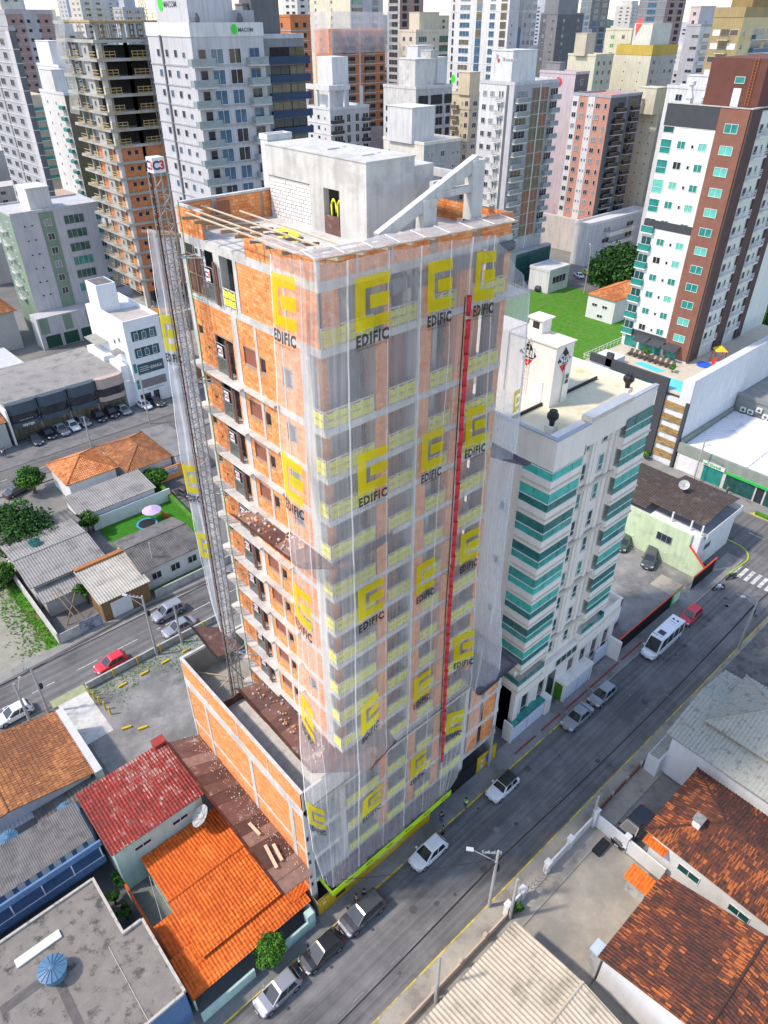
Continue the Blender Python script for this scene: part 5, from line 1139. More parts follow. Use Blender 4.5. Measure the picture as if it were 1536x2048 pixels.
q = MB(); q.box(37.8, 8.3, 0, 38.6, 10.0, 2.0); q.build('wall', conc, oh); rplan(oh, 37.6, 8.2, 38.8, 10.2, 2.1, .5, 's-x', T_OR, .15, **TIL)
q = MB(); q.box(29.6, 7.6, 0, 30.3, 8.4, 3.9, 0); q.box(29.4, 7.4, 3.9, 30.5, 8.6, 4.15, 1); tag(q.build('chimney_stack', [conc, mat('pale_blue_grey', (.42, .5, .56), .7, .1, 1)]), 'grey chimney stack with pale cap beside the dark rust tiled roof', 'chimney')
# small yard objects
q = MB(); q.box(38.6, 13.2, 0, 40.3, 14.0, .5); tag(q.build('dark_crate', black), 'dark low box lying in the narrow yard strip beside the white wall', 'crate')
# ================================================================ houses left of the tower, below the podium tray
HG = mat('mint_wall', (.42, .58, .52), .8, .08, .8, st=.15)
RH = house('two storey mint walled house with a weathered red corrugated tile roof next to the podium', 4.6, 39.4, 12.9, 46.2, 6.4, .5, 's-y', T_RE, HG, .25, wins=[('y', 39.38, 6.2, 4.6, 1.6, .6, [gdark]), ('y', 39.38, 9.8, 4.6, 1.6, .6, [gdark])], **TIL)
q = MB(); q.box(12.0, 46.0, 6.6, 13.2, 47.0, 7.3); q.build('tank_box', T_RE[0], RH)
OH = root('orange_roofed_house', 'long bungalow with a bright orange tiled roof in several steps beside the podium', 'house', (6, 27, 0))
q = MB(); q.box(6.6, 27.8, 0, 14.4, 39.2, 2.55); q.build('wall', HG, OH)
roof(OH, [(6.3, 39.3, 4.6), (15.0, 39.3, 4.6), (15.0, 33.4, 4.6), (6.3, 33.4, 4.6)][0:0] or [(6.4, 33.9, 4.0), (14.7, 33.9, 4.0), (14.7, 39.3, 3.4), (6.4, 39.3, 3.4)], T_OR, **TIL)
roof(OH, [(6.3, 33.8, 4.15), (15.1, 33.8, 4.15), (15.1, 28.6, 3.3), (6.3, 28.6, 3.3)], T_OR, **TIL)
roof(OH, [(4.4, 30.2, 3.2), (15.6, 30.2, 3.2), (15.6, 26.7, 2.75), (4.4, 26.7, 2.75)], T_OR, **TIL)
roof(OH, [(4.6, 33.4, 3.2), (7.2, 33.4, 3.2), (7.2, 30.2, 3.05), (4.6, 30.2, 3.05)], T_OR, **TIL)
roof(OH, [(14.2, 39.3, 3.3), (16.0, 36.3, 3.3), (16.0, 27.5, 3.0), (14.2, 27.5, 3.0)], T_OR, **TIL)
q = MB()
for i in range(22): q.tube((6.3+i*.4, 33.85, 4.18), (6.66+i*.4, 33.85, 4.18), .11, 6, 0, .13)
q.build('roof_ridge', T_OR[1], OH)
sheet('front_yard', rect(4.6, 26.3, 15.6, 27.9), .14, mat('dark_tile_yard', (.16, .17, .165), .8, .15, 2), -.02) if False else sheet('front_yard', rect(4.0, 24.9, 15.8, 42), .15, mat('dark_tile_yard', (.16, .17, .165), .8, .15, 2))
FWm = mat('mint_wall'); q = MB(); q.box(4.5, 25.95, 0, 9.3, 26.15, 1.4); q.box(9.9, 25.95, 0, 15.2, 26.15, 1.4); q.box(14.6, 25.9, 0, 15.3, 26.5, 2.4); q.box(15.3, 26.1, 0, 15.5, 40, 2.1)
tag(q.build('front_wall', FWm), 'mint green front wall of the orange roofed bungalow along the pavement', 'wall')
q = MB(); q.box(4.45, 27, 0, 4.6, 39, 1.9, 0); q.box(4.42, 27, 1.9, 4.63, 39, 2.0, 1); tag(q.build('side_wall', [HG, T_OR[1]]), 'narrow wall with orange capping between the orange roofed house and the flat roof', 'wall')
def dish(loc, r, az_, label, tilt=.7):
    o = root('satellite_dish', label, 'satellite dish', (0, 0, 0)); q = MB()
    prof = [(r*t, .42*r*t*t) for t in (.02, .3, .6, .85, 1)]; q.lathe(prof, 18, 0, cap=False); d = q.build('dish', mat('dish_mesh_grey', (.42, .43, .42), .6, .15, 3), o, smooth=True)
    q = MB(); [q.bar((0, 0, .01), (r*math.cos(t), r*math.sin(t), .43*r), .03, .03) for t in np.linspace(0, 2*math.pi, 9)[:-1]]; q.tube((0, 0, 0), (0, 0, r*.8), .02, 5); q.tube((r*.6, 0, .2*r), (0, 0, r*.8), .015, 4); e = q.build('dish_rib', steel, o)
    q = MB(); q.tube((0, 0, 0), (0, 0, -1.0), .04, 6); p = q.build('dish_pole', steel, o)
    for x in (d, e): x.rotation_euler = (0, tilt, az_); x.location = (0, 0, .1)
    o.location = loc; return o
dish((12.2, 38.0, 5.0), 1.0, 2.6, 'round mesh satellite dish above the orange roof beside the mint house')
dish((88.6, 34.8, 9.2), .75, 3.4, 'grey satellite dish on the dark brown roof of the light green building')
dish((12.6, 3.0, 4.6), .9, 2.6, 'pale satellite dish on the beige corrugated roof')
# flat roofed building bottom left
FB = root('flat_roofed_building', 'flat roofed building with stained grey concrete roof at the bottom left', 'building', (-14, 26, 0))
fd = mat('stained_roof', (.20, .185, .165), .95, .16, .9, c2=(.075, .07, .065), f=.33, s2=1.1)
blu = mat('blue_wall', (.10, .19, .34), .8, .12, .8, st=.15)
q = MB(); q.box(-16, 26.8, 0, 4.1, 33.6, 4.6); q.box(-16, 33.6, 0, 2.5, 39.3, 4.6); q.build('wall', blu, FB)
q = MB(); q.box(-16, 26.8, 4.6, 4.1, 33.5, 4.75); q.box(-16, 33.5, 4.6, 2.5, 39.3, 4.75); q.build('roof_slab', fd, FB)
q = MB(); q.box(2.4, 33.5, 4.7, 2.6, 39.4, 5.05); q.box(4.0, 26.7, 4.7, 4.2, 33.6, 5.05); q.box(2.6, 33.5, 4.7, 4.0, 33.7, 5.05); q.box(-16, 26.6, 4.7, 4.0, 26.8, 4.95); q.box(-16, 39.3, 4.7, 2.4, 39.5, 4.95); q.box(1.2, 26.9, 4.76, 1.25, 33.5, 4.8); q.build('roof_curb', mat('white_curb', (.45, .43, .39), .9, .25, 2, c2=(.2, .19, .17), f=.4, s2=2), FB)
q = MB(); q.box(-4.6, 36.6, 4.75, -1.2, 37.3, 4.95, 0); q.box(-2.9, 28, 4.755, -2.3, 34, 4.775, 1); q.box(-6.5, 34.2, 4.755, -2.9, 34.9, 4.775, 1); q.build('roof_duct', [white, mat('dark_patch', (.11, .105, .1), .9, .2, 2)], FB)
TK = mat('tank_blue', (.07, .17, .28), .45, .12, 2, c2=(.12, .24, .34), f=.3)
def tank(loc, r, label, m_=None, lidm=None):
    o = root('water_tank', label, 'water tank', loc); x, y, z = loc; q = MB(); q.lathe([(r*.85, 0), (r, r*1.0)], 16, 0, loc); q.build('tank_body', m_ or TK, o)
    q = MB(); q.lathe([(r*1.08, r*1.0), (r*1.08, r*1.06), (.03, r*1.32)], 16, 0, loc)
    for t in np.linspace(0, 2*math.pi, 17)[:-1]: q.bar((x, y, z+r*1.35), (x+r*1.05*math.cos(t), y+r*1.05*math.sin(t), z+r*1.1), .05, .05)
    q.build('tank_lid', lidm or TK, o)
tank((-2.6, 34.3, 4.78), 1.0, 'blue water tank with ribbed lid standing on the stained flat roof')
tank((3.3, 47.6, 4.0), .62, 'blue water tank between the tiled roof and the blue balcony building'); tank((-1.6, 47.7, 4.2), .8, 'blue water tank at the left edge behind the long grey roof')
LG = root('balcony_building', 'long blue two storey building with grey corrugated roof and access balcony', 'building', (-16, 42, 0))
q = MB(); q.box(-16, 43.2, 0, 4.2, 47, 5.2); q.box(-16, 41.6, 2.6, 4.2, 43.2, 2.8); q.box(-16, 41.5, 2.8, 4.2, 41.6, 3.6); q.box(-16, 41.4, 5.3, 4.3, 41.6, 6.0); q.build('wall', blu, LG)
roof(LG, [(-16, 42.2, 5.95), (4.0, 42.2, 5.95), (4.0, 46.4, 6.3), (-16, 46.4, 6.3)], C_DG, **FIN)
q = MB()
for i in range(8): q.box(-3.5+i*1.0, 43.15, 3.0, -2.9+i*1.0, 43.19, 4.6)
q.build('door', white, LG)
q = MB(); q.tube((-6, 41.5, 3.75), (4.2, 41.5, 3.75), .03, 5); [q.box(-6+i*2.5, 41.5, 3.6, -5.9+i*2.5, 41.6, 5.3) for i in range(5)]; q.build('balcony_rail', white, LG)
q = MB(); [q.box(-8+i, 47.0+random.random(), 0, -7.6+i*1.0, 48.6, 2+random.random()*1.4) for i in range(12)]; tag(q.build('yard_junk', mat('junk_grey', (.12, .11, .10), .9, .4, 2)), 'dark cluttered strip of sheds behind the long grey roof', 'shed')
LT = house('old house with brown orange tiled roof beside the gravel lot', -8, 50.3, 6.6, 59.6, 3.9, 1.5, 'gy', T_BR, white, .35, **TIL)
q = MB(); q.box(6.9, 49.9, 0, 7.7, 60, 3.9); q.build('parapet_wall', mat('light_concrete_wall', (.50, .51, .50), .85, .1, 1), LT)
roof(LT, [(-2.0, 53.6, 3.5), (.9, 53.6, 3.5), (.9, 49.6, 3.35), (-2.0, 49.6, 3.35)], C_SV, **COR)
roof(LT, [(1.0, 50.2, 3.4), (6.8, 50.2, 3.4), (6.8, 48.6, 3.2), (1.0, 48.6, 3.2)], C_DG, **COR)
# clothes lines in the courtyard
q = MB(); q.tube((6.4, 38.2, 2.2), (5.4, 33.6, 2.4), .015, 4)
cols = [white, MT['blue_sign'], black, red, mat('pale_cloth', (.6, .55, .6), .9, .1, 3)]
CL = root('clothes_line', 'line of washing hung across the dark courtyard of the orange roofed house', 'clothes line', (6, 36, 0)); q.build('line', white, CL)
for i in range(12):
    t = i/12; x, y = 6.4-1.0*t, 38.2-4.6*t; z = 2.2+.2*t; w_ = random.uniform(.15, .3); q = MB(); q.prism([(x, y), (x+.02, y), (x+.02-.2*w_, y-w_), (x-.2*w_, y-w_)], z-random.uniform(.3, .6), z); q.build('garment', random.choice(cols), CL)
# ================================================================ gravel lot walls, bollards, gate
q = MB(); q.box(11.4, 64.4, 0, 30.5, 64.62, 1.0); tag(q.build('lot_wall', conc), 'long low weathered concrete wall between the side road and the gravel lot', 'wall')
bol = MB(); bol.box(-.09, -.06, 0, .09, .06, 1.25); bolm = bol.mesh('post', yelp); bs_ = MB(); bs_.lathe([(.14, 0), (.14, 1.0)], 8, 0); bsm = bs_.mesh('stop', yelp)
for i in range(6):
    o = put('wall_post', bolm, None, (14.6+i*3.0, 64.3, 0)); tag(o, 'yellow painted post against the low wall of the gravel lot', 'post', 'yellow posts along the lot wall')
    o = put('parking_stop', bsm, None, (14.2+i*2.75, 62.3, .13)); o.rotation_euler = (0, math.pi/2, 0); tag(o, 'yellow concrete parking stop lying on the gravel inside the wall', 'parking stop', 'yellow parking stops on the gravel')
for i in range(5): o = put('wall_post', bolm, None, (11.3+.15*i, 63.6-i*1.1, 0)); tag(o, 'yellow post in the short row beside the lot entrance', 'post', 'yellow posts beside the lot entrance')
for x, y in ((11.9, 56.4), (13.2, 55.2)): o = put('parking_stop', bsm, None, (x, y, .13)); o.rotation_euler = (0, math.pi/2, -.3); tag(o, 'yellow parking stop lying near the lot entrance ramp', 'parking stop', 'yellow parking stops by the entrance')
sheet('driveway', rect(7.9, 57.0, 11.2, 64.8), .03, conc_l); sheet('verge', rect(7.4, 64.3, 11.3, 65.6), .035, mat('mossy_verge', (.28, .31, .18), .9, .2, 2))
gr_ = MB()
for _ in range(900):
    x = random.uniform(11.5, 29); y = 63.9-abs(random.gauss(0, 1.6))*(1+.5*math.sin(x)); a = random.uniform(0, 6.3); s = random.uniform(.05, .22)
    gr_.poly([(x, y, .02), (x+s*math.cos(a), y+s*math.sin(a), .05+s*.4), (x+s*math.cos(a+1.2), y+s*math.sin(a+1.2), .03)])
for _ in range(1600):
    x = random.choice((random.gauss(11.0, .5), random.gauss(9.6, 1.2))); y = random.uniform(74, 92); a = random.uniform(0, 6.3); s = random.uniform(.1, .35)
    gr_.poly([(x, y, .02), (x+s*math.cos(a), y+s*math.sin(a), .08+s*.5), (x+s*math.cos(a+1.2), y+s*math.sin(a+1.2), .03)])
o = gr_.build('weeds', grs); o['kind'] = 'stuff'
sheet('lawn', rect(11.6-1.2, 73.8, 11.7, 92), .03, grs)
# ================================================================ block beyond the side road
sheet('lawn', [(25.5, 86), (37, 83.5), (38, 99.5), (25.5, 93.5)], .03, mat('bright_lawn', (.03, .17, .01), .95, .2, 1.2, bump=.5, bs=14)); sheet('lawn', rect(25, 73.8, 36, 75.5), .14, MT['bright_lawn'])
sheet('yard', rect(37, 84, 52, 99), .02, asph2)
q = MB(); q.prism([(36.7, 83.5), (37.3, 83.5), (38.3, 99.5), (37.7, 99.5)], 0, 1.2); o = q.build('hedge', grs); tag(o, 'clipped green hedge along the edge of the bright lawn', 'hedge')
house('house with orange hipped tile roof beyond the side road', 25.4, 102.6, 33.0, 110.6, 4.2, 1.9, 'hip', T_OM, white, .5, **TIL)
house('house with brown hipped tile roof behind the orange hipped one', 34.5, 101, 42.0, 111.6, 3.6, 1.8, 'hip', T_BR, white, .5, **TIL)
house('low grey sheet roofed annex in front of the orange hipped house', 23.8, 94.6, 35.6, 100.2, 3.0, .6, 's-y', C_GR, white, .3, **COR)
house('narrow grey sheet roof beside the brown hipped roof', 42.4, 100, 46.8, 112, 3.4, .5, 's+x', C_GR, white, .3, **COR)
house('large grey fibre sheet roofed house with a blue tank on top', 12.5, 82.0, 21.6, 92.8, 4.0, .9, 'gx', C_GR, mat('grey_wall', (.38, .38, .36), .85, .1, .8), .5, **COR)
house('dark ribbed shed roof behind the blue tank', 12.6, 92.2, 22.6, 96.6, 3.6, .5, 's+y', C_DG, white, .4, pitch=.7, L=3, amp=.08, lap=0)
house('low sheet roofed porch in front of the large grey roof', 12.8, 79.4, 21.2, 81.6, 2.8, .5, 's-y', C_GR, MT['grey_wall'], .4, **COR)
house('grey tiled roof white house behind a garden wall', 24.6, 75.8, 33.0, 84.0, 3.6, 1.3, 'gx', C_DG, white, .5, wins=[('y', 75.78, 25.6, 1.3, 1.4, 1.2, [gdark]), ('y', 75.78, 28.4, 1.3, 1.4, 1.2, [gdark]), ('y', 75.78, 31.0, 1.3, 1.4, 1.2, [gdark])], **TIL)
gh = house('brown walled garage with a pale sheet roof and white doors on the side road', 17.8, 73.8, 24.2, 81.0, 3.3, .6, 's-y', [mat('pale_sheet_roof', (.40, .38, .33), .95, .15, 1, c2=(.28, .27, .24), f=.4)], mat('brown_stone_wall', (.22, .13, .06), .9, .2, 2), .3, **COR)
q = MB(); q.box(18.9, 73.7, .1, 21.6, 73.78, 2.6); q.build('garage_door', white, gh)
q = MB(); q.box(17.6, 80.9, 3.9, 24.6, 81.6, 4.2); q.build('roof_edge', T_BR[0], gh)
tank((15.7, 89.6, 4.4), .75, 'open teal water tank on the large grey fibre sheet roof', mat('tank_teal', (.06, .28, .27), .4, .1, 2), mat('tank_inside', (.02, .10, .09), .3, .1, 2))
q = MB(); q.lathe([(.7, 0), (.7, .08), (.1, .2)], 14, 0, (13.9, 88.0, 4.6)); tag(q.build('tank_lid', MT['tank_teal'], None, True), 'round teal tank lid lying on the grey roof beside the open tank', 'lid')
q = MB(); q.box(11.75, 73.7, 0, 11.95, 90, 1.9); q.box(12, 73.7, 0, 14.6, 73.8, 1.6); q.box(14.6, 73.65, 0, 17.4, 73.72, 2.0, 1); tag(q.build('lot_wall', [mat('dirty_white'), mat('poster_print', (.30, .32, .38), .6, .5, 1.5, c2=(.05, .05, .07), f=.5, s2=.9)]), 'dirty white boundary wall of the cluttered yard with a printed poster', 'wall')
q = MB(); q.box(24.8, 73.6, 0, 37, 73.8, 1.3); tag(q.build('garden_wall', conc), 'weathered garden wall along the side road in front of the white house', 'wall')
q = MB(); q.box(25, 93.9, 0, 37.8, 94.1, 2.2); tag(q.build('garden_wall', white), 'long white wall behind the bright lawn', 'wall')
q = MB(); q.box(37.9, 99.6, 0, 47, 99.8, 2.4, 0); q.box(39.9, 99.5, 1.0, 42.2, 99.59, 2.2, 1); text_on(q, 'MOTOS', (41.05, 99.48, 1.15), XR, UP, .45, 2, .03); q.box(40.3, 99.47, 1.98, 41.8, 99.485, 2.03, 2); q.box(40.6, 99.47, 1.82, 41.5, 99.485, 1.87, 2); tag(q.build('yard_wall', [BR[0], white, black]), 'orange brick yard wall carrying a white sign with the word MOTOS', 'wall')
TR = root('trampoline', 'round blue rimmed trampoline on the bright green lawn', 'trampoline', (31.4, 89.4, 0)); q = MB(); q.lathe([(1.25, .75), (1.6, .78)], 20, 0, (31.4, 89.4, 0), cap=False); q.build('rim', mat('tramp_blue', (.05, .25, .4), .6, .1, 3), TR); q = MB(); q.lathe([(.01, .74), (1.26, .76)], 20, 0, (31.4, 89.4, 0), cap=False); q.build('bounce_mat', black, TR); q = MB(); [q.tube((31.4+1.5*math.cos(t), 89.4+1.5*math.sin(t), 0), (31.4+1.5*math.cos(t), 89.4+1.5*math.sin(t), .78), .04, 5) for t in np.linspace(0, 2*math.pi, 7)[:-1]]; q.build('leg', steel, TR)
UM = root('parasol', 'lilac garden parasol standing beside the trampoline', 'parasol', (33, 90.6, 0)); q = MB(); q.lathe([(1.5, 1.9), (.05, 2.5)], 10, 0, (33, 90.6, 0), cap=False); q.build('canopy', mat('lilac_cloth', (.50, .38, .60), .8, .1, 2), UM); q = MB(); q.tube((33, 90.6, 0), (33, 90.6, 2.5), .03, 5); q.build('pole', steel, UM)
q = MB(); q.bar((34.3, 90.0, 1.2), (35.2, 89.4, .1), .5, .06); [q.tube((34.3, 90+d, 0), (34.3, 90+d, 1.3), .04, 5) for d in (-.25, .25)]; tag(q.build('toy_slide', red), 'small red toy slide on the lawn beside the parasol', 'slide')
for k, (a, e) in enumerate((((15.2, 75, 0), (14.0, 79, 4.5)), ((16.0, 75.2, 0), (14.4, 78.2, 5)), ((13.8, 76.6, 0), (16, 77, 4)))):
    q = MB(); q.tube(a, e, .09, 6, 0, .06); tag(q.build('wooden_pole', wood), 'bare wooden pole leaning in the cluttered yard beside the poster', 'pole', 'poles in the cluttered yard')
# ================================================================ shops along the far left road
GS = root('grey_shop_row', 'dark grey shop building with scalloped upper windows and a corrugated roof behind parked cars', 'shop', (25.3, 129, 0))
dgr = mat('slate_blue_render', (.060, .082, .105), .7, .1, .8); q = MB(); q.box(25.5, 130.5, 0, 47.6, 148, 6.6); q.build('wall', MT['grey_wall'], GS)
q = MB(); q.box(25.2, 129.0, 0, 25.5, 148, 7.0); q.build('side_wall', white, GS)
for i in range(4):
    x0 = 25.6+i*5.5; q = MB(); pts = [(x0, 130.5), (x0, 129.6), (x0+.9, 129.0), (x0+4.4, 129.0), (x0+5.3, 129.6), (x0+5.3, 130.5)]
    q.prism(pts, 5.6, 7.6); q.prism(pts, 3.0, 3.9); q.prism([(x0+.1, 130.6), (x0+.1, 129.75), (x0+1, 129.2), (x0+4.3, 129.2), (x0+5.2, 129.75), (x0+5.2, 130.6)], 3.9, 5.6, 1); q.build('shop_front', [dgr, gdark] if i < 3 else [mat('pinkish_band', (.42, .33, .29), .8, .1, 1), gdark], GS)
    q = MB(); q.box(x0+.1, 130.3, .1, x0+5.2, 130.45, 3.0); q.build('shop_window', gbrz, GS)
    for j in range(6): q = MB(); q.box(x0+.1+j*.87, 130.22, .1, x0+.2+j*.87, 130.29, 3.0); q.build('mullion', dgr, GS)
q = MB(); text_on(q, 'zayoga', (28.4, 128.97, 3.15), XR, UP, .55, 0, .02); text_on(q, 'ESCOLA DE YOGA', (28.3, 129.1, 4.25), XR, UP, .2, 0, 0); q.build('sign_lettering', white, GS)
roof(GS, [(25.5, 129.6, 7.4), (47.6, 129.6, 7.4), (47.6, 139, 8.0), (25.5, 139, 8.0)], C_GR, **COR); roof(GS, [(25.5, 139, 8.0), (47.6, 139, 8.0), (47.6, 148, 7.3), (25.5, 148, 7.3)], C_GR, **COR)
WS = root('white_office_building', 'white four storey office building with teal windows and small signs on the far left road', 'building', (49.3, 128.6, 0)); q = MB()
q.box(49.3, 128.6, 0, 56.6, 146, 16.6); q.box(49.3, 138, 16.6, 53.2, 143, 22.0); q.box(56.6, 128.8, 0, 60.6, 140, 8.2); q.build('wall', mat('office_white', (.70, .72, .74), .8, .06, .6, st=.08), WS)
q = MB(); q.box(49.5, 129, 16.6, 56.4, 137.9, 16.66); q.build('roof_slab', mat('roof_grey', (.42, .39, .37), .9, .2, .5), WS); q = MB(); q.box(49.3, 128.6, 16.6, 56.6, 128.9, 17.4); q.box(49.3, 128.9, 16.6, 49.55, 138, 17.4); q.box(56.35, 128.9, 16.6, 56.6, 146, 17.4); q.box(49.6, 138.3, 22.0, 52.9, 142.7, 22.05, 1); q.build('parapet', [MT['office_white'], C_DG[0]], WS)
for z in (13.2, 9.8): window(WS, 'y', 128.58, 50.4, z, 5.2, 2.1, MT['office_white'], [teal_d], 3); [window(WS, 'y', 128.5, 50.9+i*1.6, z+.3, .9, 1.3, white, [gblue], 0) for i in range(3)]
q = MB(); q.box(50.4, 128.5, 6.5, 55.8, 128.58, 8.6, 0); text_on(q, 'SIMAX', (54.2, 128.46, 7.2), XR, UP, .6, 1, .02); [q.box(50.7, 128.46, zz, 52.6+.4*(k_ % 2), 128.49, zz+.1, 1) for k_, zz in enumerate((7.9, 7.5, 7.1))]; q.box(50.4, 128.5, 3.6, 55.8, 128.58, 5.3, 2); text_on(q, 'Commercial House', (53.2, 128.46, 2.95), XR, UP, .32, 3, 0); q.build('sign_board', [mat('dark_slate_sign', (.05, .09, .11), .5, .1, 1), white, mat('taupe_panel', (.20, .18, .18), .6, .2, 2), black], WS)
for z in (3.6, 7.0): window(WS, 'y', 128.58, 49.5, z, .75, 2.0, white, [teal], 0); window(WS, 'y', 128.78, 57.4, z-.2, 2.0, 2.2, white, [teal_d], 1)
q = MB(); q.box(49.8, 128.5, .1, 52.0, 128.57, 2.4, 0); q.box(52.6, 128.5, .1, 53.8, 128.57, 2.5, 0); q.box(54.2, 128.5, .1, 56.4, 128.57, 2.4, 1); q.build('door', [gdark, white], WS)
for y, z in ((131.5, 12.5), (134, 11.5)): window(WS, 'x', 49.28, y, z, .8, 1.0, white, [gdark], 0)
q = MB(); q.box(46.9, 136, 0, 49.29, 144, 9.0, 0); q.box(47.6, 130, 0, 49.29, 135.0, 8.6, 0); q.build('annex', MT['office_white'], WS); roof(WS, [(46.7, 138, 10.8), (49.2, 138, 11.0), (49.2, 144, 11.0), (46.7, 144, 10.8)], C_MO, **COR); roof(WS, [(47.4, 130.6, 10.6), (49.2, 130.6, 11), (49.2, 133.6, 11), (47.4, 133.6, 10.6)], C_GR, **COR)
house('grey shed with light metal roof left of the shop row', 31, 149, 36, 165, 5.0, .8, 's+y', C_SV, MT['grey_wall'], .3, **COR)
house('old brown house with balcony at the left edge', 34, 176, 43, 190, 9, 3, 'hip', T_BR, MT['grey_wall'], .6, **TIL)
house('low building with small tiled roof at the far left edge of the shop row', 10, 129, 24.6, 143, 5.0, 1.2, 'gx', T_BR, MT['grey_wall'], .3, **TIL)
sheet('road', rect(-200, 152, 300, 166), 0.0, asph2); sheet('yard', rect(58, 122, 90, 150), .02, conc)
house('low flat commercial shed right of the white office', 60.8, 130, 74, 146, 5, .4, 's-y', C_GR, mat('tan_brick', (.30, .14, .09), .9, .15, 1), .2, **COR)
# ================================================================ towers of the city, each placed by its near corner edge
def rr(n, c, **k): return mat(n, c, .82, .10, .22, st=.22, **k)
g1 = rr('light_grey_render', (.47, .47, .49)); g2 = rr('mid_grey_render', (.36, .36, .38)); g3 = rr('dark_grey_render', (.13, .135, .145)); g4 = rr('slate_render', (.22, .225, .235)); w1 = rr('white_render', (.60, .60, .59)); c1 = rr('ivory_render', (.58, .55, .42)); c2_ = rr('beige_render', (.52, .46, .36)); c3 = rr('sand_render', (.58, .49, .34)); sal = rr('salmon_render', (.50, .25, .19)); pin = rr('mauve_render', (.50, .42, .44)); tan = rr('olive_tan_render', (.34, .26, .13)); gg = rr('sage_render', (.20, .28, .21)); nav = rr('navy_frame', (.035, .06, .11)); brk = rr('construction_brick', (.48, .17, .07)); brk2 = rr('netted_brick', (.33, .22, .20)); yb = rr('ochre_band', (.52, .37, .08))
W_ = [gdark, gdark, gcur]; GR = [gblue, gdark]; TE = [teal, teal_d]
def wn(a, w_=1.45, h_=1.45, s_=.9, fm=None, pn=None, mu=1): return (a, w_, h_, s_, fm or white, pn or W_, mu)
def gb(a, w_, dep=1.0, sm=None, rm=None, gm_=None, kd='glass'): return (a, w_, dep, sm or w1, rm or white, gm_ or gblue, kd)
sm = wn
# left edge and far left
tower('apartment_tower', 'grey tower with dark edge strip cut by the left edge of the picture', (17, 60), 231, (-60, 60), (30, 61), g2, g3, 26, X=[wn(.1, 3.2, 1.5, .8, g1, [gdark], 1), wn(.32, 2.6, 1.5, .8, g1, [gdark], 1), wn(.55, 3.2, 1.5, .8, g1, [gdark], 1), wn(.78, 2.6, 1.5, .8, g1, [gdark], 1)], bands=1, bandm=g1, stripsX=[(.90, 1.0, g1), (.43, .46, g3)], Y=[], zmin=14)
B3 = tower('apartment_tower', 'pale sage and white apartment block with teal balconies on the far left', (20, 432), 182, (-14, 425), (195, 402), g1, g1, 6, stripsX=[(0, 1, gg)], X=[wn(.3), wn(.75)], Y=[wn(.12, .55, .5, 1.2, None, [gdark], 0), wn(.20, .55, .5, 1.2, None, [gdark], 0), wn(.38, 1.5, 1.5), wn(.68, 4.6, 1.9, .6, g1, TE, 3), wn(.97, 1.2, 1.9, .6, g1, TE)], stripsY=[(.30, .46, gg)], by=[], bx=[gb(.5, 2.4, .9, w1, white, gdark, 'bars')], fh=3.05, zmin=7.5, box=[(.25, .5, .1, .6, 4.5, w1)], top=.4)
q = MB(); cx, cy, xr, yl, zt = B3['_w']; q.box(cx-2, cy-4.5, 0, xr+4, cy-.05, 7.4); q.build('podium', g1, B3)
for i in range(5): q = MB(); q.box(cx-1+i*4.2, cy-4.6, .2, cx+2.4+i*4.2, cy-4.52, 3.0); q.build('garage_door', mat('dark_green_door', (.01, .07, .05), .5, .1, 1), B3)
for i in range(3): q = MB(); q.box(cx-1.6+i*5.5, cy-4.58, 3.6, cx+.4+i*5.5, cy-4.51, 7.2); q.build('facade_strip', gg, B3)
tower('apartment_tower', 'small white tower with teal glass balconies behind the sage block', (128, 190), 262, (77, 172), (170, 184), w1, gbrz, 12, X=[wn(.25, .8, .9), wn(.6, .8, .9)], bx=[gb(.88, 3, 1, w1, white, teal)], Y=[], box=[(.0, .6, .3, .8, 6, w1)], fh=2.95, zmin=8)
tower('apartment_tower', 'white tower with green glass balconies behind and above the small white one', (118, 134), 300, (74, 130), (150, 138), w1, g1, 8, X=[wn(.4)], by=[gb(.5, 7, 1, w1, white, teal)], box=[(.1, .9, .3, .9, 7, w1)], zmin=8)
tower('apartment_tower', 'low beige block with teal balconies between the far left towers', (50, 195), 300, (20, 195), (90, 195), c2_, c2_, 8, by=[gb(.4, 9, 1, w1, white, teal)], zmin=8)
tower('unfinished_tower', 'unfinished brick tower wrapped in thin grey net at the far left', (10, 27), 405, (-30, 27), (112, 32), g2, brk2, 14, fh=3.4, Y=[wn(.12, 1.5, 1.3, 1, g2, [dark], 0), wn(.28, 1.5, 1.3, 1, g2, [dark], 0), wn(.42, 1.5, 1.3, 1, g2, [dark], 0), wn(.62, 1.5, 1.3, 1, g2, [dark], 0), wn(.78, 1.5, 1.3, 1, g2, [dark], 0)], stripsY=[(.34, .62, g2), (.9, 1, g2)], bands=1, bandm=g2, zmin=10, top=1.5)
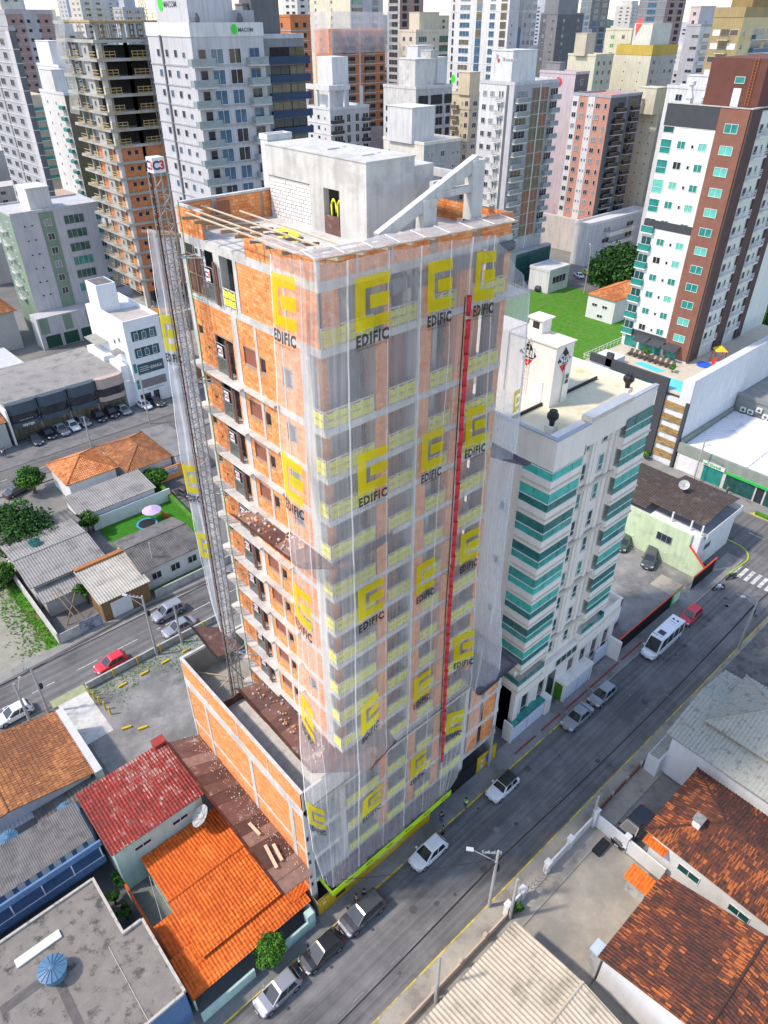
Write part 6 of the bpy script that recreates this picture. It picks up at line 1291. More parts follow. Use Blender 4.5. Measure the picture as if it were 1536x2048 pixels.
# unfinished frame tower
cx, cy, zt = atD(193, 83, 170); yl = onx(118, 60, cx)[1]; xr = cx+17.5; yl = cy+17
UT = root('unfinished_tower', 'tall unfinished concrete frame tower with open upper floors and orange brick lower floors', 'building', (cx, cy, 0))
tbk = mat('tower_brick', (.56, .21, .09), .9, .2, 1.5, c2=(.66, .30, .14), f=.3, s2=1.2); q = MB(); wd = MB(); ins = MB(); n = 16
q.box(cx+1.2, cy+1.2, 9, cx+1.7, cy+1.7, zt)
ins.box(cx+3.5, cy+3.5, 9, xr-1, yl-1, zt-1)
for k in range(-1, n):
    z = zt-3.0*k
    q.box(cx-.9, cy-.5, z-.25, xr+.6, yl+.3, z+.25) if k % 1 == 0 else None
    if k < 0: continue
    for x in (cx, cx+5.5, cx+11.5, xr-.5): q.box(x, cy, z-2.75, x+.6, cy+.6, z-.25+3) if k >= 0 else None
    q.box(cx-.5, cy+3.4, z-3, cx+.3, cy+6.6, z)                       # pale stair shaft on the left face
    for y in (cy+10.5, cy+14): q.box(cx, y, z-3, cx+.5, y+.5, z)
    if k > 5:
        [MB().box(*bb).build('brick_panel', tbk, UT) for bb in ((cx+.65, cy+.15, z-2.75, xr-5, cy+.3, z-.25), (cx+.1, cy+.7, z-2.75, cx+.25, cy+3.4, z-.25), (cx+.1, cy+7.5, z-2.75, cx+.25, cy+10, z-.25))]
        for x in (cx+2.0, cx+3.6): window(UT, 'y', cy+.14, x, z-1.7, .9, .9, g2, [dark], 0)
        window(UT, 'x', cx+.09, cy+1.4, z-1.5, .8, .9, g2, [dark], 0)
    else:
        for x in (cx-.4, cx+6.4, cx+12.2):
            for zz in (0, .5, 1.0): wd.box(x, cy-.6, z-2.7+zz, x+3.4, cy-.52, z-2.58+zz)
            for i in range(4): wd.box(x+i*1.1, cy-.66, z-2.8, x+i*1.1+.1, cy-.6, z-1.5)
    for y in (cy-.4, cy+7.2, cy+12):
        for zz in (0, .5, 1.0): wd.box(cx-1.0, y, z-2.7+zz, cx-.92, y+3.0, z-2.58+zz)
    window(UT, 'x', cx-.51, cy+4.6, z-2.0, .7, 1.0, conc, [dark], 0)
q.build('concrete_frame', mat('frame_concrete', (.36, .355, .33), .9, .2, .3, c2=(.30, .26, .16), f=.3, s2=.25), UT); wd.build('timber_guard', mat('yellowed_timber', (.42, .30, .13), .85, .25, 1), UT); ins.build('dark_inside', dark, UT)
q = MB()
for i in range(60): x, y = random.uniform(cx-.5, xr), random.uniform(cy-.4, cy+10); q.tube((x, y, zt+.2 if i % 2 else zt-2.7+3), (x, y, zt+3.1), .06, 4)
q.box(cx-1, cy-.8, zt+3.0, xr+1, cy+12, zt+3.3)
for x in np.arange(cx-1, xr+1, 1.6): q.tube((x, cy-1, zt+3.3), (x, cy-1, zt+5.0), .06, 4)
for zz in (3.8, 4.4, 5.0): q.tube((cx-1, cy-1, zt+zz), (xr+1, cy-1, zt+zz), .05, 4)
q.build('formwork', mat('yellowed_timber'), UT)
q = MB(); g_ = [[(cx-2.2+.4*math.sin(j), cy+14-t*.6, zt+6-j*1.7) for t in range(9)] for j in range(12)]; q.grid(g_); q.build('torn_net', sheer('dusty_net', (.5, .5, .47), .5, .15, .3), UT, smooth=True); q = MB(); q.grid([[(xr-5+t, cy-1.6+.3*math.sin(t+j), zt+3-j*1.5) for t in range(9)] for j in range(8)]); q.build('torn_net', sheer('dusty_net', (.5, .5, .47), .5, .15, .3), UT, smooth=True)
q = MB(); hx, hy = cx+9.8, cy-1.4
for i in (-1, 1):
    for j in (-1, 1): q.tube((hx+i*.45, hy+j*.45, 6), (hx+i*.45, hy+j*.45, zt+7), .07, 4)
z = 6
while z < zt+7: [q.tube((hx+a*.45, hy+b_*.45, z), (hx+c*.45, hy+d*.45, z+1.2), .04, 4) for a, b_, c, d in ((-1, -1, 1, -1), (1, -1, 1, 1), (1, 1, -1, 1), (-1, 1, -1, -1))]; z += 1.2
tag(q.build('hoist_mast', mat('mast_paint')), 'distant lattice hoist mast on the front of the unfinished frame tower', 'mast')
MB().box(cx-.08, cy-.08, 9, cx+.72, cy+.85, zt).build('corner_column', conc_l, UT)
UP_ = root('podium', 'unfinished concrete podium with orange timber piles below the frame tower', 'building', (cx-6, cy-8, 0)); q = MB(); q.box(cx-4, cy-6, 0, xr+4, yl+4, 8.6, 0); q.box(cx-3, cy-5, 8.6, cx+6, cy-1, 9.1, 1); q.box(cx+8, cy-6.4, 6, cx+11, cy-6.1, 8.3, 2); q.build('podium_body', [conc, mat('rusty_timber_pile', (.40, .19, .04), .9, .4, 1.5), yelp], UP_)
# Macom-like grey tower
fm = [('Y', 0)]
MC = tower('apartment_tower', 'light grey tower with white trim, glass balconies and green round sign on its roof room', (381, 72), 142, (293, 62), (525, 62), g1, g1, 15, X=[wn(.22, 1.0, 1.1, 1.1, g2, GR, 0), wn(.42, 1.0, 1.1, 1.1, g2, GR, 0), wn(.62, 1.0, 1.1, 1.1, g2, GR, 0), wn(.8, .9, .8, 1.1, g2, GR, 0)], Y=[wn(.12, 1.4, 2.3, .05, g2, [gdark], 0), wn(.32, 2.4, 2.2, .2, white, [gblue, gblue, gdark], 1), wn(.57, 2.4, 2.2, .2, white, [gblue, gdark], 1), wn(.85, 2.0, 2.3, .1, g2, [gdark, gblue], 1)], by=[gb(.08, 4.6, 1.3, g1, g2, mat('clear_rail_glass', (.25, .3, .3), .1, .2, 2)), gb(.86, 3.8, 1.3, g1, g2, mat('clear_rail_glass'))], bands=1, bandm=g2, fh=3.0, first=1.2, top=1.8, capm=w1, zmin=10)
cx, cy, xr, yl, zt = MC['_w']; q = MB(); q.box(cx-.25, yl-(yl-cy)*.34, 0, cx-.004, yl-(yl-cy)*.31, zt); q.build('facade_groove', g3, MC)
q = MB(); q.box(cx+1.5, cy+2.5, zt+1, cx+10, yl-1.5, zt+9, 0); q.box(cx+10, cy+1.5, zt+1, xr-.5, yl-2, zt+3.5, 1)
q.build('roof_room', [g1, g2], MC)
def rsign(par, c, ux, word, s, m1, m2, ring=True):
    q = MB(); c = Vector(c); u_ = Vector(ux)
    if ring: q.poly([c+u_*(-s*2.2+s*.7*math.cos(t))+Vector((0, 0, s*.45+s*.95*math.sin(t))) for t in np.linspace(0, 2*math.pi, 17)[:-1]], 0)
    text_on(q, word, c+u_*s*.6, u_, UP, s*.7, 1, .02); q.build('roof_sign', [m1, m2], par)
gsg = mat('leaf_green_sign', (.0, .60, .02), .5, .05, 1)
rsign(MC, (cx+1.45, yl-6.3, zt+3.9), YL, 'MACOM', 1.2, gsg, g3); rsign(MC, (xr-4, cy-.18, zt+.5), XR, 'MACOM', .8, gsg, g3)
for x in (cx+2.2, cx+10.5): q = MB(); q.lathe([(.35, 0), (.55, .8), (.55, 1.3), (.25, 1.9)], 10, 0, (x, cy+1.4, zt+1.2)); q.build('roof_cowl', g3, MC)
tower('apartment_tower', 'grey tower with navy window frames half hidden behind the light grey tower', (500, 76), 158, (470, 70), (606, 76), g1, g4, 14, Y=[wn(.52, 4.5, 2.2, .3, nav, [gbrz, gdark], 1), wn(.84, 3.6, 2.2, .3, nav, [gbrz, gdark], 1)], by=[(.68, 9.5, .7, nav, nav, nav, 'solid')], bands=2, bandm=nav, fh=3.0, zmin=8, box=[(.0, .55, .3, .8, 5, g4), (.1, .6, .1, .9, 8, g3)])
tower('apartment_tower', 'low white block between the navy framed tower and the machine room', (535, 278), 120, (520, 275), (582, 275), w1, g1, 8, Y=[wn(.5, 1.4, 1.2)], zmin=8)
tower('unfinished_tower', 'dark orange brick construction tower behind the navy framed one', (580, 33), 300, (545, 33), (620, 36), brk, brk, 22, Y=[wn(.3, 1.5, 1.5, .8, g4, [dark], 0), wn(.7, 1.5, 1.5, .8, g4, [dark], 0)], bands=1, bandm=g2, X=[wn(.5, 1.3, 1.4, .8, g4, [dark], 0)])
BO = tower('unfinished_tower', 'orange brick construction tower with open balconies and grey netting round its top floors', (661, 62), 321, (628, 56), (770, 66), mat('bright_tower_brick', (.78, .27, .07), .9, .12, .5), brk, 18, fh=3.3, X=[wn(.4, 1.0, 1.2, .9, g2, [dark], 0)], Y=[wn(.08, 2, 1.8, .7, g2, [dark], 0), wn(.32, 6, 2.3, .2, g2, [dark], 1), wn(.70, 6, 2.3, .2, g2, [dark], 1), wn(.93, 2, 1.8, .7, g2, [dark], 0)], by=[(.32, 5, .5, g1, wood_l, dark, 'bars'), (.70, 5, .5, g1, wood_l, dark, 'bars')], bands=1, bandm=g1, stripsY=[(.5, .53, g1), (0, .03, w1)])
cx, cy, xr, yl, zt = BO['_w']
for a, e, dz in ((zt-7, zt+6, 1.8), (8, zt-33, 1.2)):
    q = MB(); q.grid([[(x+.5*math.sin(z*.4), cy-dz+.5*math.sin(x*.8+z*.3), z) for z in np.linspace(a, e, 14)] for x in np.linspace(cx-1, xr+2, 40)]); q.grid([[(cx-dz-.2+.5*math.sin(y), y, z) for z in np.linspace(a, e, 14)] for y in np.linspace(cy-dz, yl, 16)]); q.build('tower_net', sheer('tower_net', (.62, .60, .64), .52, .15, .3), BO, smooth=True)
W9 = tower('apartment_tower', 'white tower with roof terrace pergola and dark balconies right of the machine room', (660, 220), 257, (612, 216), (738, 214), w1, g1, 9, X=[wn(.2, 1.2, 1.3, 1, None, [gdark], 0), wn(.52, 1.2, 1.3, 1, None, [gdark], 0), wn(.78, .6, .9, 1, None, [gdark], 0)], Y=[wn(.2, 3.6, 2.1, .2, w1, [gdark], 2), wn(.46, 1.5, 2.3, .1, w1, [gdark], 1), wn(.68, 1.5, 2.3, .1, w1, [gdark], 1), wn(.9, 2.4, 2.2, .1, w1, [gdark], 1)], by=[gb(.15, 5, .9, w1, g2, gdark), gb(.9, 3.2, .9, w1, g2, gdark)], bands=1, bandm=w1)
cx, cy, xr, yl, zt = W9['_w']; q = MB()
for a, e in ((cx, cy), (cx, (cy+yl)/2), (cx, yl-.8), (cx+6, cy), (cx+13, cy)): q.box(a, e, zt, a+.8, e+.8, zt+6)
q.box(cx-.2, cy-.2, zt+5.2, xr-8, cy+.9, zt+6.6); q.box(cx-.2, cy+.9, zt+5.2, cx+.9, yl, zt+6.6); q.box(cx+3, cy+3, zt, xr-6, yl-1, zt+6); q.box(cx+3, cy+2, zt+6, cx+9.5, yl-3, zt+14); q.build('roof_room', w1, W9)
# top centre
tower('apartment_tower', 'cream and grey tower with teal window bays right behind the netted construction tower', (700, -10), 420, (618, -14), (766, -12), c1, g1, 8, X=[wn(.15), wn(.55)], Y=[wn(.2, 7, 2, .5, g1, TE, 3), wn(.75, 4, 2.6, .2, g1, [gblue], 2)], fh=3.2, zmin=30)
UC = tower('unfinished_tower', 'tall concrete core under construction with red marked net beside the tan tower', (800, -30), 400, (775, -30), (848, -30), conc, brk2, 22, Y=[wn(.2, 3, 2.2, .3, g4, [dark], 1), wn(.7, 3, 2.2, .3, g4, [dark], 1)], X=[wn(.5, 6, 2, .3, g4, [dark], 2)], bands=1, bandm=g2)
tower('apartment_tower', 'tan apartment tower with teal bay windows above the raw concrete block', (832, 63), 330, (798, 62), (897, 64), rr('tan_white_render', (.60, .52, .42)), c2_, 14, X=[wn(.3), wn(.7)], Y=[wn(.2, 4.5, 1.9, .6, white, TE, 3), wn(.55, 1.2, 1.2), wn(.85, 5, 2.2, .4, g2, [teal_d], 2)], fh=3.1, box=[(.2, .8, .2, .8, 6, c2_)])
tower('apartment_tower', 'small sand coloured tower against the sky behind the tan tower', (875, 33), 520, (868, 33), (900, 33), c3, c3, 10, Y=[wn(.5, 2, 1.6)])
CB = tower('unfinished_block', 'raw concrete block with open upper floor and small dark windows', (832, 178), 240, (767, 204), (904, 176), conc_l, conc, 7, fh=3.0, first=4.2, X=[wn(.12, 1.2, 1.4, .9, g2, [gdark], 0), wn(.38, 1.3, 1.4, .9, g2, [gdark], 0), wn(.56, 1.3, 1.4, .9, g2, [gdark], 0), wn(.82, 1.3, 1.4, .9, g2, [gdark], 0)], Y=[wn(.15, .9, 1.6, .9, g2, [dark], 0), wn(.4, 1.6, 1.6, .8, g2, [gdark], 0), wn(.65, 3, 2.2, .2, g2, [dark], 1), wn(.9, 2, 2.2, .2, g2, [dark], 0)], box=[(.15, .7, .2, .7, 7, conc_l), (.65, .85, .3, .6, 9, conc)])
cx, cy, xr, yl, zt = CB['_w']; [window(CB, 'y', cy-.05, cx+(xr-cx)*a, zt-4.4, w_, 2.6, conc, [dark], 0) for a, w_ in ((.06, 4.2), (.4, 5.0), (.78, 3.4))]
tower('apartment_tower', 'white block with red lettering seen behind the raw concrete block', (835, 120), 290, (800, 120), (895, 122), w1, w1, 5, X=[wn(.5)], Y=[wn(.3), wn(.6)], box=[(.0, .5, 0, .6, 4, w1)])
CG = tower('apartment_building', 'cream and grey building with stepped roof in front of the raw concrete block', (848, 290), 205, (767, 283), (921, 288), rr('pale_cream_render', (.64, .61, .55)), g2, 8, X=[wn(.15, .7, .7, 1.2, None, W_, 0)], Y=[wn(.12, .6, 1.3), wn(.22, 1.2, 1.4), wn(.5, 1.6, 1.4), wn(.8, .8, .9), wn(.92, .8, .9)], fh=3.2, box=[(-.05, .55, .25, .85, 8, w1)], zmin=8)
BE = tower('apartment_tower', 'beige building with small glass balconies and a green round sign on its roof', (940, 190), 262, (903, 188), (962, 190), c3, c2_, 10, X=[wn(.2, 1, 1.8, .2), wn(.62, .7, 1.2), wn(.85, 1.4, 1.5)], bx=[gb(.25, 3, 1, c2_, c2_, gbrz)], Y=[wn(.5, 2, 1.4)], fh=3.1, bands=3, bandm=g2, box=[(-.1, .8, .0, .6, 6, c3)])
cx, cy, xr, yl, zt = BE['_w']; rsign(BE, (cx-.9, cy+4, zt+3.5), YL, '', 1.3, gsg, g3)
tower('apartment_tower', 'very tall white and blue glass tower with white frame bands in the top centre', (1030, -120), 375, (905, -120), (1088, -120), w1, g1, 26, fh=3.25, X=[wn(.08, 1.2, 2.4, .3, w1, [gdark], 0), wn(.28, 6, 2.0, .5, w1, [gblue, gblue, gbrz], 2), wn(.52, 3.2, 3.1, .05, g2, [gblue, gblue, gbrz], 1), wn(.74, 3, 2.2, .4, w1, [gblue], 1), wn(.92, 3.4, 2.6, .2, g1, [gdark], 0)], Y=[wn(.12, .9, 1.2), wn(.42, 2.0, 3.2, .0, gblue, [gblue], 0), wn(.6, 1.4, 1.4, .9, g4), wn(.75, 1.4, 1.4, .9, g4), wn(.92, 2.4, 2, .5, w1, [gblue], 0)], stripsX=[(.0, .04, w1), (.60, .66, w1), (.40, .43, w1)], stripsY=[(.0, .3, g1), (.5, .82, g2)], bands=6, bandm=w1, zmin=20)
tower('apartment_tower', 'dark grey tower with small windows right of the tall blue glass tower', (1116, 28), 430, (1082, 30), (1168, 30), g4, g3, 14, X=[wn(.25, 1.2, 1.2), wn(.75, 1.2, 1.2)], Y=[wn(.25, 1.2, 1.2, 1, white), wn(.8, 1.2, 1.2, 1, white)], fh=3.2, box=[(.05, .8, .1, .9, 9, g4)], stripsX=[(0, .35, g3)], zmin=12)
tower('unfinished_tower', 'dark unfinished tower frame against the sky', (1190, -40), 520, (1168, -40), (1226, -40), g4, g4, 16, Y=[wn(.3, 5, 2.2, .3, g2, GR, 2), wn(.75, 5, 2.2, .3, g2, GR, 2)], X=[wn(.5, 6, 2.2, .3, g2, GR, 2)], bands=1, bandm=g2, zmin=15)
# white tower with balcony stack (needs its own glazing)
RG = tower('apartment_tower', 'slim white tower with bronze glass bays and stacked balconies in the centre right', (1030, 170), 207, (961, 162), (1118, 166), w1, g2, 12, fh=3.05, first=.8, X=[wn(.16, 1.3, 1.3), wn(.38, 1.3, 1.3), wn(.60, .5, 1.4, 1, None, W_, 0), wn(.68, .5, 1.4, 1, None, W_, 0)], stripsX=[(.86, 1.0, g1), (.78, .85, g3)], bx=[gb(.62, 2.1, .8, w1, g4, gdark, 'bars')], Y=[wn(.18, 4.4, 2.2, .3, w1, [gbrz, gdark, gcur], 2), wn(.48, 3.2, 2.95, .02, g1, [gbrz, gbrz, mat('copper_glass', (.26, .12, .07), .08, .2, .5)], 1), wn(.68, 3.2, 2.95, .02, g1, [gbrz, MT['copper_glass']], 1), wn(.9, 3.2, 2.2, .3, w1, [gcur, gdark], 2)], by=[gb(.17, 5.2, 1.1, w1, white, gcur), gb(.92, 3.6, 1.0, w1, white, gcur)], stripsY=[(.57, .59, w1)], box=[(.02, .55, .15, .75, 7, w1)], capm=g1)
cx, cy, xr, yl, zt = RG['_w']; q = MB(); q.box(cx-1.5, cy-2, 0, xr+3, cy-.2, 9.5); q.box(cx+5, cy-2.1, .5, xr+2.8, cy-2.02, 9, 1); q.build('podium', [g2, teal_d], RG); q = MB(); q.box(cx+.20, yl-5.6, zt+4.6, cx+.26, yl-5.0, zt+5.3, 0); q.box(cx+.20, yl-5.0, zt+5.3, cx+.26, yl-4.5, zt+6.2, 1); [q.box(cx+.20, yl-7.2-k_*.8, zt+5.0, cx+.25, yl-6.7-k_*.8, zt+5.35+.3*(k_ in (0, 4)), 1) for k_ in range(6)]; q.build('roof_sign', [red, g2], RG)
TV = tower('apartment_tower', 'mauve tower with TRIVO lettering behind the slim white tower', (1152, 148), 262, (1080, 146), (1178, 150), pin, g3, 6, Y=[wn(.5, 1.2, 1.6)], zmin=10, box=[(.1, .5, .5, .9, 2.6, g4)]); cx, cy, xr, yl, zt = TV['_w']; q = MB(); text_on(q, 'TRIV', (cx-.2, cy+10.3, zt-3.4), YL, UP, 2.2, 0, .02); text_on(q, 'O', (cx-.2, cy+6.2, zt-3.4), YL, UP, 2.2, 1, .06); q.build('roof_sign', [white, red], TV)
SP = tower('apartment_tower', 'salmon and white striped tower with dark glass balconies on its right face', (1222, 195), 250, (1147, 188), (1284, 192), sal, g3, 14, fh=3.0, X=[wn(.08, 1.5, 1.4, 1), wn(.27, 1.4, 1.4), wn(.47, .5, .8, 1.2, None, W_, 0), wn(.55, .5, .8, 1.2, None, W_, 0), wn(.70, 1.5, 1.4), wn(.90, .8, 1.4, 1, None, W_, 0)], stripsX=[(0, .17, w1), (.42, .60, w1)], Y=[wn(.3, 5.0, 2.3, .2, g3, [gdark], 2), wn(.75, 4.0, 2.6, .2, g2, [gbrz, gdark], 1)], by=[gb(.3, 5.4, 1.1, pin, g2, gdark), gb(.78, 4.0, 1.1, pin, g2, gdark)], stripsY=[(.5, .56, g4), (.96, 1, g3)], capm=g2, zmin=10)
cx, cy, xr, yl, zt = SP['_w']; q = MB(); q.box(cx-1.5, cy-4, 0, xr+6, cy-.2, 10.5, 1); q.box(cx-1.8, cy-4.1, 0, cx-.2, yl+9, 10.2, 0); q.build('podium', [rr('podium_beige', (.52, .48, .44)), g3], SP)
tower('apartment_tower', 'pale green grey tower with arched roof behind the mauve one', (1192, 112), 330, (1137, 108), (1228, 108), c1, rr('pale_sage', (.48, .50, .40)), 13, fh=3.1, Y=[wn(.2), wn(.5), wn(.85)], X=[], box=[(-.1, .4, .35, .75, 7, c2_)])
YT = tower('apartment_tower', 'tall ivory tower with ochre band and rows of tiny vents', (1303, 110), 343, (1232, 108), (1352, 112), c1, rr('shaded_ivory', (.40, .39, .36)), 20, fh=3.15, X=[wn(.3, .5, .5, 1.2, c1, [gdark], 0), wn(.72, .5, .5, 1.2, c1, [gdark], 0)], Y=[wn(.15), wn(.35, .7, 1.2), wn(.62), wn(.85, 1.8, 1.3)], capm=yb, top=3.2, box=[(.0, .75, .1, .6, 10, rr('ivory_b', (.60, .60, .52)))])  # -Y face in darkened ivory, its shade put into the colour
cx, cy, xr, yl, zt = YT['_w']; q = MB(); q.poly([(cx-.1, cy+9, zt+11), (cx-.1, cy+6.2, zt+12), (cx-.1, cy+6.5, zt+9.5), (cx-.1, cy+8.5, zt+6)]); q.build('roof_emblem', mat('coral_sign', (.7, .10, .09), .5, .05, 1), YT)
tower('unfinished_tower', 'dark red brick tower in teal netting behind the ivory tower', (1345, -60), 480, (1290, -60), (1385, -60), g4, brk2, 22, Y=[wn(.3, 4, 2, .4, g4, [dark], 1), wn(.75, 4, 2, .4, g4, [dark], 1)], X=[wn(.5, 5, 2, .4, g4, [gblue], 2)], bands=1, bandm=g2, zmin=10)
tower('apartment_tower', 'pale green building with arched windows and red roof trim', (1265, 60), 380, (1212, 62), (1282, 62), c1, c1, 10, X=[wn(.3, 2, 1.4, .8, None, [mat('leaf_glass', (.12, .3, .08), .1, .2, 1)]), wn(.7)], fh=3.1)
tower('apartment_block', 'ivory building with stepped roof rooms in front of the ivory tower', (1318, 228), 270, (1276, 222), (1344, 224), c1, rr('shaded_ivory_b', (.42, .40, .36)), 14, fh=3.0, X=[wn(.35, .5, .5, 1.2, c1, [gdark], 0), wn(.75, .5, .5, 1.2, c1, [gdark], 0)], Y=[wn(.3, 1.3, 1.3), wn(.75, 1.3, 1.3)], by=[(.3, 1.8, .5, g2, g2, g3, 'solid'), (.78, 1.8, .5, g2, g2, g3, 'solid')], box=[(-.35, .5, .1, .9, 7, c1), (-.5, -.2, .6, 1.2, 4, c1)])  # shade of the -Y face painted in as a darker ivory
tower('apartment_tower', 'grey white tower with black balconies left of the olive tan tower', (1402, 52), 330, (1372, 56), (1428, 62), g2, w1, 9, fh=3.6, X=[wn(.75, 2.6, 1.0, 1, g2, [gdark], 1)], Y=[wn(.5, 4.5, 2.2, .2, w1, [gdark, gcur], 1)], by=[(.5, 6, 1, w1, black, black, 'solid')], zmin=10)
tower('apartment_tower', 'pale pink and grey towers behind the white balconied one', (1402, 14), 430, (1382, 14), (1432, 15), rr('pale_pink', (.58, .47, .44)), g1, 8, fh=3.2, X=[wn(.5)], Y=[wn(.5)])
OT = tower('apartment_tower', 'olive tan tower with white shutters and small green balconies in the top right', (1488, 33), 262, (1428, 34), (1560, 24), tan, rr('straw_render', (.60, .50, .28)), 13, fh=3.25, first=2.2, X=[wn(.2, 2.2, 1.5, .9, None, [white, gdark], 0), wn(.8, 2.4, 1.5, .9, None, [white, gdark], 0), wn(.5, 2.6, 1.7, .8, tan, [gdark], 0)], bx=[gb(.5, 3.2, .9, c2_, gg, gbrz, 'bars')], Y=[wn(.1, 1.2, 1.2), wn(.5, 6.5, 2.4, .3, w1, [gblue], 3), wn(.85, 4, 2.4, .3, w1, [gblue], 2)], by=[gb(.6, 11, 1.2, w1, white, gblue)], capm=tan, top=2.2, box=[(.15, 1, .0, .7, 12, rr('brown_ochre', (.28, .19, .08)))])
tower('apartment_block', 'white stepped house block with blue band below the olive tan tower', (1425, 180), 240, (1330, 200), (1447, 178), w1, w1, 3, X=[wn(.3, 2, 1.6)], box=[(.0, .6, .0, .6, 3, w1)])
tower('apartment_block', 'peach coloured block behind the right edge of the brown tower', (1520, 560), 190, (1500, 560), (1570, 560), c3, c3, 3, Y=[wn(.5)])
tower('apartment_block', 'small white stepped block with balconies beside the big dark tree', (1180, 452), 235, (1150, 450), (1290, 448), w1, g1, 3, fh=3.2, Y=[wn(.3, 4, 1.5), wn(.7, 4, 1.5)], by=[gb(.5, 14, 1.6, w1, w1, w1, 'solid')])
tower('shop_building', 'low white shop with metal roof behind the grass plot', (1100, 545), 205, (1060, 540), (1140, 530), w1, w1, 1, Y=[wn(.5, 6, 2, .4, white, [gdark], 3)])
# hazy far city and hills
fm_ = [rr('far_%d' % i, c) for i, c in enumerate(((.42, .43, .46), (.50, .48, .45), (.36, .38, .42), (.55, .54, .52)))]
wmf = win_mesh(3.2, 1.4, white, [gdark], 0)[0]
for i in range(74):
    a = random.uniform(.28, 1.36); D = random.uniform(470, 1000); x, y = D*math.cos(a), D*math.sin(a); h = random.uniform(34, 62) if i % 3 else random.uniform(60, 82); w_ = random.uniform(14, 22)
    B = root('far_tower', 'hazy apartment tower in the distant rows of the skyline', 'building', (x, y, 0), 'distant towers of the skyline'); q = MB(); q.box(x, y, 0, x+w_, y+w_, h); q.box(x+3, y+3, h, x+w_-4, y+w_-4, h+4); q.build('wall', random.choice(fm_), B)
    for k in range(int(h/3.2)-6 if h > 45 else 3):
        for u in (.15, .55): put('window', wmf, B, (x+w_*u, y-.1, h-3.2*(k+1))); put('window', wmf, B, (x-.1, y+w_*u+3.2, h-3.2*(k+1)), -math.pi/2)
lowm = [rr('low_%d' % i, c) for i, c in enumerate(((.40, .39, .37), (.50, .48, .44), (.33, .33, .34), (.42, .30, .24)))]
for i in range(110):
    a = random.uniform(.45, 1.40); D = random.uniform(250, 520) if a < 1.15 else random.uniform(215, 520); x, y = round(D*math.cos(a)/12)*12+2, round(D*math.sin(a)/12)*12+2; h = random.uniform(5, 17); w_ = random.uniform(8, 11.5)
    if 140 < x < 185 and 70 < y < 125: continue
    B = root('low_building', 'low block of the dense quarter between the background towers', 'building', (x, y, 0), 'low blocks between the background towers'); q = MB(); q.box(x, y, 0, x+w_, y+w_, h); q.build('wall', lowm[i % 3], B); q = MB(); q.box(x-.2, y-.2, h, x+w_+.2, y+w_+.2, h+.35); q.build('roof', random.choice(lowm), B)
    for k in range(int(h/3.2)): window(B, 'y', y-.02, x+2, h-2.6-3.2*k, 2, 1.3, white, [gdark]); window(B, 'x', x-.02, y+3, h-2.6-3.2*k, 2, 1.3, white, [gdark])
hl = MB(); n = 70; hm = mat('forested_hill', (.035, .07, .055), .95, .3, .01, c2=(.05, .09, .06), f=.4, s2=.006)
g_ = []
for i in range(n+1):
    a = .2+1.5*i/n; row = []
    for j in range(9):
        D = 2600+j*180; hgt = (60+55*math.sin(a*9+1)+35*math.sin(a*23)+ (30 if a > 1.05 else 20))*math.sin(math.pi*j/9)*(.55 if a < 1.0 else 1); row.append((D*math.cos(a), D*math.sin(a), max(-1, hgt)+random.uniform(-4, 4)))
    g_.append(row)
hl.grid(g_); struct('hills', hl, hm, True)
# ================================================================ vehicles
tyre = mat('tyre_rubber', (.02, .02, .02), .85, .1, 5); rim = mat('alloy_rim', (.4, .41, .42), .35, .1, 5, metal=.7); cgl = mat('car_glass', (.012, .018, .022), .05, 0, spec=.8); lampm = mat('headlight_glass', (.55, .57, .6), .15, 0); tail = mat('tail_light', (.45, .01, .01), .25, 0); trim = mat('black_trim', (.025, .025, .027), .6, 0); plate = mat('number_plate', (.55, .56, .58), .5, 0)
def paint(n, c, metal=0.0): return mat('paint_'+n, c, .28, .03, 2, metal=metal, coat=.8, spec=.5)
SIL = paint('silver', (.30, .31, .33), .4); WHT = paint('white', (.72, .73, .74)); BLK = paint('black', (.012, .013, .016)); DGR = paint('graphite', (.07, .075, .085), .3); RED = paint('red', (.62, .012, .02)); GRN = paint('dark_green', (.03, .06, .04)); YLW = paint('yellow', (.62, .62, .05))
KIND = {'hatch': dict(L=3.95, W=1.70, H=1.50, b=(-.47, .24), t=(-.38, .02), hood=.90), 'sedan': dict(L=4.45, W=1.74, H=1.46, b=(-.36, .22), t=(-.22, .04), hood=.88), 'suv': dict(L=4.4, W=1.82, H=1.66, b=(-.48, .25), t=(-.42, .07), hood=1.02), 'van': dict(L=6.9, W=2.0, H=2.75, b=(-.495, .40), t=(-.485, .27), hood=1.15), 'pickup': dict(L=5.2, W=1.85, H=1.75, b=(-.12, .24), t=(-.08, .08), hood=1.05), 'mini': dict(L=3.8, W=1.7, H=1.42, b=(-.46, .20), t=(-.41, .06), hood=.92)}
wh = MB()
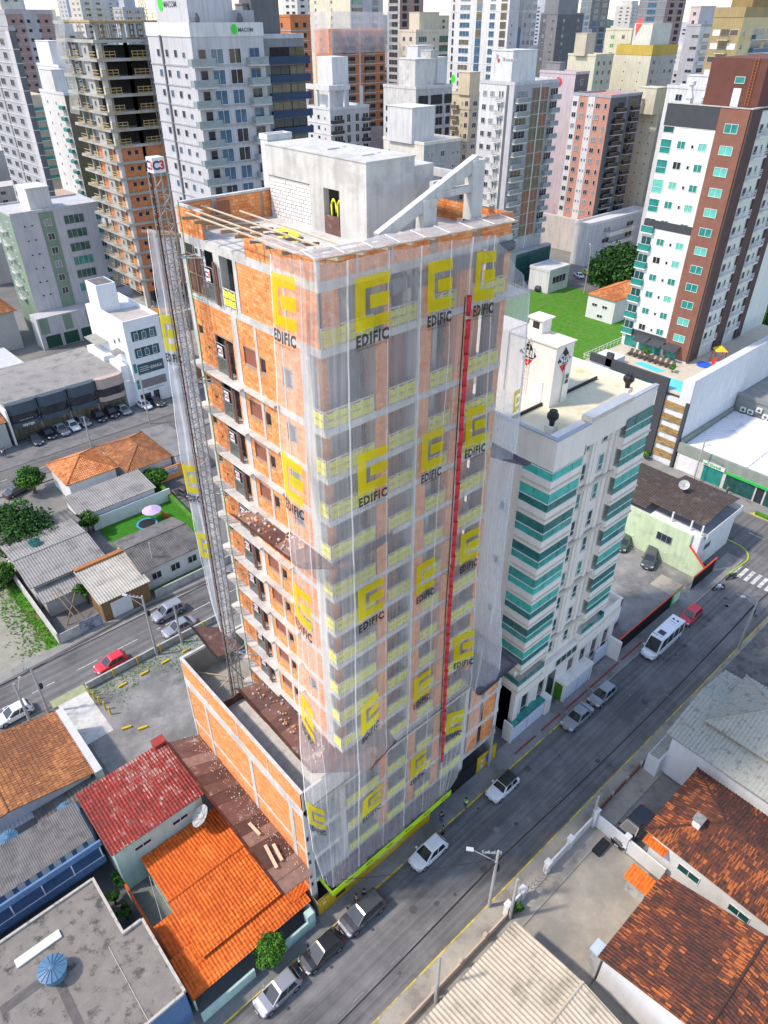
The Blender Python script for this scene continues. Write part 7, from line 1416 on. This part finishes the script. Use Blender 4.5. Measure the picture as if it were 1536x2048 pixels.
def wheel_meshes(r, wd):
    a = MB(); n = 16
    for (r0, y0, r1, y1) in ((r*.66, 0, r, 0), (r, 0, r, wd), (r, wd, r*.66, wd)):
        k = len(a.v)
        for i in range(n): t = 2*math.pi*i/n; a.v += [(r0*math.cos(t), y0, r0*math.sin(t)), (r1*math.cos(t), y1, r1*math.sin(t))]
        for i in range(n): j = (i+1) % n; a.f.append((k+2*i, k+2*i+1, k+2*j+1, k+2*j)); a.m.append(0)
    b = MB(); b.poly([(r*.64*math.cos(t), .02, r*.64*math.sin(t)) for t in np.linspace(0, 2*math.pi, 17)[:-1]]); b.poly([(r*.64*math.cos(t), wd-.02, r*.64*math.sin(t)) for t in np.linspace(0, 2*math.pi, 17)[:-1]][::-1])
    for t in np.linspace(0, 2*math.pi, 6)[:-1]: b.bar((0, .0, 0), (r*.6*math.cos(t), .0, r*.6*math.sin(t)), .04, .05); b.bar((0, wd, 0), (r*.6*math.cos(t), wd, r*.6*math.sin(t)), .04, .05)
    return a.mesh('tyre', tyre), b.mesh('rim', rim)
CARM = {}
def car(kind, col, x, y, deg, label, z=0.0, roofc=None, group=None, extra=None):
    K = KIND[kind]; L, W, H = K['L'], K['W'], K['H']; o = root({'van': 'passenger_van', 'pickup': 'pickup_truck'}.get(kind, 'parked_car'), label, 'van' if kind == 'van' else 'car', (0, 0, 0), group)
    key = (kind, col.name, roofc.name if roofc else '')
    if key not in CARM:
        P_ = []; hb = K['hood']; w2 = W/2; hw = .62*hb+.05
        st = [(-.5, .78, .42, .70*hb), (-.49, .9, .28, .90*hb), (-.44, .97, .22, hb*1.0), (-.30, 1, .2, hb*1.03), (0, 1, .2, hb*1.02), (.22, 1, .2, hb*.99), (.36, .97, .2, hb*.93), (.44, .91, .24, hb*.84), (.485, .82, .3, hb*.72), (.5, .72, .4, hb*.6)]
        q = MB(); g_ = []
        for s_, w_, zb, zt in st:
            w_ *= w2; x_ = s_*L; g_.append([(x_, -w_*.86, zb), (x_, -w_*.985, zb+.12), (x_, -w_, (zb+zt)/2+.05), (x_, -w_*.96, zt-.07), (x_, -w_*.86, zt-.01), (x_, 0, zt+.02), (x_, w_*.86, zt-.01), (x_, w_*.96, zt-.07), (x_, w_, (zb+zt)/2+.05), (x_, w_*.985, zb+.12), (x_, w_*.86, zb)])
        q.grid(g_); q.poly(g_[0][::-1]); q.poly(g_[-1]); q.poly([(-.44*L, -w2*.85, .2), (.42*L, -w2*.85, .2), (.42*L, w2*.85, .2), (-.44*L, w2*.85, .2)])
        bz = hb*.985; (xb0, xb1), (xt0, xt1) = [(a*L, b_*L) for a, b_ in (K['b'], K['t'])]; wb, wt = w2*.94, w2*(.86 if kind == 'van' else .74)
        B0 = [(xb0, -wb, bz), (xb1, -wb*.96, bz), (xb1, wb*.96, bz), (xb0, wb, bz)]; T0 = [(xt0, -wt, H-.05), (xt1, -wt*.97, H-.07), (xt1, wt*.97, H-.07), (xt0, wt, H-.05)]
        T1 = [(a*1+(.10 if i in (0, 3) else -.14), b_*.86, H) for i, (a, b_, c) in enumerate(T0)]
        for A_, B_ in ((B0, T0), (T0, T1)):
            for i in range(4): j = (i+1) % 4; q.poly([A_[i], A_[j], B_[j], B_[i]], 1 if A_ is T0 else 0)
        q.poly(T1, 1)
        P_.append(('body', q.mesh('body', [col, roofc or col], smooth=False)))
        def pane(nm, c, ia, ib, off=.012, bot=.03, top=.93):
            c = [Vector(v) for v in c]; n_ = (c[1]-c[0]).cross(c[3]-c[0]).normalized()
            f = lambda u, v: c[0].lerp(c[1], u).lerp(c[3].lerp(c[2], u), v)+n_*off
            m_ = MB(); m_.poly([f(ia, bot), f(ib, bot), f(ib-.02, top), f(ia+.02, top)]); P_.append((nm, m_.mesh(nm, cgl)))
        pane('windscreen', [B0[1], B0[2], T0[2], T0[1]], .05, .95); pane('rear_window', [B0[3], B0[0], T0[0], T0[3]], .07, .93, bot=.15 if kind != 'sedan' else .05)
        cuts = {'van': (.04, .24, .46, .70, .96), 'pickup': (.08, .5, .92)}.get(kind, (.10, .33, .62, .93) if kind in ('suv',) else (.14, .52, .92))
        for a, b_ in zip(cuts, cuts[1:]):
            pane('side_window', [B0[0], B0[1], T0[1], T0[0]], a+.012, b_-.012, bot=.12 if kind == 'van' else .04); pane('side_window', [B0[2], B0[3], T0[3], T0[2]], 1-b_+.012, 1-a-.012, bot=.12 if kind == 'van' else .04)
        for s_ in (-1, 1):
            m_ = MB(); m_.prism([(.455*L, s_*w2*.55), (.492*L, s_*w2*.55), (.475*L, s_*w2*.88), (.42*L, s_*w2*.93)], hb*.58, hb*.80); P_.append(('headlight', m_.mesh('headlight', lampm)))
            m_ = MB(); m_.prism([(-.505*L, s_*w2*.55), (-.47*L, s_*w2*.93), (-.44*L, s_*w2*.955), (-.49*L, s_*w2*.5)], hb*.62, hb*.92); P_.append(('tail_light', m_.mesh('tail_light', tail)))
            m_ = MB(); m_.box(xb1-.35, s_*w2*.95, bz+.02, xb1-.2, s_*(w2+.17), bz+.17); P_.append(('mirror', m_.mesh('mirror', col)))
        m_ = MB(); m_.box(.492*L, -w2*.6, .28, .512*L, w2*.6, .42, 0); m_.box(-.512*L, -w2*.6, .3, -.492*L, w2*.6, .42, 0); P_.append(('bumper_trim', m_.mesh('bumper_trim', trim)))
        m_ = MB(); m_.box(.513*L, -.2, .42, .52*L, .2, .54); P_.append(('number_plate', m_.mesh('number_plate', plate)))
        if kind == 'van':
            m_ = MB(); m_.box(.35, -.4, H, 1.15, .4, H+.05, 0); P_.append(('roof_hatch', m_.mesh('roof_hatch', cgl))); m_ = MB(); m_.box(-2.6, -.6, H, -1.5, .6, H+.08, 1); [m_.lathe([(.16, .081), (.16, .1)], 10, 0, (-2.4, y_, H)) for y_ in (-.28, .28)]; m_.box(-1.9, -.4, H+.081, -1.84, .4, H+.09, 0); P_.append(('roof_unit', m_.mesh('roof_unit', [trim, col])))
        r_ = .33 if kind not in ('suv', 'pickup', 'van') else .37; P_.append(('W', wheel_meshes(r_, .22), r_)); CARM[key] = P_
    for p in CARM[key]:
        if p[0] == 'W':
            for sx_ in (-.315 if kind != 'van' else -.33, .315 if kind != 'van' else .32):
                for sy_ in (-1, 1):
                    we = bpy.data.objects.new('wheel', p[1][0]); link(we, o); we.location = (sx_*L, sy_*W/2*.99-(.2 if sy_ > 0 else .02), p[2]); rr_ = bpy.data.objects.new('rim', p[1][1]); link(rr_, we)
        else: link(bpy.data.objects.new(p[0], p[1]), o)
    o.location = (x, y, z); o.rotation_euler = (0, 0, R(deg)); return o
K1 = 'cars parked along the main street kerb'
car('hatch', SIL, 9.9, 23.75, 181, 'silver hatchback parked at the kerb, nearest the bottom of the picture', group=K1)
car('hatch', BLK, 14.3, 23.8, 179, 'black hatchback parked just behind the silver one near the round garden tree', group=K1)
car('suv', DGR, 18.8, 23.85, 180, 'dark graphite car parked in front of the yellow hoarding', group=K1)
car('hatch', WHT, 26.9, 23.9, 180, 'white hatchback parked below the lime green canopy', group=K1)
car('mini', WHT, 37.3, 23.8, 181, 'small white car with a black roof near the black and yellow site gate', roofc=BLK, group=K1)
car('sedan', SIL, 50.2, 24.0, 180, 'silver sedan in front of the cream building porch', group=K1)
car('hatch', SIL, 54.9, 23.95, 180, 'silver hatchback parked close behind the silver sedan', group=K1)
VN = car('van', WHT, 67.4, 23.8, 180, 'white passenger van parked beside the black fence with the red top edge')
q = MB(); text_on(q, 'TUR', (1.60, .30, 2.79), (0, 1, 0), (-1, 0, 0), .16, 0, .01); q.box(1.5, -.75, 2.755, 1.58, -.05, 2.775); ob_ = q.build('roof_lettering', navy, VN)
car('hatch', RED, 74.6, 23.9, 180, 'red hatchback parked behind the white van', group=K1)
car('suv', DGR, *gz(1298, 1124)[:2], 200, 'dark grey suv standing alone in the gravel lot by the light green wall')
car('hatch', GRN, *gz(1247, 1092)[:2], 195, 'dark green car half hidden by the cream building in the gravel lot'); car('hatch', WHT, 66.2, 31.5, 90, 'white car tucked against the side of the cream building podium')
car('pickup', BLK, 43.2, 12.6, 178, 'dark pickup parked behind the white yard wall')
car('hatch', RED, 15.1, 66.0, 180, 'red hatchback driving along the side road beside the lot wall'); car('sedan', SIL, 24.2, 66.1, 180, 'silver sedan driving on the side road next to the low wall'); car('suv', SIL, 24.5, 69.6, 180, 'silver car driving on the far lane of the side road')
car('hatch', WHT, 3.8, 66.0, 181, 'white hatchback at the left end of the side road'); car('hatch', SIL, 2.2, 28.2, 80, 'pale car under the edge of the stained flat roof'); car('suv', WHT, *gz(2, 1168)[:2], 200, 'white car at the left edge beside the vacant lot')
K2 = 'cars parked nose out in front of the grey shop row'
for px, py, kd, cl, lb in ((72, 884, 'sedan', DGR, 'dark graphite sedan, leftmost in front of the grey shops'), (98, 872, 'sedan', BLK, 'black sedan, second from the left in front of the grey shops'), (123, 864, 'pickup', SIL, 'silver pickup in the row in front of the grey shops'), (147, 856, 'sedan', WHT, 'white sedan in the row in front of the grey shops'), (168, 848, 'hatch', SIL, 'silver hatchback between the white sedan and the tall black suv'), (199, 838, 'suv', BLK, 'large black suv in the row in front of the grey shops'), (224, 830, 'suv', BLK, 'smaller black suv beside the silver sedan by the shop corner'), (248, 824, 'sedan', SIL, 'silver sedan at the right end of the grey shop row'), (289, 814, 'sedan', WHT, 'white sedan in front of the white office building'), (313, 808, 'sedan', DGR, 'dark sedan parked right of the white sedan at the white office')):
    x_, y_, _ = gz(px, py); car(kd, cl, x_, y_, -88+random.uniform(-3, 3), lb, group=K2)
car('sedan', DGR, *gz(36, 986)[:2], 15, 'dark car under the trees at the left edge'); car('sedan', DGR, *gz(374, 992)[:2], -80, 'dark car beside the yard wall with the MOTOS sign')
for px, py, kd, cl, dg, lb in ((1082, 581, 'suv', BLK, 0, 'black car on the far street behind the machine room'), (1108, 578, 'hatch', RED, 0, 'red car on the far street by the grass plot'), (1157, 554, 'sedan', WHT, 60, 'white car on the far street under the big tree'), (1172, 548, 'sedan', YLW, 60, 'yellow taxi on the far street under the big tree')): x_, y_, _ = gz(px, py); car(kd, cl, x_, y_, dg, lb)
def motorbike(x, y, deg, m_, label):
    o = root('motorcycle', label, 'motorcycle', (0, 0, 0)); a, b_ = wheel_meshes(.3, .1)
    for xx in (-.65, .65): we = bpy.data.objects.new('wheel', a); link(we, o); we.location = (xx, -.05, .3); link(bpy.data.objects.new('rim', b_), we)
    q = MB(); q.bar((-.6, 0, .5), (.35, 0, .7), .16, .2); q.bar((.25, 0, .75), (.62, 0, .35), .1, .12); q.prism([(-.2, -.15), (.35, -.12), (.35, .12), (-.2, .15)], .68, .92); q.build('body', m_, o)
    q = MB(); q.bar((-.75, 0, .82), (-.1, 0, .8), .24, .1); q.build('seat', trim, o); q = MB(); q.tube((.45, -.35, 1.05), (.45, .35, 1.05), .02, 5); q.tube((.45, 0, 1.05), (.65, 0, .35), .035, 5); q.build('handlebar', trim, o)
    q = MB(); q.box(-.2, -.12, .2, .3, .12, .5); q.build('engine', rim, o); o.location = (x, y, 0); o.rotation_euler = (0, 0, R(deg)); return o
for px, py, m_, dg, lb in ((1436, 1180, WHT, 150, 'white motorcycle parked on the street near the corner'), (1461, 1158, BLK, 160, 'black motorcycle parked nearest the zebra crossing'), (1382, 1146, RED, 120, 'red motorcycle standing in the gravel lot entrance'), (1383, 1245, BLK, 170, 'dark motorcycle standing behind the red hatchback'), (341, 996, RED, 20, 'red motorcycle below the MOTOS sign')): x_, y_, _ = gz(px, py); motorbike(x_, y_, dg, m_, lb)
# ================================================================ people
skin_m = mat('skin_tone', (.35, .19, .12), .7, .05, 5)
def skinned(name, V_, E_, R_, m_, par):
    me = bpy.data.meshes.new(name); me.from_pydata(V_, E_, []); o = bpy.data.objects.new(name, me); link(o, par); me.materials.append(m_)
    o.modifiers.new('skin', 'SKIN'); L_ = me.skin_vertices[0].data if len(me.skin_vertices) else None
    if L_:
        for i, r_ in enumerate(R_): L_[i].radius = (r_, r_)
        L_[0].use_root = True
    s_ = o.modifiers.new('smooth', 'SUBSURF'); s_.levels = 1; s_.render_levels = 1; return o
def person(x, y, deg, label, top, legs, stride=.18, arm=.15, hairc=(.02, .015, .01), z=.13):
    o = root('person', label, 'person', (0, 0, 0)); s_ = stride
    V_ = [(0, 0, .95), (0, 0, 1.15), (0, 0, 1.40), (0, 0, 1.50), (0.01, 0, 1.60), (.02, 0, 1.70),
          (0, .17, 1.40), (arm*.5, .23, 1.13), (arm, .24, .90), (0, -.17, 1.40), (-arm*.5, -.23, 1.13), (-arm, -.24, .90),
          (0, .09, .90), (s_*.7, .10, .50), (s_, .10, .10), (s_+.14, .11, .04), (0, -.09, .90), (-s_*.4, -.10, .50), (-s_, -.10, .10), (-s_+.14, -.11, .04)]
    E_ = [(0, 1), (1, 2), (2, 3), (3, 4), (4, 5), (2, 6), (6, 7), (7, 8), (2, 9), (9, 10), (10, 11), (0, 12), (12, 13), (13, 14), (14, 15), (0, 16), (16, 17), (17, 18), (18, 19)]
    R_ = [.13, .12, .13, .055, .10, .08, .06, .045, .03, .06, .045, .03, .09, .06, .04, .035, .09, .06, .04, .035]
    skinned('body', V_, E_, R_, skin_m, o)
    ids = [0, 1, 2, 6, 7, 9, 10]; skinned('shirt', [V_[i] for i in ids], [(0, 1), (1, 2), (2, 3), (3, 4), (2, 5), (5, 6)], [.15, .145, .15, .08, .06, .08, .06], top, o)
    ids = [0, 12, 13, 14, 16, 17, 18]; skinned('trousers', [V_[i] for i in ids], [(0, 1), (1, 2), (2, 3), (0, 4), (4, 5), (5, 6)], [.15, .11, .08, .06, .11, .08, .06], legs, o)
    q = MB(); q.lathe([(.02, .13), (.08, .10), (.105, .03), (.10, -.03)][::-1], 10, 0, (0, 0, 1.68)); q.build('hair', mat('hair_dark', hairc, .8, .1, 5), o, smooth=True)
    o.location = (x, y, z); o.rotation_euler = (0, 0, R(deg)); return o
jean = mat('blue_jeans', (.04, .07, .16), .9, .1, 4); blkc = mat('black_cloth', (.015, .015, .018), .9, .1, 4); whc = mat('white_shirt', (.6, .6, .6), .9, .05, 4); lime = mat('lime_vest', (.35, .75, .05), .7, .05, 3); tanc = mat('tan_shirt', (.4, .25, .15), .9, .05, 4)
x_, y_, _ = gz(930, 1618); person(x_, y_, 200, 'person in a lime green vest walking on the pavement by the site gate', lime, jean)
x_, y_, _ = gz(885, 1672); person(x_, y_, 120, 'person in blue standing behind the white hatchback', jean, blkc, .08, z=0); x_, y_, _ = gz(882, 1660); person(x_+.5, y_+.5, 220, 'person in dark clothes beside the one in blue behind the white hatchback', blkc, jean, .08, z=.13)
x_, y_, _ = gz(729, 1800); person(x_, y_, 200, 'person in black standing at the rear of the graphite car on the pavement', blkc, jean, .1); person(x_-.8, y_+.15, 170, 'person bending near the kerb beside the graphite car', tanc, blkc, .14)
x_, y_, _ = gz(8, 916); person(x_, y_, 20, 'person in a white shirt walking at the far left pavement', whc, jean); x_, y_, _ = gz(13, 914); person(x_, y_, 20, 'person in black walking beside the one in white at the far left', blkc, jean)
x_, y_, _ = gz(1452, 990); person(x_, y_, 260, 'shirtless looking person in tan standing with a bicycle before the bank', tanc, jean, .1)
x_, y_, _ = gz(335, 792); person(x_, y_, 260, 'person in a lime shirt at the door of the white office', lime, blkc, .1, z=.05)
# ================================================================ trees and plants
LF = [mat('leaf_mid', (.035, .12, .018), .8, .25, 2), mat('leaf_dark', (.018, .07, .012), .8, .25, 2), mat('leaf_light', (.07, .20, .02), .8, .25, 2)]
bark = mat('bark', (.12, .09, .065), .95, .3, 4)
def tree(x, y, r, h, label, n=4500, leaf=.22, clumps=26, flat=.75, name='tree', mats=None, trunk=True, z0=0.0, cat='tree', seed=None, pal=None):
    rs = np.random.RandomState(seed or int(x*7+y*13) % 9999); o = root(name, label, cat, (x, y, z0)); cz = h-r*flat
    C_ = []
    for i in range(clumps):
        d = rs.normal(size=3); d /= np.linalg.norm(d); rad = rs.uniform(.35, .95); d = d*rad*np.array([r, r, r*flat]); 
        if d[2] < -r*flat*.55: d[2] *= .4
        C_.append((d[0]*.78, d[1]*.78, cz+d[2]*.78, rs.uniform(.26, .42)*r))
    if trunk:
        q = MB(); q.tube((x, y, z0), (x, y, z0+cz*.6), r*.09+.05, 8, 0, r*.06+.03)
        for c in C_[::3]: mx_, my_, mz_ = x+c[0]*.35, y+c[1]*.35, z0+cz*.6+(c[2]-cz*.6)*.4; q.tube((x, y, z0+cz*.55), (mx_, my_, mz_), r*.045+.02, 6, 0, r*.03); q.tube((mx_, my_, mz_), (x+c[0], y+c[1], z0+c[2]), r*.03, 5, 0, r*.01)
        q.build('trunk', bark, o)
    ci = rs.randint(0, clumps, n); d = rs.normal(size=(n, 3)); d /= np.linalg.norm(d, axis=1)[:, None]; rad = rs.uniform(.55, 1.08, n)[:, None]
    cc = np.array(C_); P_ = cc[ci, :3]+d*rad*cc[ci, 3:4]*np.array([1, 1, .8]); P_[:, 2] = np.maximum(P_[:, 2], .1)+z0; P_[:, 0] += x; P_[:, 1] += y
    a = rs.normal(size=(n, 3))*.7+d*.3+np.array([0, 0, .6]); a /= np.linalg.norm(a, axis=1)[:, None]; b_ = np.cross(a, rs.normal(size=(n, 3))); b_ /= np.linalg.norm(b_, axis=1)[:, None]; c = np.cross(a, b_); s_ = rs.uniform(.6, 1.3, n)[:, None]*leaf
    V_ = np.stack([P_-b_*s_, P_-c*s_*.55, P_+b_*s_, P_+c*s_*.55], 1).reshape(-1, 3)-np.array([x, y, z0])
    me = bpy.data.meshes.new('crown'); me.from_pydata(V_.tolist(), [], np.arange(4*n).reshape(-1, 4).tolist())
    for m_ in (mats or LF): me.materials.append(m_)
    tone = rs.randint(0, 3, clumps); mi = np.where(rs.rand(n) < .6, tone[ci], rs.randint(0, 3, n)); me.polygons.foreach_set('material_index', mi.astype(np.int32)); me.update()
    cr = bpy.data.objects.new('crown', me); link(cr, o); return o
LD = [LF[1], mat('leaf_deep', (.012, .05, .012), .8, .2, 2), LF[0]]
x_, y_, _ = gz(58, 1098); tree(x_, y_, 5.2, 7.6, 'large dark spreading tree at the left beside the vacant lot', 9000, .26, 44, mats=LD)
x_, y_, _ = gz(14, 1085); tree(x_, y_, 3.6, 6.4, 'dark tree at the left edge next to the large spreading one', 4500, .26, 24, mats=LD)
x_, y_, _ = gz(70, 985); tree(x_, y_, 2.8, 5.2, 'bright green tree beside the orange hipped roof', 4200, .22, 22)
x_, y_, _ = gz(14, 1175); tree(x_, y_, 2.4, 4.2, 'smaller green tree at the left edge by the boundary wall', 3600, .22, 20)
x_, y_, _ = gz(314, 975); tree(x_, y_, 2.3, 4.0, 'leafy green tree beside the brown hipped roof', 3600, .22, 20)
x_, y_, _ = gz(180, 1068); tree(x_, y_, 1.8, 3.8, 'small round green tree at the corner of the lawn', 2600, .2, 16)
x_, y_, _ = gz(177, 1205); tree(x_, y_, 1.4, 3.6, 'bushy plant between the cluttered yard and the garage', 1800, .2, 12)
tree(10.9, 26.2, 1.45, 3.4, 'round clipped green tree in the front yard of the orange roofed house', 12000, .11, 60, .98, pal=1, mats=[LF[0], LF[2], LF[2]])
x_, y_, _ = gz(1228, 592); tree(x_, y_, 9.0, 15, 'huge dark green tree beside the far street and the grass plot', 14000, .48, 60, .8, mats=LD+[]); x_, y_, _ = gz(1200, 585); tree(x_, y_, 6, 10, 'dark tree left of the huge one by the far street', 6000, .45, 30, .8, mats=LD)
x_, y_, _ = gz(1530, 672); tree(x_, y_, 7, 12, 'green tree at the right edge behind the brown tower', 6000, .45, 34, .85)
for px, py, s_, lb in ((128, 1755, 1.0, 'small garden shrub nearest the blue balcony building'), (232, 1808, .7, 'small garden shrub between the flat roof and the washing line'), (240, 1775, .8, 'leafy garden shrub beside the mint house wall'), (255, 1838, .8, 'potted shrub by the narrow garden wall')): x_, y_, _ = gz(px, py); tree(x_, y_, s_, 1.6*s_+.6, lb, 700, .13, 8, name='shrub', cat='shrub')
x_, y_, _ = gz(1028, 1826); tree(x_, y_, .8, 1.4, 'green bush in the corner of the sandy yard', 700, .13, 8, name='shrub', cat='shrub')
for x_, y_, s_, lb in ((114.6, 52.6, .7, 'small yellow green palm beside the pool'), (117.5, 59.5, .8, 'potted plant on the pool deck by the glass doors')): tree(x_, y_, s_, 1.5, lb, 500, .2, 7, z0=13.2, name='plant', cat='plant', mats=[LF[2]]*3)
for i, (px, py) in enumerate(((1288, 918), (1338, 925))): x_, y_, _ = gz(px, py); tree(x_, y_, .9, 1.9, ('bright plant pot at the left of', 'bright plant pot at the right of')[i]+' the shop entrance under the stone striped facade', 500, .18, 7, name='plant', cat='plant', mats=[LF[2], LF[0], LF[2]])
sheet('traffic_island', [(103.7, 24.9), (104.6, 24.9), (104.6, 29.2), (103.7, 29.8)], .16, yk, -.05); q = MB(); q.box(103.9, 25.1, .16, 104.5, 29.0, .6); tag(q.build('hedge', grs), 'low hedge on the traffic island in front of the bank', 'hedge')
# ================================================================ poles, lamps, wires
pol = mat('pole_concrete', (.36, .35, .33), .9, .15, 1)
def pole(x, y, h, label, arm=None, lamp=None, tr=True):
    o = root('utility_pole', label, 'utility pole', (x, y, 0)); q = MB(); q.tube((x, y, 0), (x, y, h), .17, 8, 0, .11); q.build('pole', pol, o)
    if arm: q = MB(); a, b_ = arm; q.bar((x+a[0], y+a[1], h-.3), (x+b_[0], y+b_[1], h-.3), .12, .12); [q.lathe([(.06, 0), (.09, .12), (.04, .25)], 6, 0, (x+a[0]+(b_[0]-a[0])*t, y+a[1]+(b_[1]-a[1])*t, h-.24)) for t in (.03, .35, .65, .97)]; q.build('crossarm', steel, o)
    if lamp: q = MB(); lx, ly = lamp; q.tube((x, y, h-1.6), (x+lx*.9, y+ly*.9, h-.1), .045, 5); q.build('lamp_arm', steel, o); q = MB(); q.bar((x+lx*.85, y+ly*.85, h-.1), (x+lx*1.1, y+ly*1.1, h-.02), .3, .12); q.build('lamp_head', mat('lamp_housing', (.5, .52, .54), .4, .05, 3), o)
    if tr: q = MB(); q.lathe([(.17, 0), (.2, .1), (.2, .6), (.15, .7)], 8, 0, (x+.28, y, h-3.2)); q.build('junction_can', trim, o)
    return o
h1 = 9.0
pole(27.6, 17.05, h1, 'concrete utility pole with street lamp across the street from the tower', ((-.9, .9), (.2, -.2)), (-1.6, 1.7))
pole(74.0, 17.1, h1, 'utility pole with street lamp at the right edge of the picture', ((-1, .9), (.2, -.2)), (-1.8, 1.2))
pole(20.0, 64.1, 9.6, 'tall pale concrete pole with a lamp arm beside the side road', ((0, 0), (-.9, 1.2)), (-1.4, 1.6)); pole(6.8, 64.2, 7.0, 'utility pole beside the lot entrance at the left', ((0, 0), (-.6, .8)), None); pole(4.8, 64.4, 6.0, 'thin lamp post left of the lot entrance', None, (.8, .6), False); pole(23.3, 63.9, 6.5, 'thin grey post with yellow base inside the lot wall', None, None, False)
x_, y_, _ = gz(300, 848); pole(x_, y_, 9.5, 'pale utility pole with lamp in front of the white office', None, (-2.2, .5), False); x_, y_, _ = gz(183, 893); pole(x_, y_, 6, 'short utility pole beside the far left road', None, None, False); x_, y_, _ = gz(316, 1160); pole(x_, y_, 6.5, 'utility pole in front of the white house with grey tiles', None, None, False)
x_, y_, _ = gz(1168, 588); pole(x_, y_, 13, 'tall utility pole by the far street left of the big tree', ((-1, 0), (1, 0)), (2, 2)); x_, y_, _ = gz(1390, 975); pole(107.0-1.5, 40.2, 8.5, 'white street lamp pole in front of the bank', None, (-1.5, -1.5), False); pole(18.9, 15.0, 8.0, 'dark pole at the bottom edge beside the beige fence', None, None, False); pole(38.4, 26.6, 6.5, 'thin pole beside the yellow site gate', None, None, False); pole(28.2, 15.2, 6.5, 'brown double pole at the corner of the sandy yard', None, None, False); pole(40.7, 15.6, 4.8, 'thin metal pole standing on the white pillar', None, None, False)
wirem = mat('cable_black', (.02, .02, .02), .6, 0)
def wire(a, b_, sag, r_=.012, n=16):
    q = MB(); a, b_ = Vector(a), Vector(b_); pts = [a.lerp(b_, i/n)-Vector((0, 0, sag*4*(i/n)*(1-i/n))) for i in range(n+1)]; q.path(pts, r_, 4)
    return q
wl = 0
for (a, e, sg, lb) in (((27.6, 17, 7.4), (74, 17.1, 7.4), 1.2, 'sagging bundle of cables above the pavement between the two street lamps'), ((27.6, 17, 7.4), (-20, 17, 7.4), 1.0, 'cable bundle leaving the near street lamp pole towards the bottom of the picture'), ((74, 17.1, 7.4), (120, 17, 7.4), 1.0, 'cable bundle leaving the far lamp pole to the right'), ((20, 64.1, 8), (60, 64.2, 8), .8, 'power lines along the side road to the right of the lot'), ((20, 64.1, 8), (-30, 64.2, 7.5), .8, 'power lines along the side road to the left of the lot'), ((27.6, 17, 8), (17.2, 26.3, 4.5), .4, 'single wire crossing the street to the tower hoarding')):
    q = MB()
    for k in range(5 if 'single' not in lb else 1): w_ = wire((a[0], a[1]+.08*k, a[2]-.16*k), (e[0], e[1]+.08*k, e[2]-.16*k), sg+.06*k, 0.04 if k == 2 else .024); n0 = len(q.v); q.v += w_.v; q.f += [tuple(i+n0 for i in f) for f in w_.f]; q.m += w_.m
    tag(q.build('power_cable', wirem), lb, 'cable')
# ================================================================ road wear
dk_ = mat('road_patch', (.075, .075, .078), .9, .2, 1); sp = MB()
for _ in range(34):
    x, y = random.uniform(0, 88), random.uniform(18.0, 24.2); r_ = random.uniform(.08, .35); n = 9; sp.poly([(x+r_*(1+.35*random.random())*math.cos(t), y+r_*(.8+.3*random.random())*math.sin(t), .003) for t in np.linspace(0, 2*math.pi, n+1)[:-1]], random.choice((0, 0, 1)))
for x, y, r_ in ((22.5, 21.3, .38), (58, 20.3, .36), (22.9, 68.4, .4), (31, 20.0, .38)): sp.poly([(x+r_*math.cos(t), y+r_*math.sin(t), .006) for t in np.linspace(0, 2*math.pi, 17)[:-1]], 0)
o = sp.build('road_stain', [dk_, mat('pale_patch', (.2, .2, .195), .9, .2, 1)]); o['kind'] = 'structure'
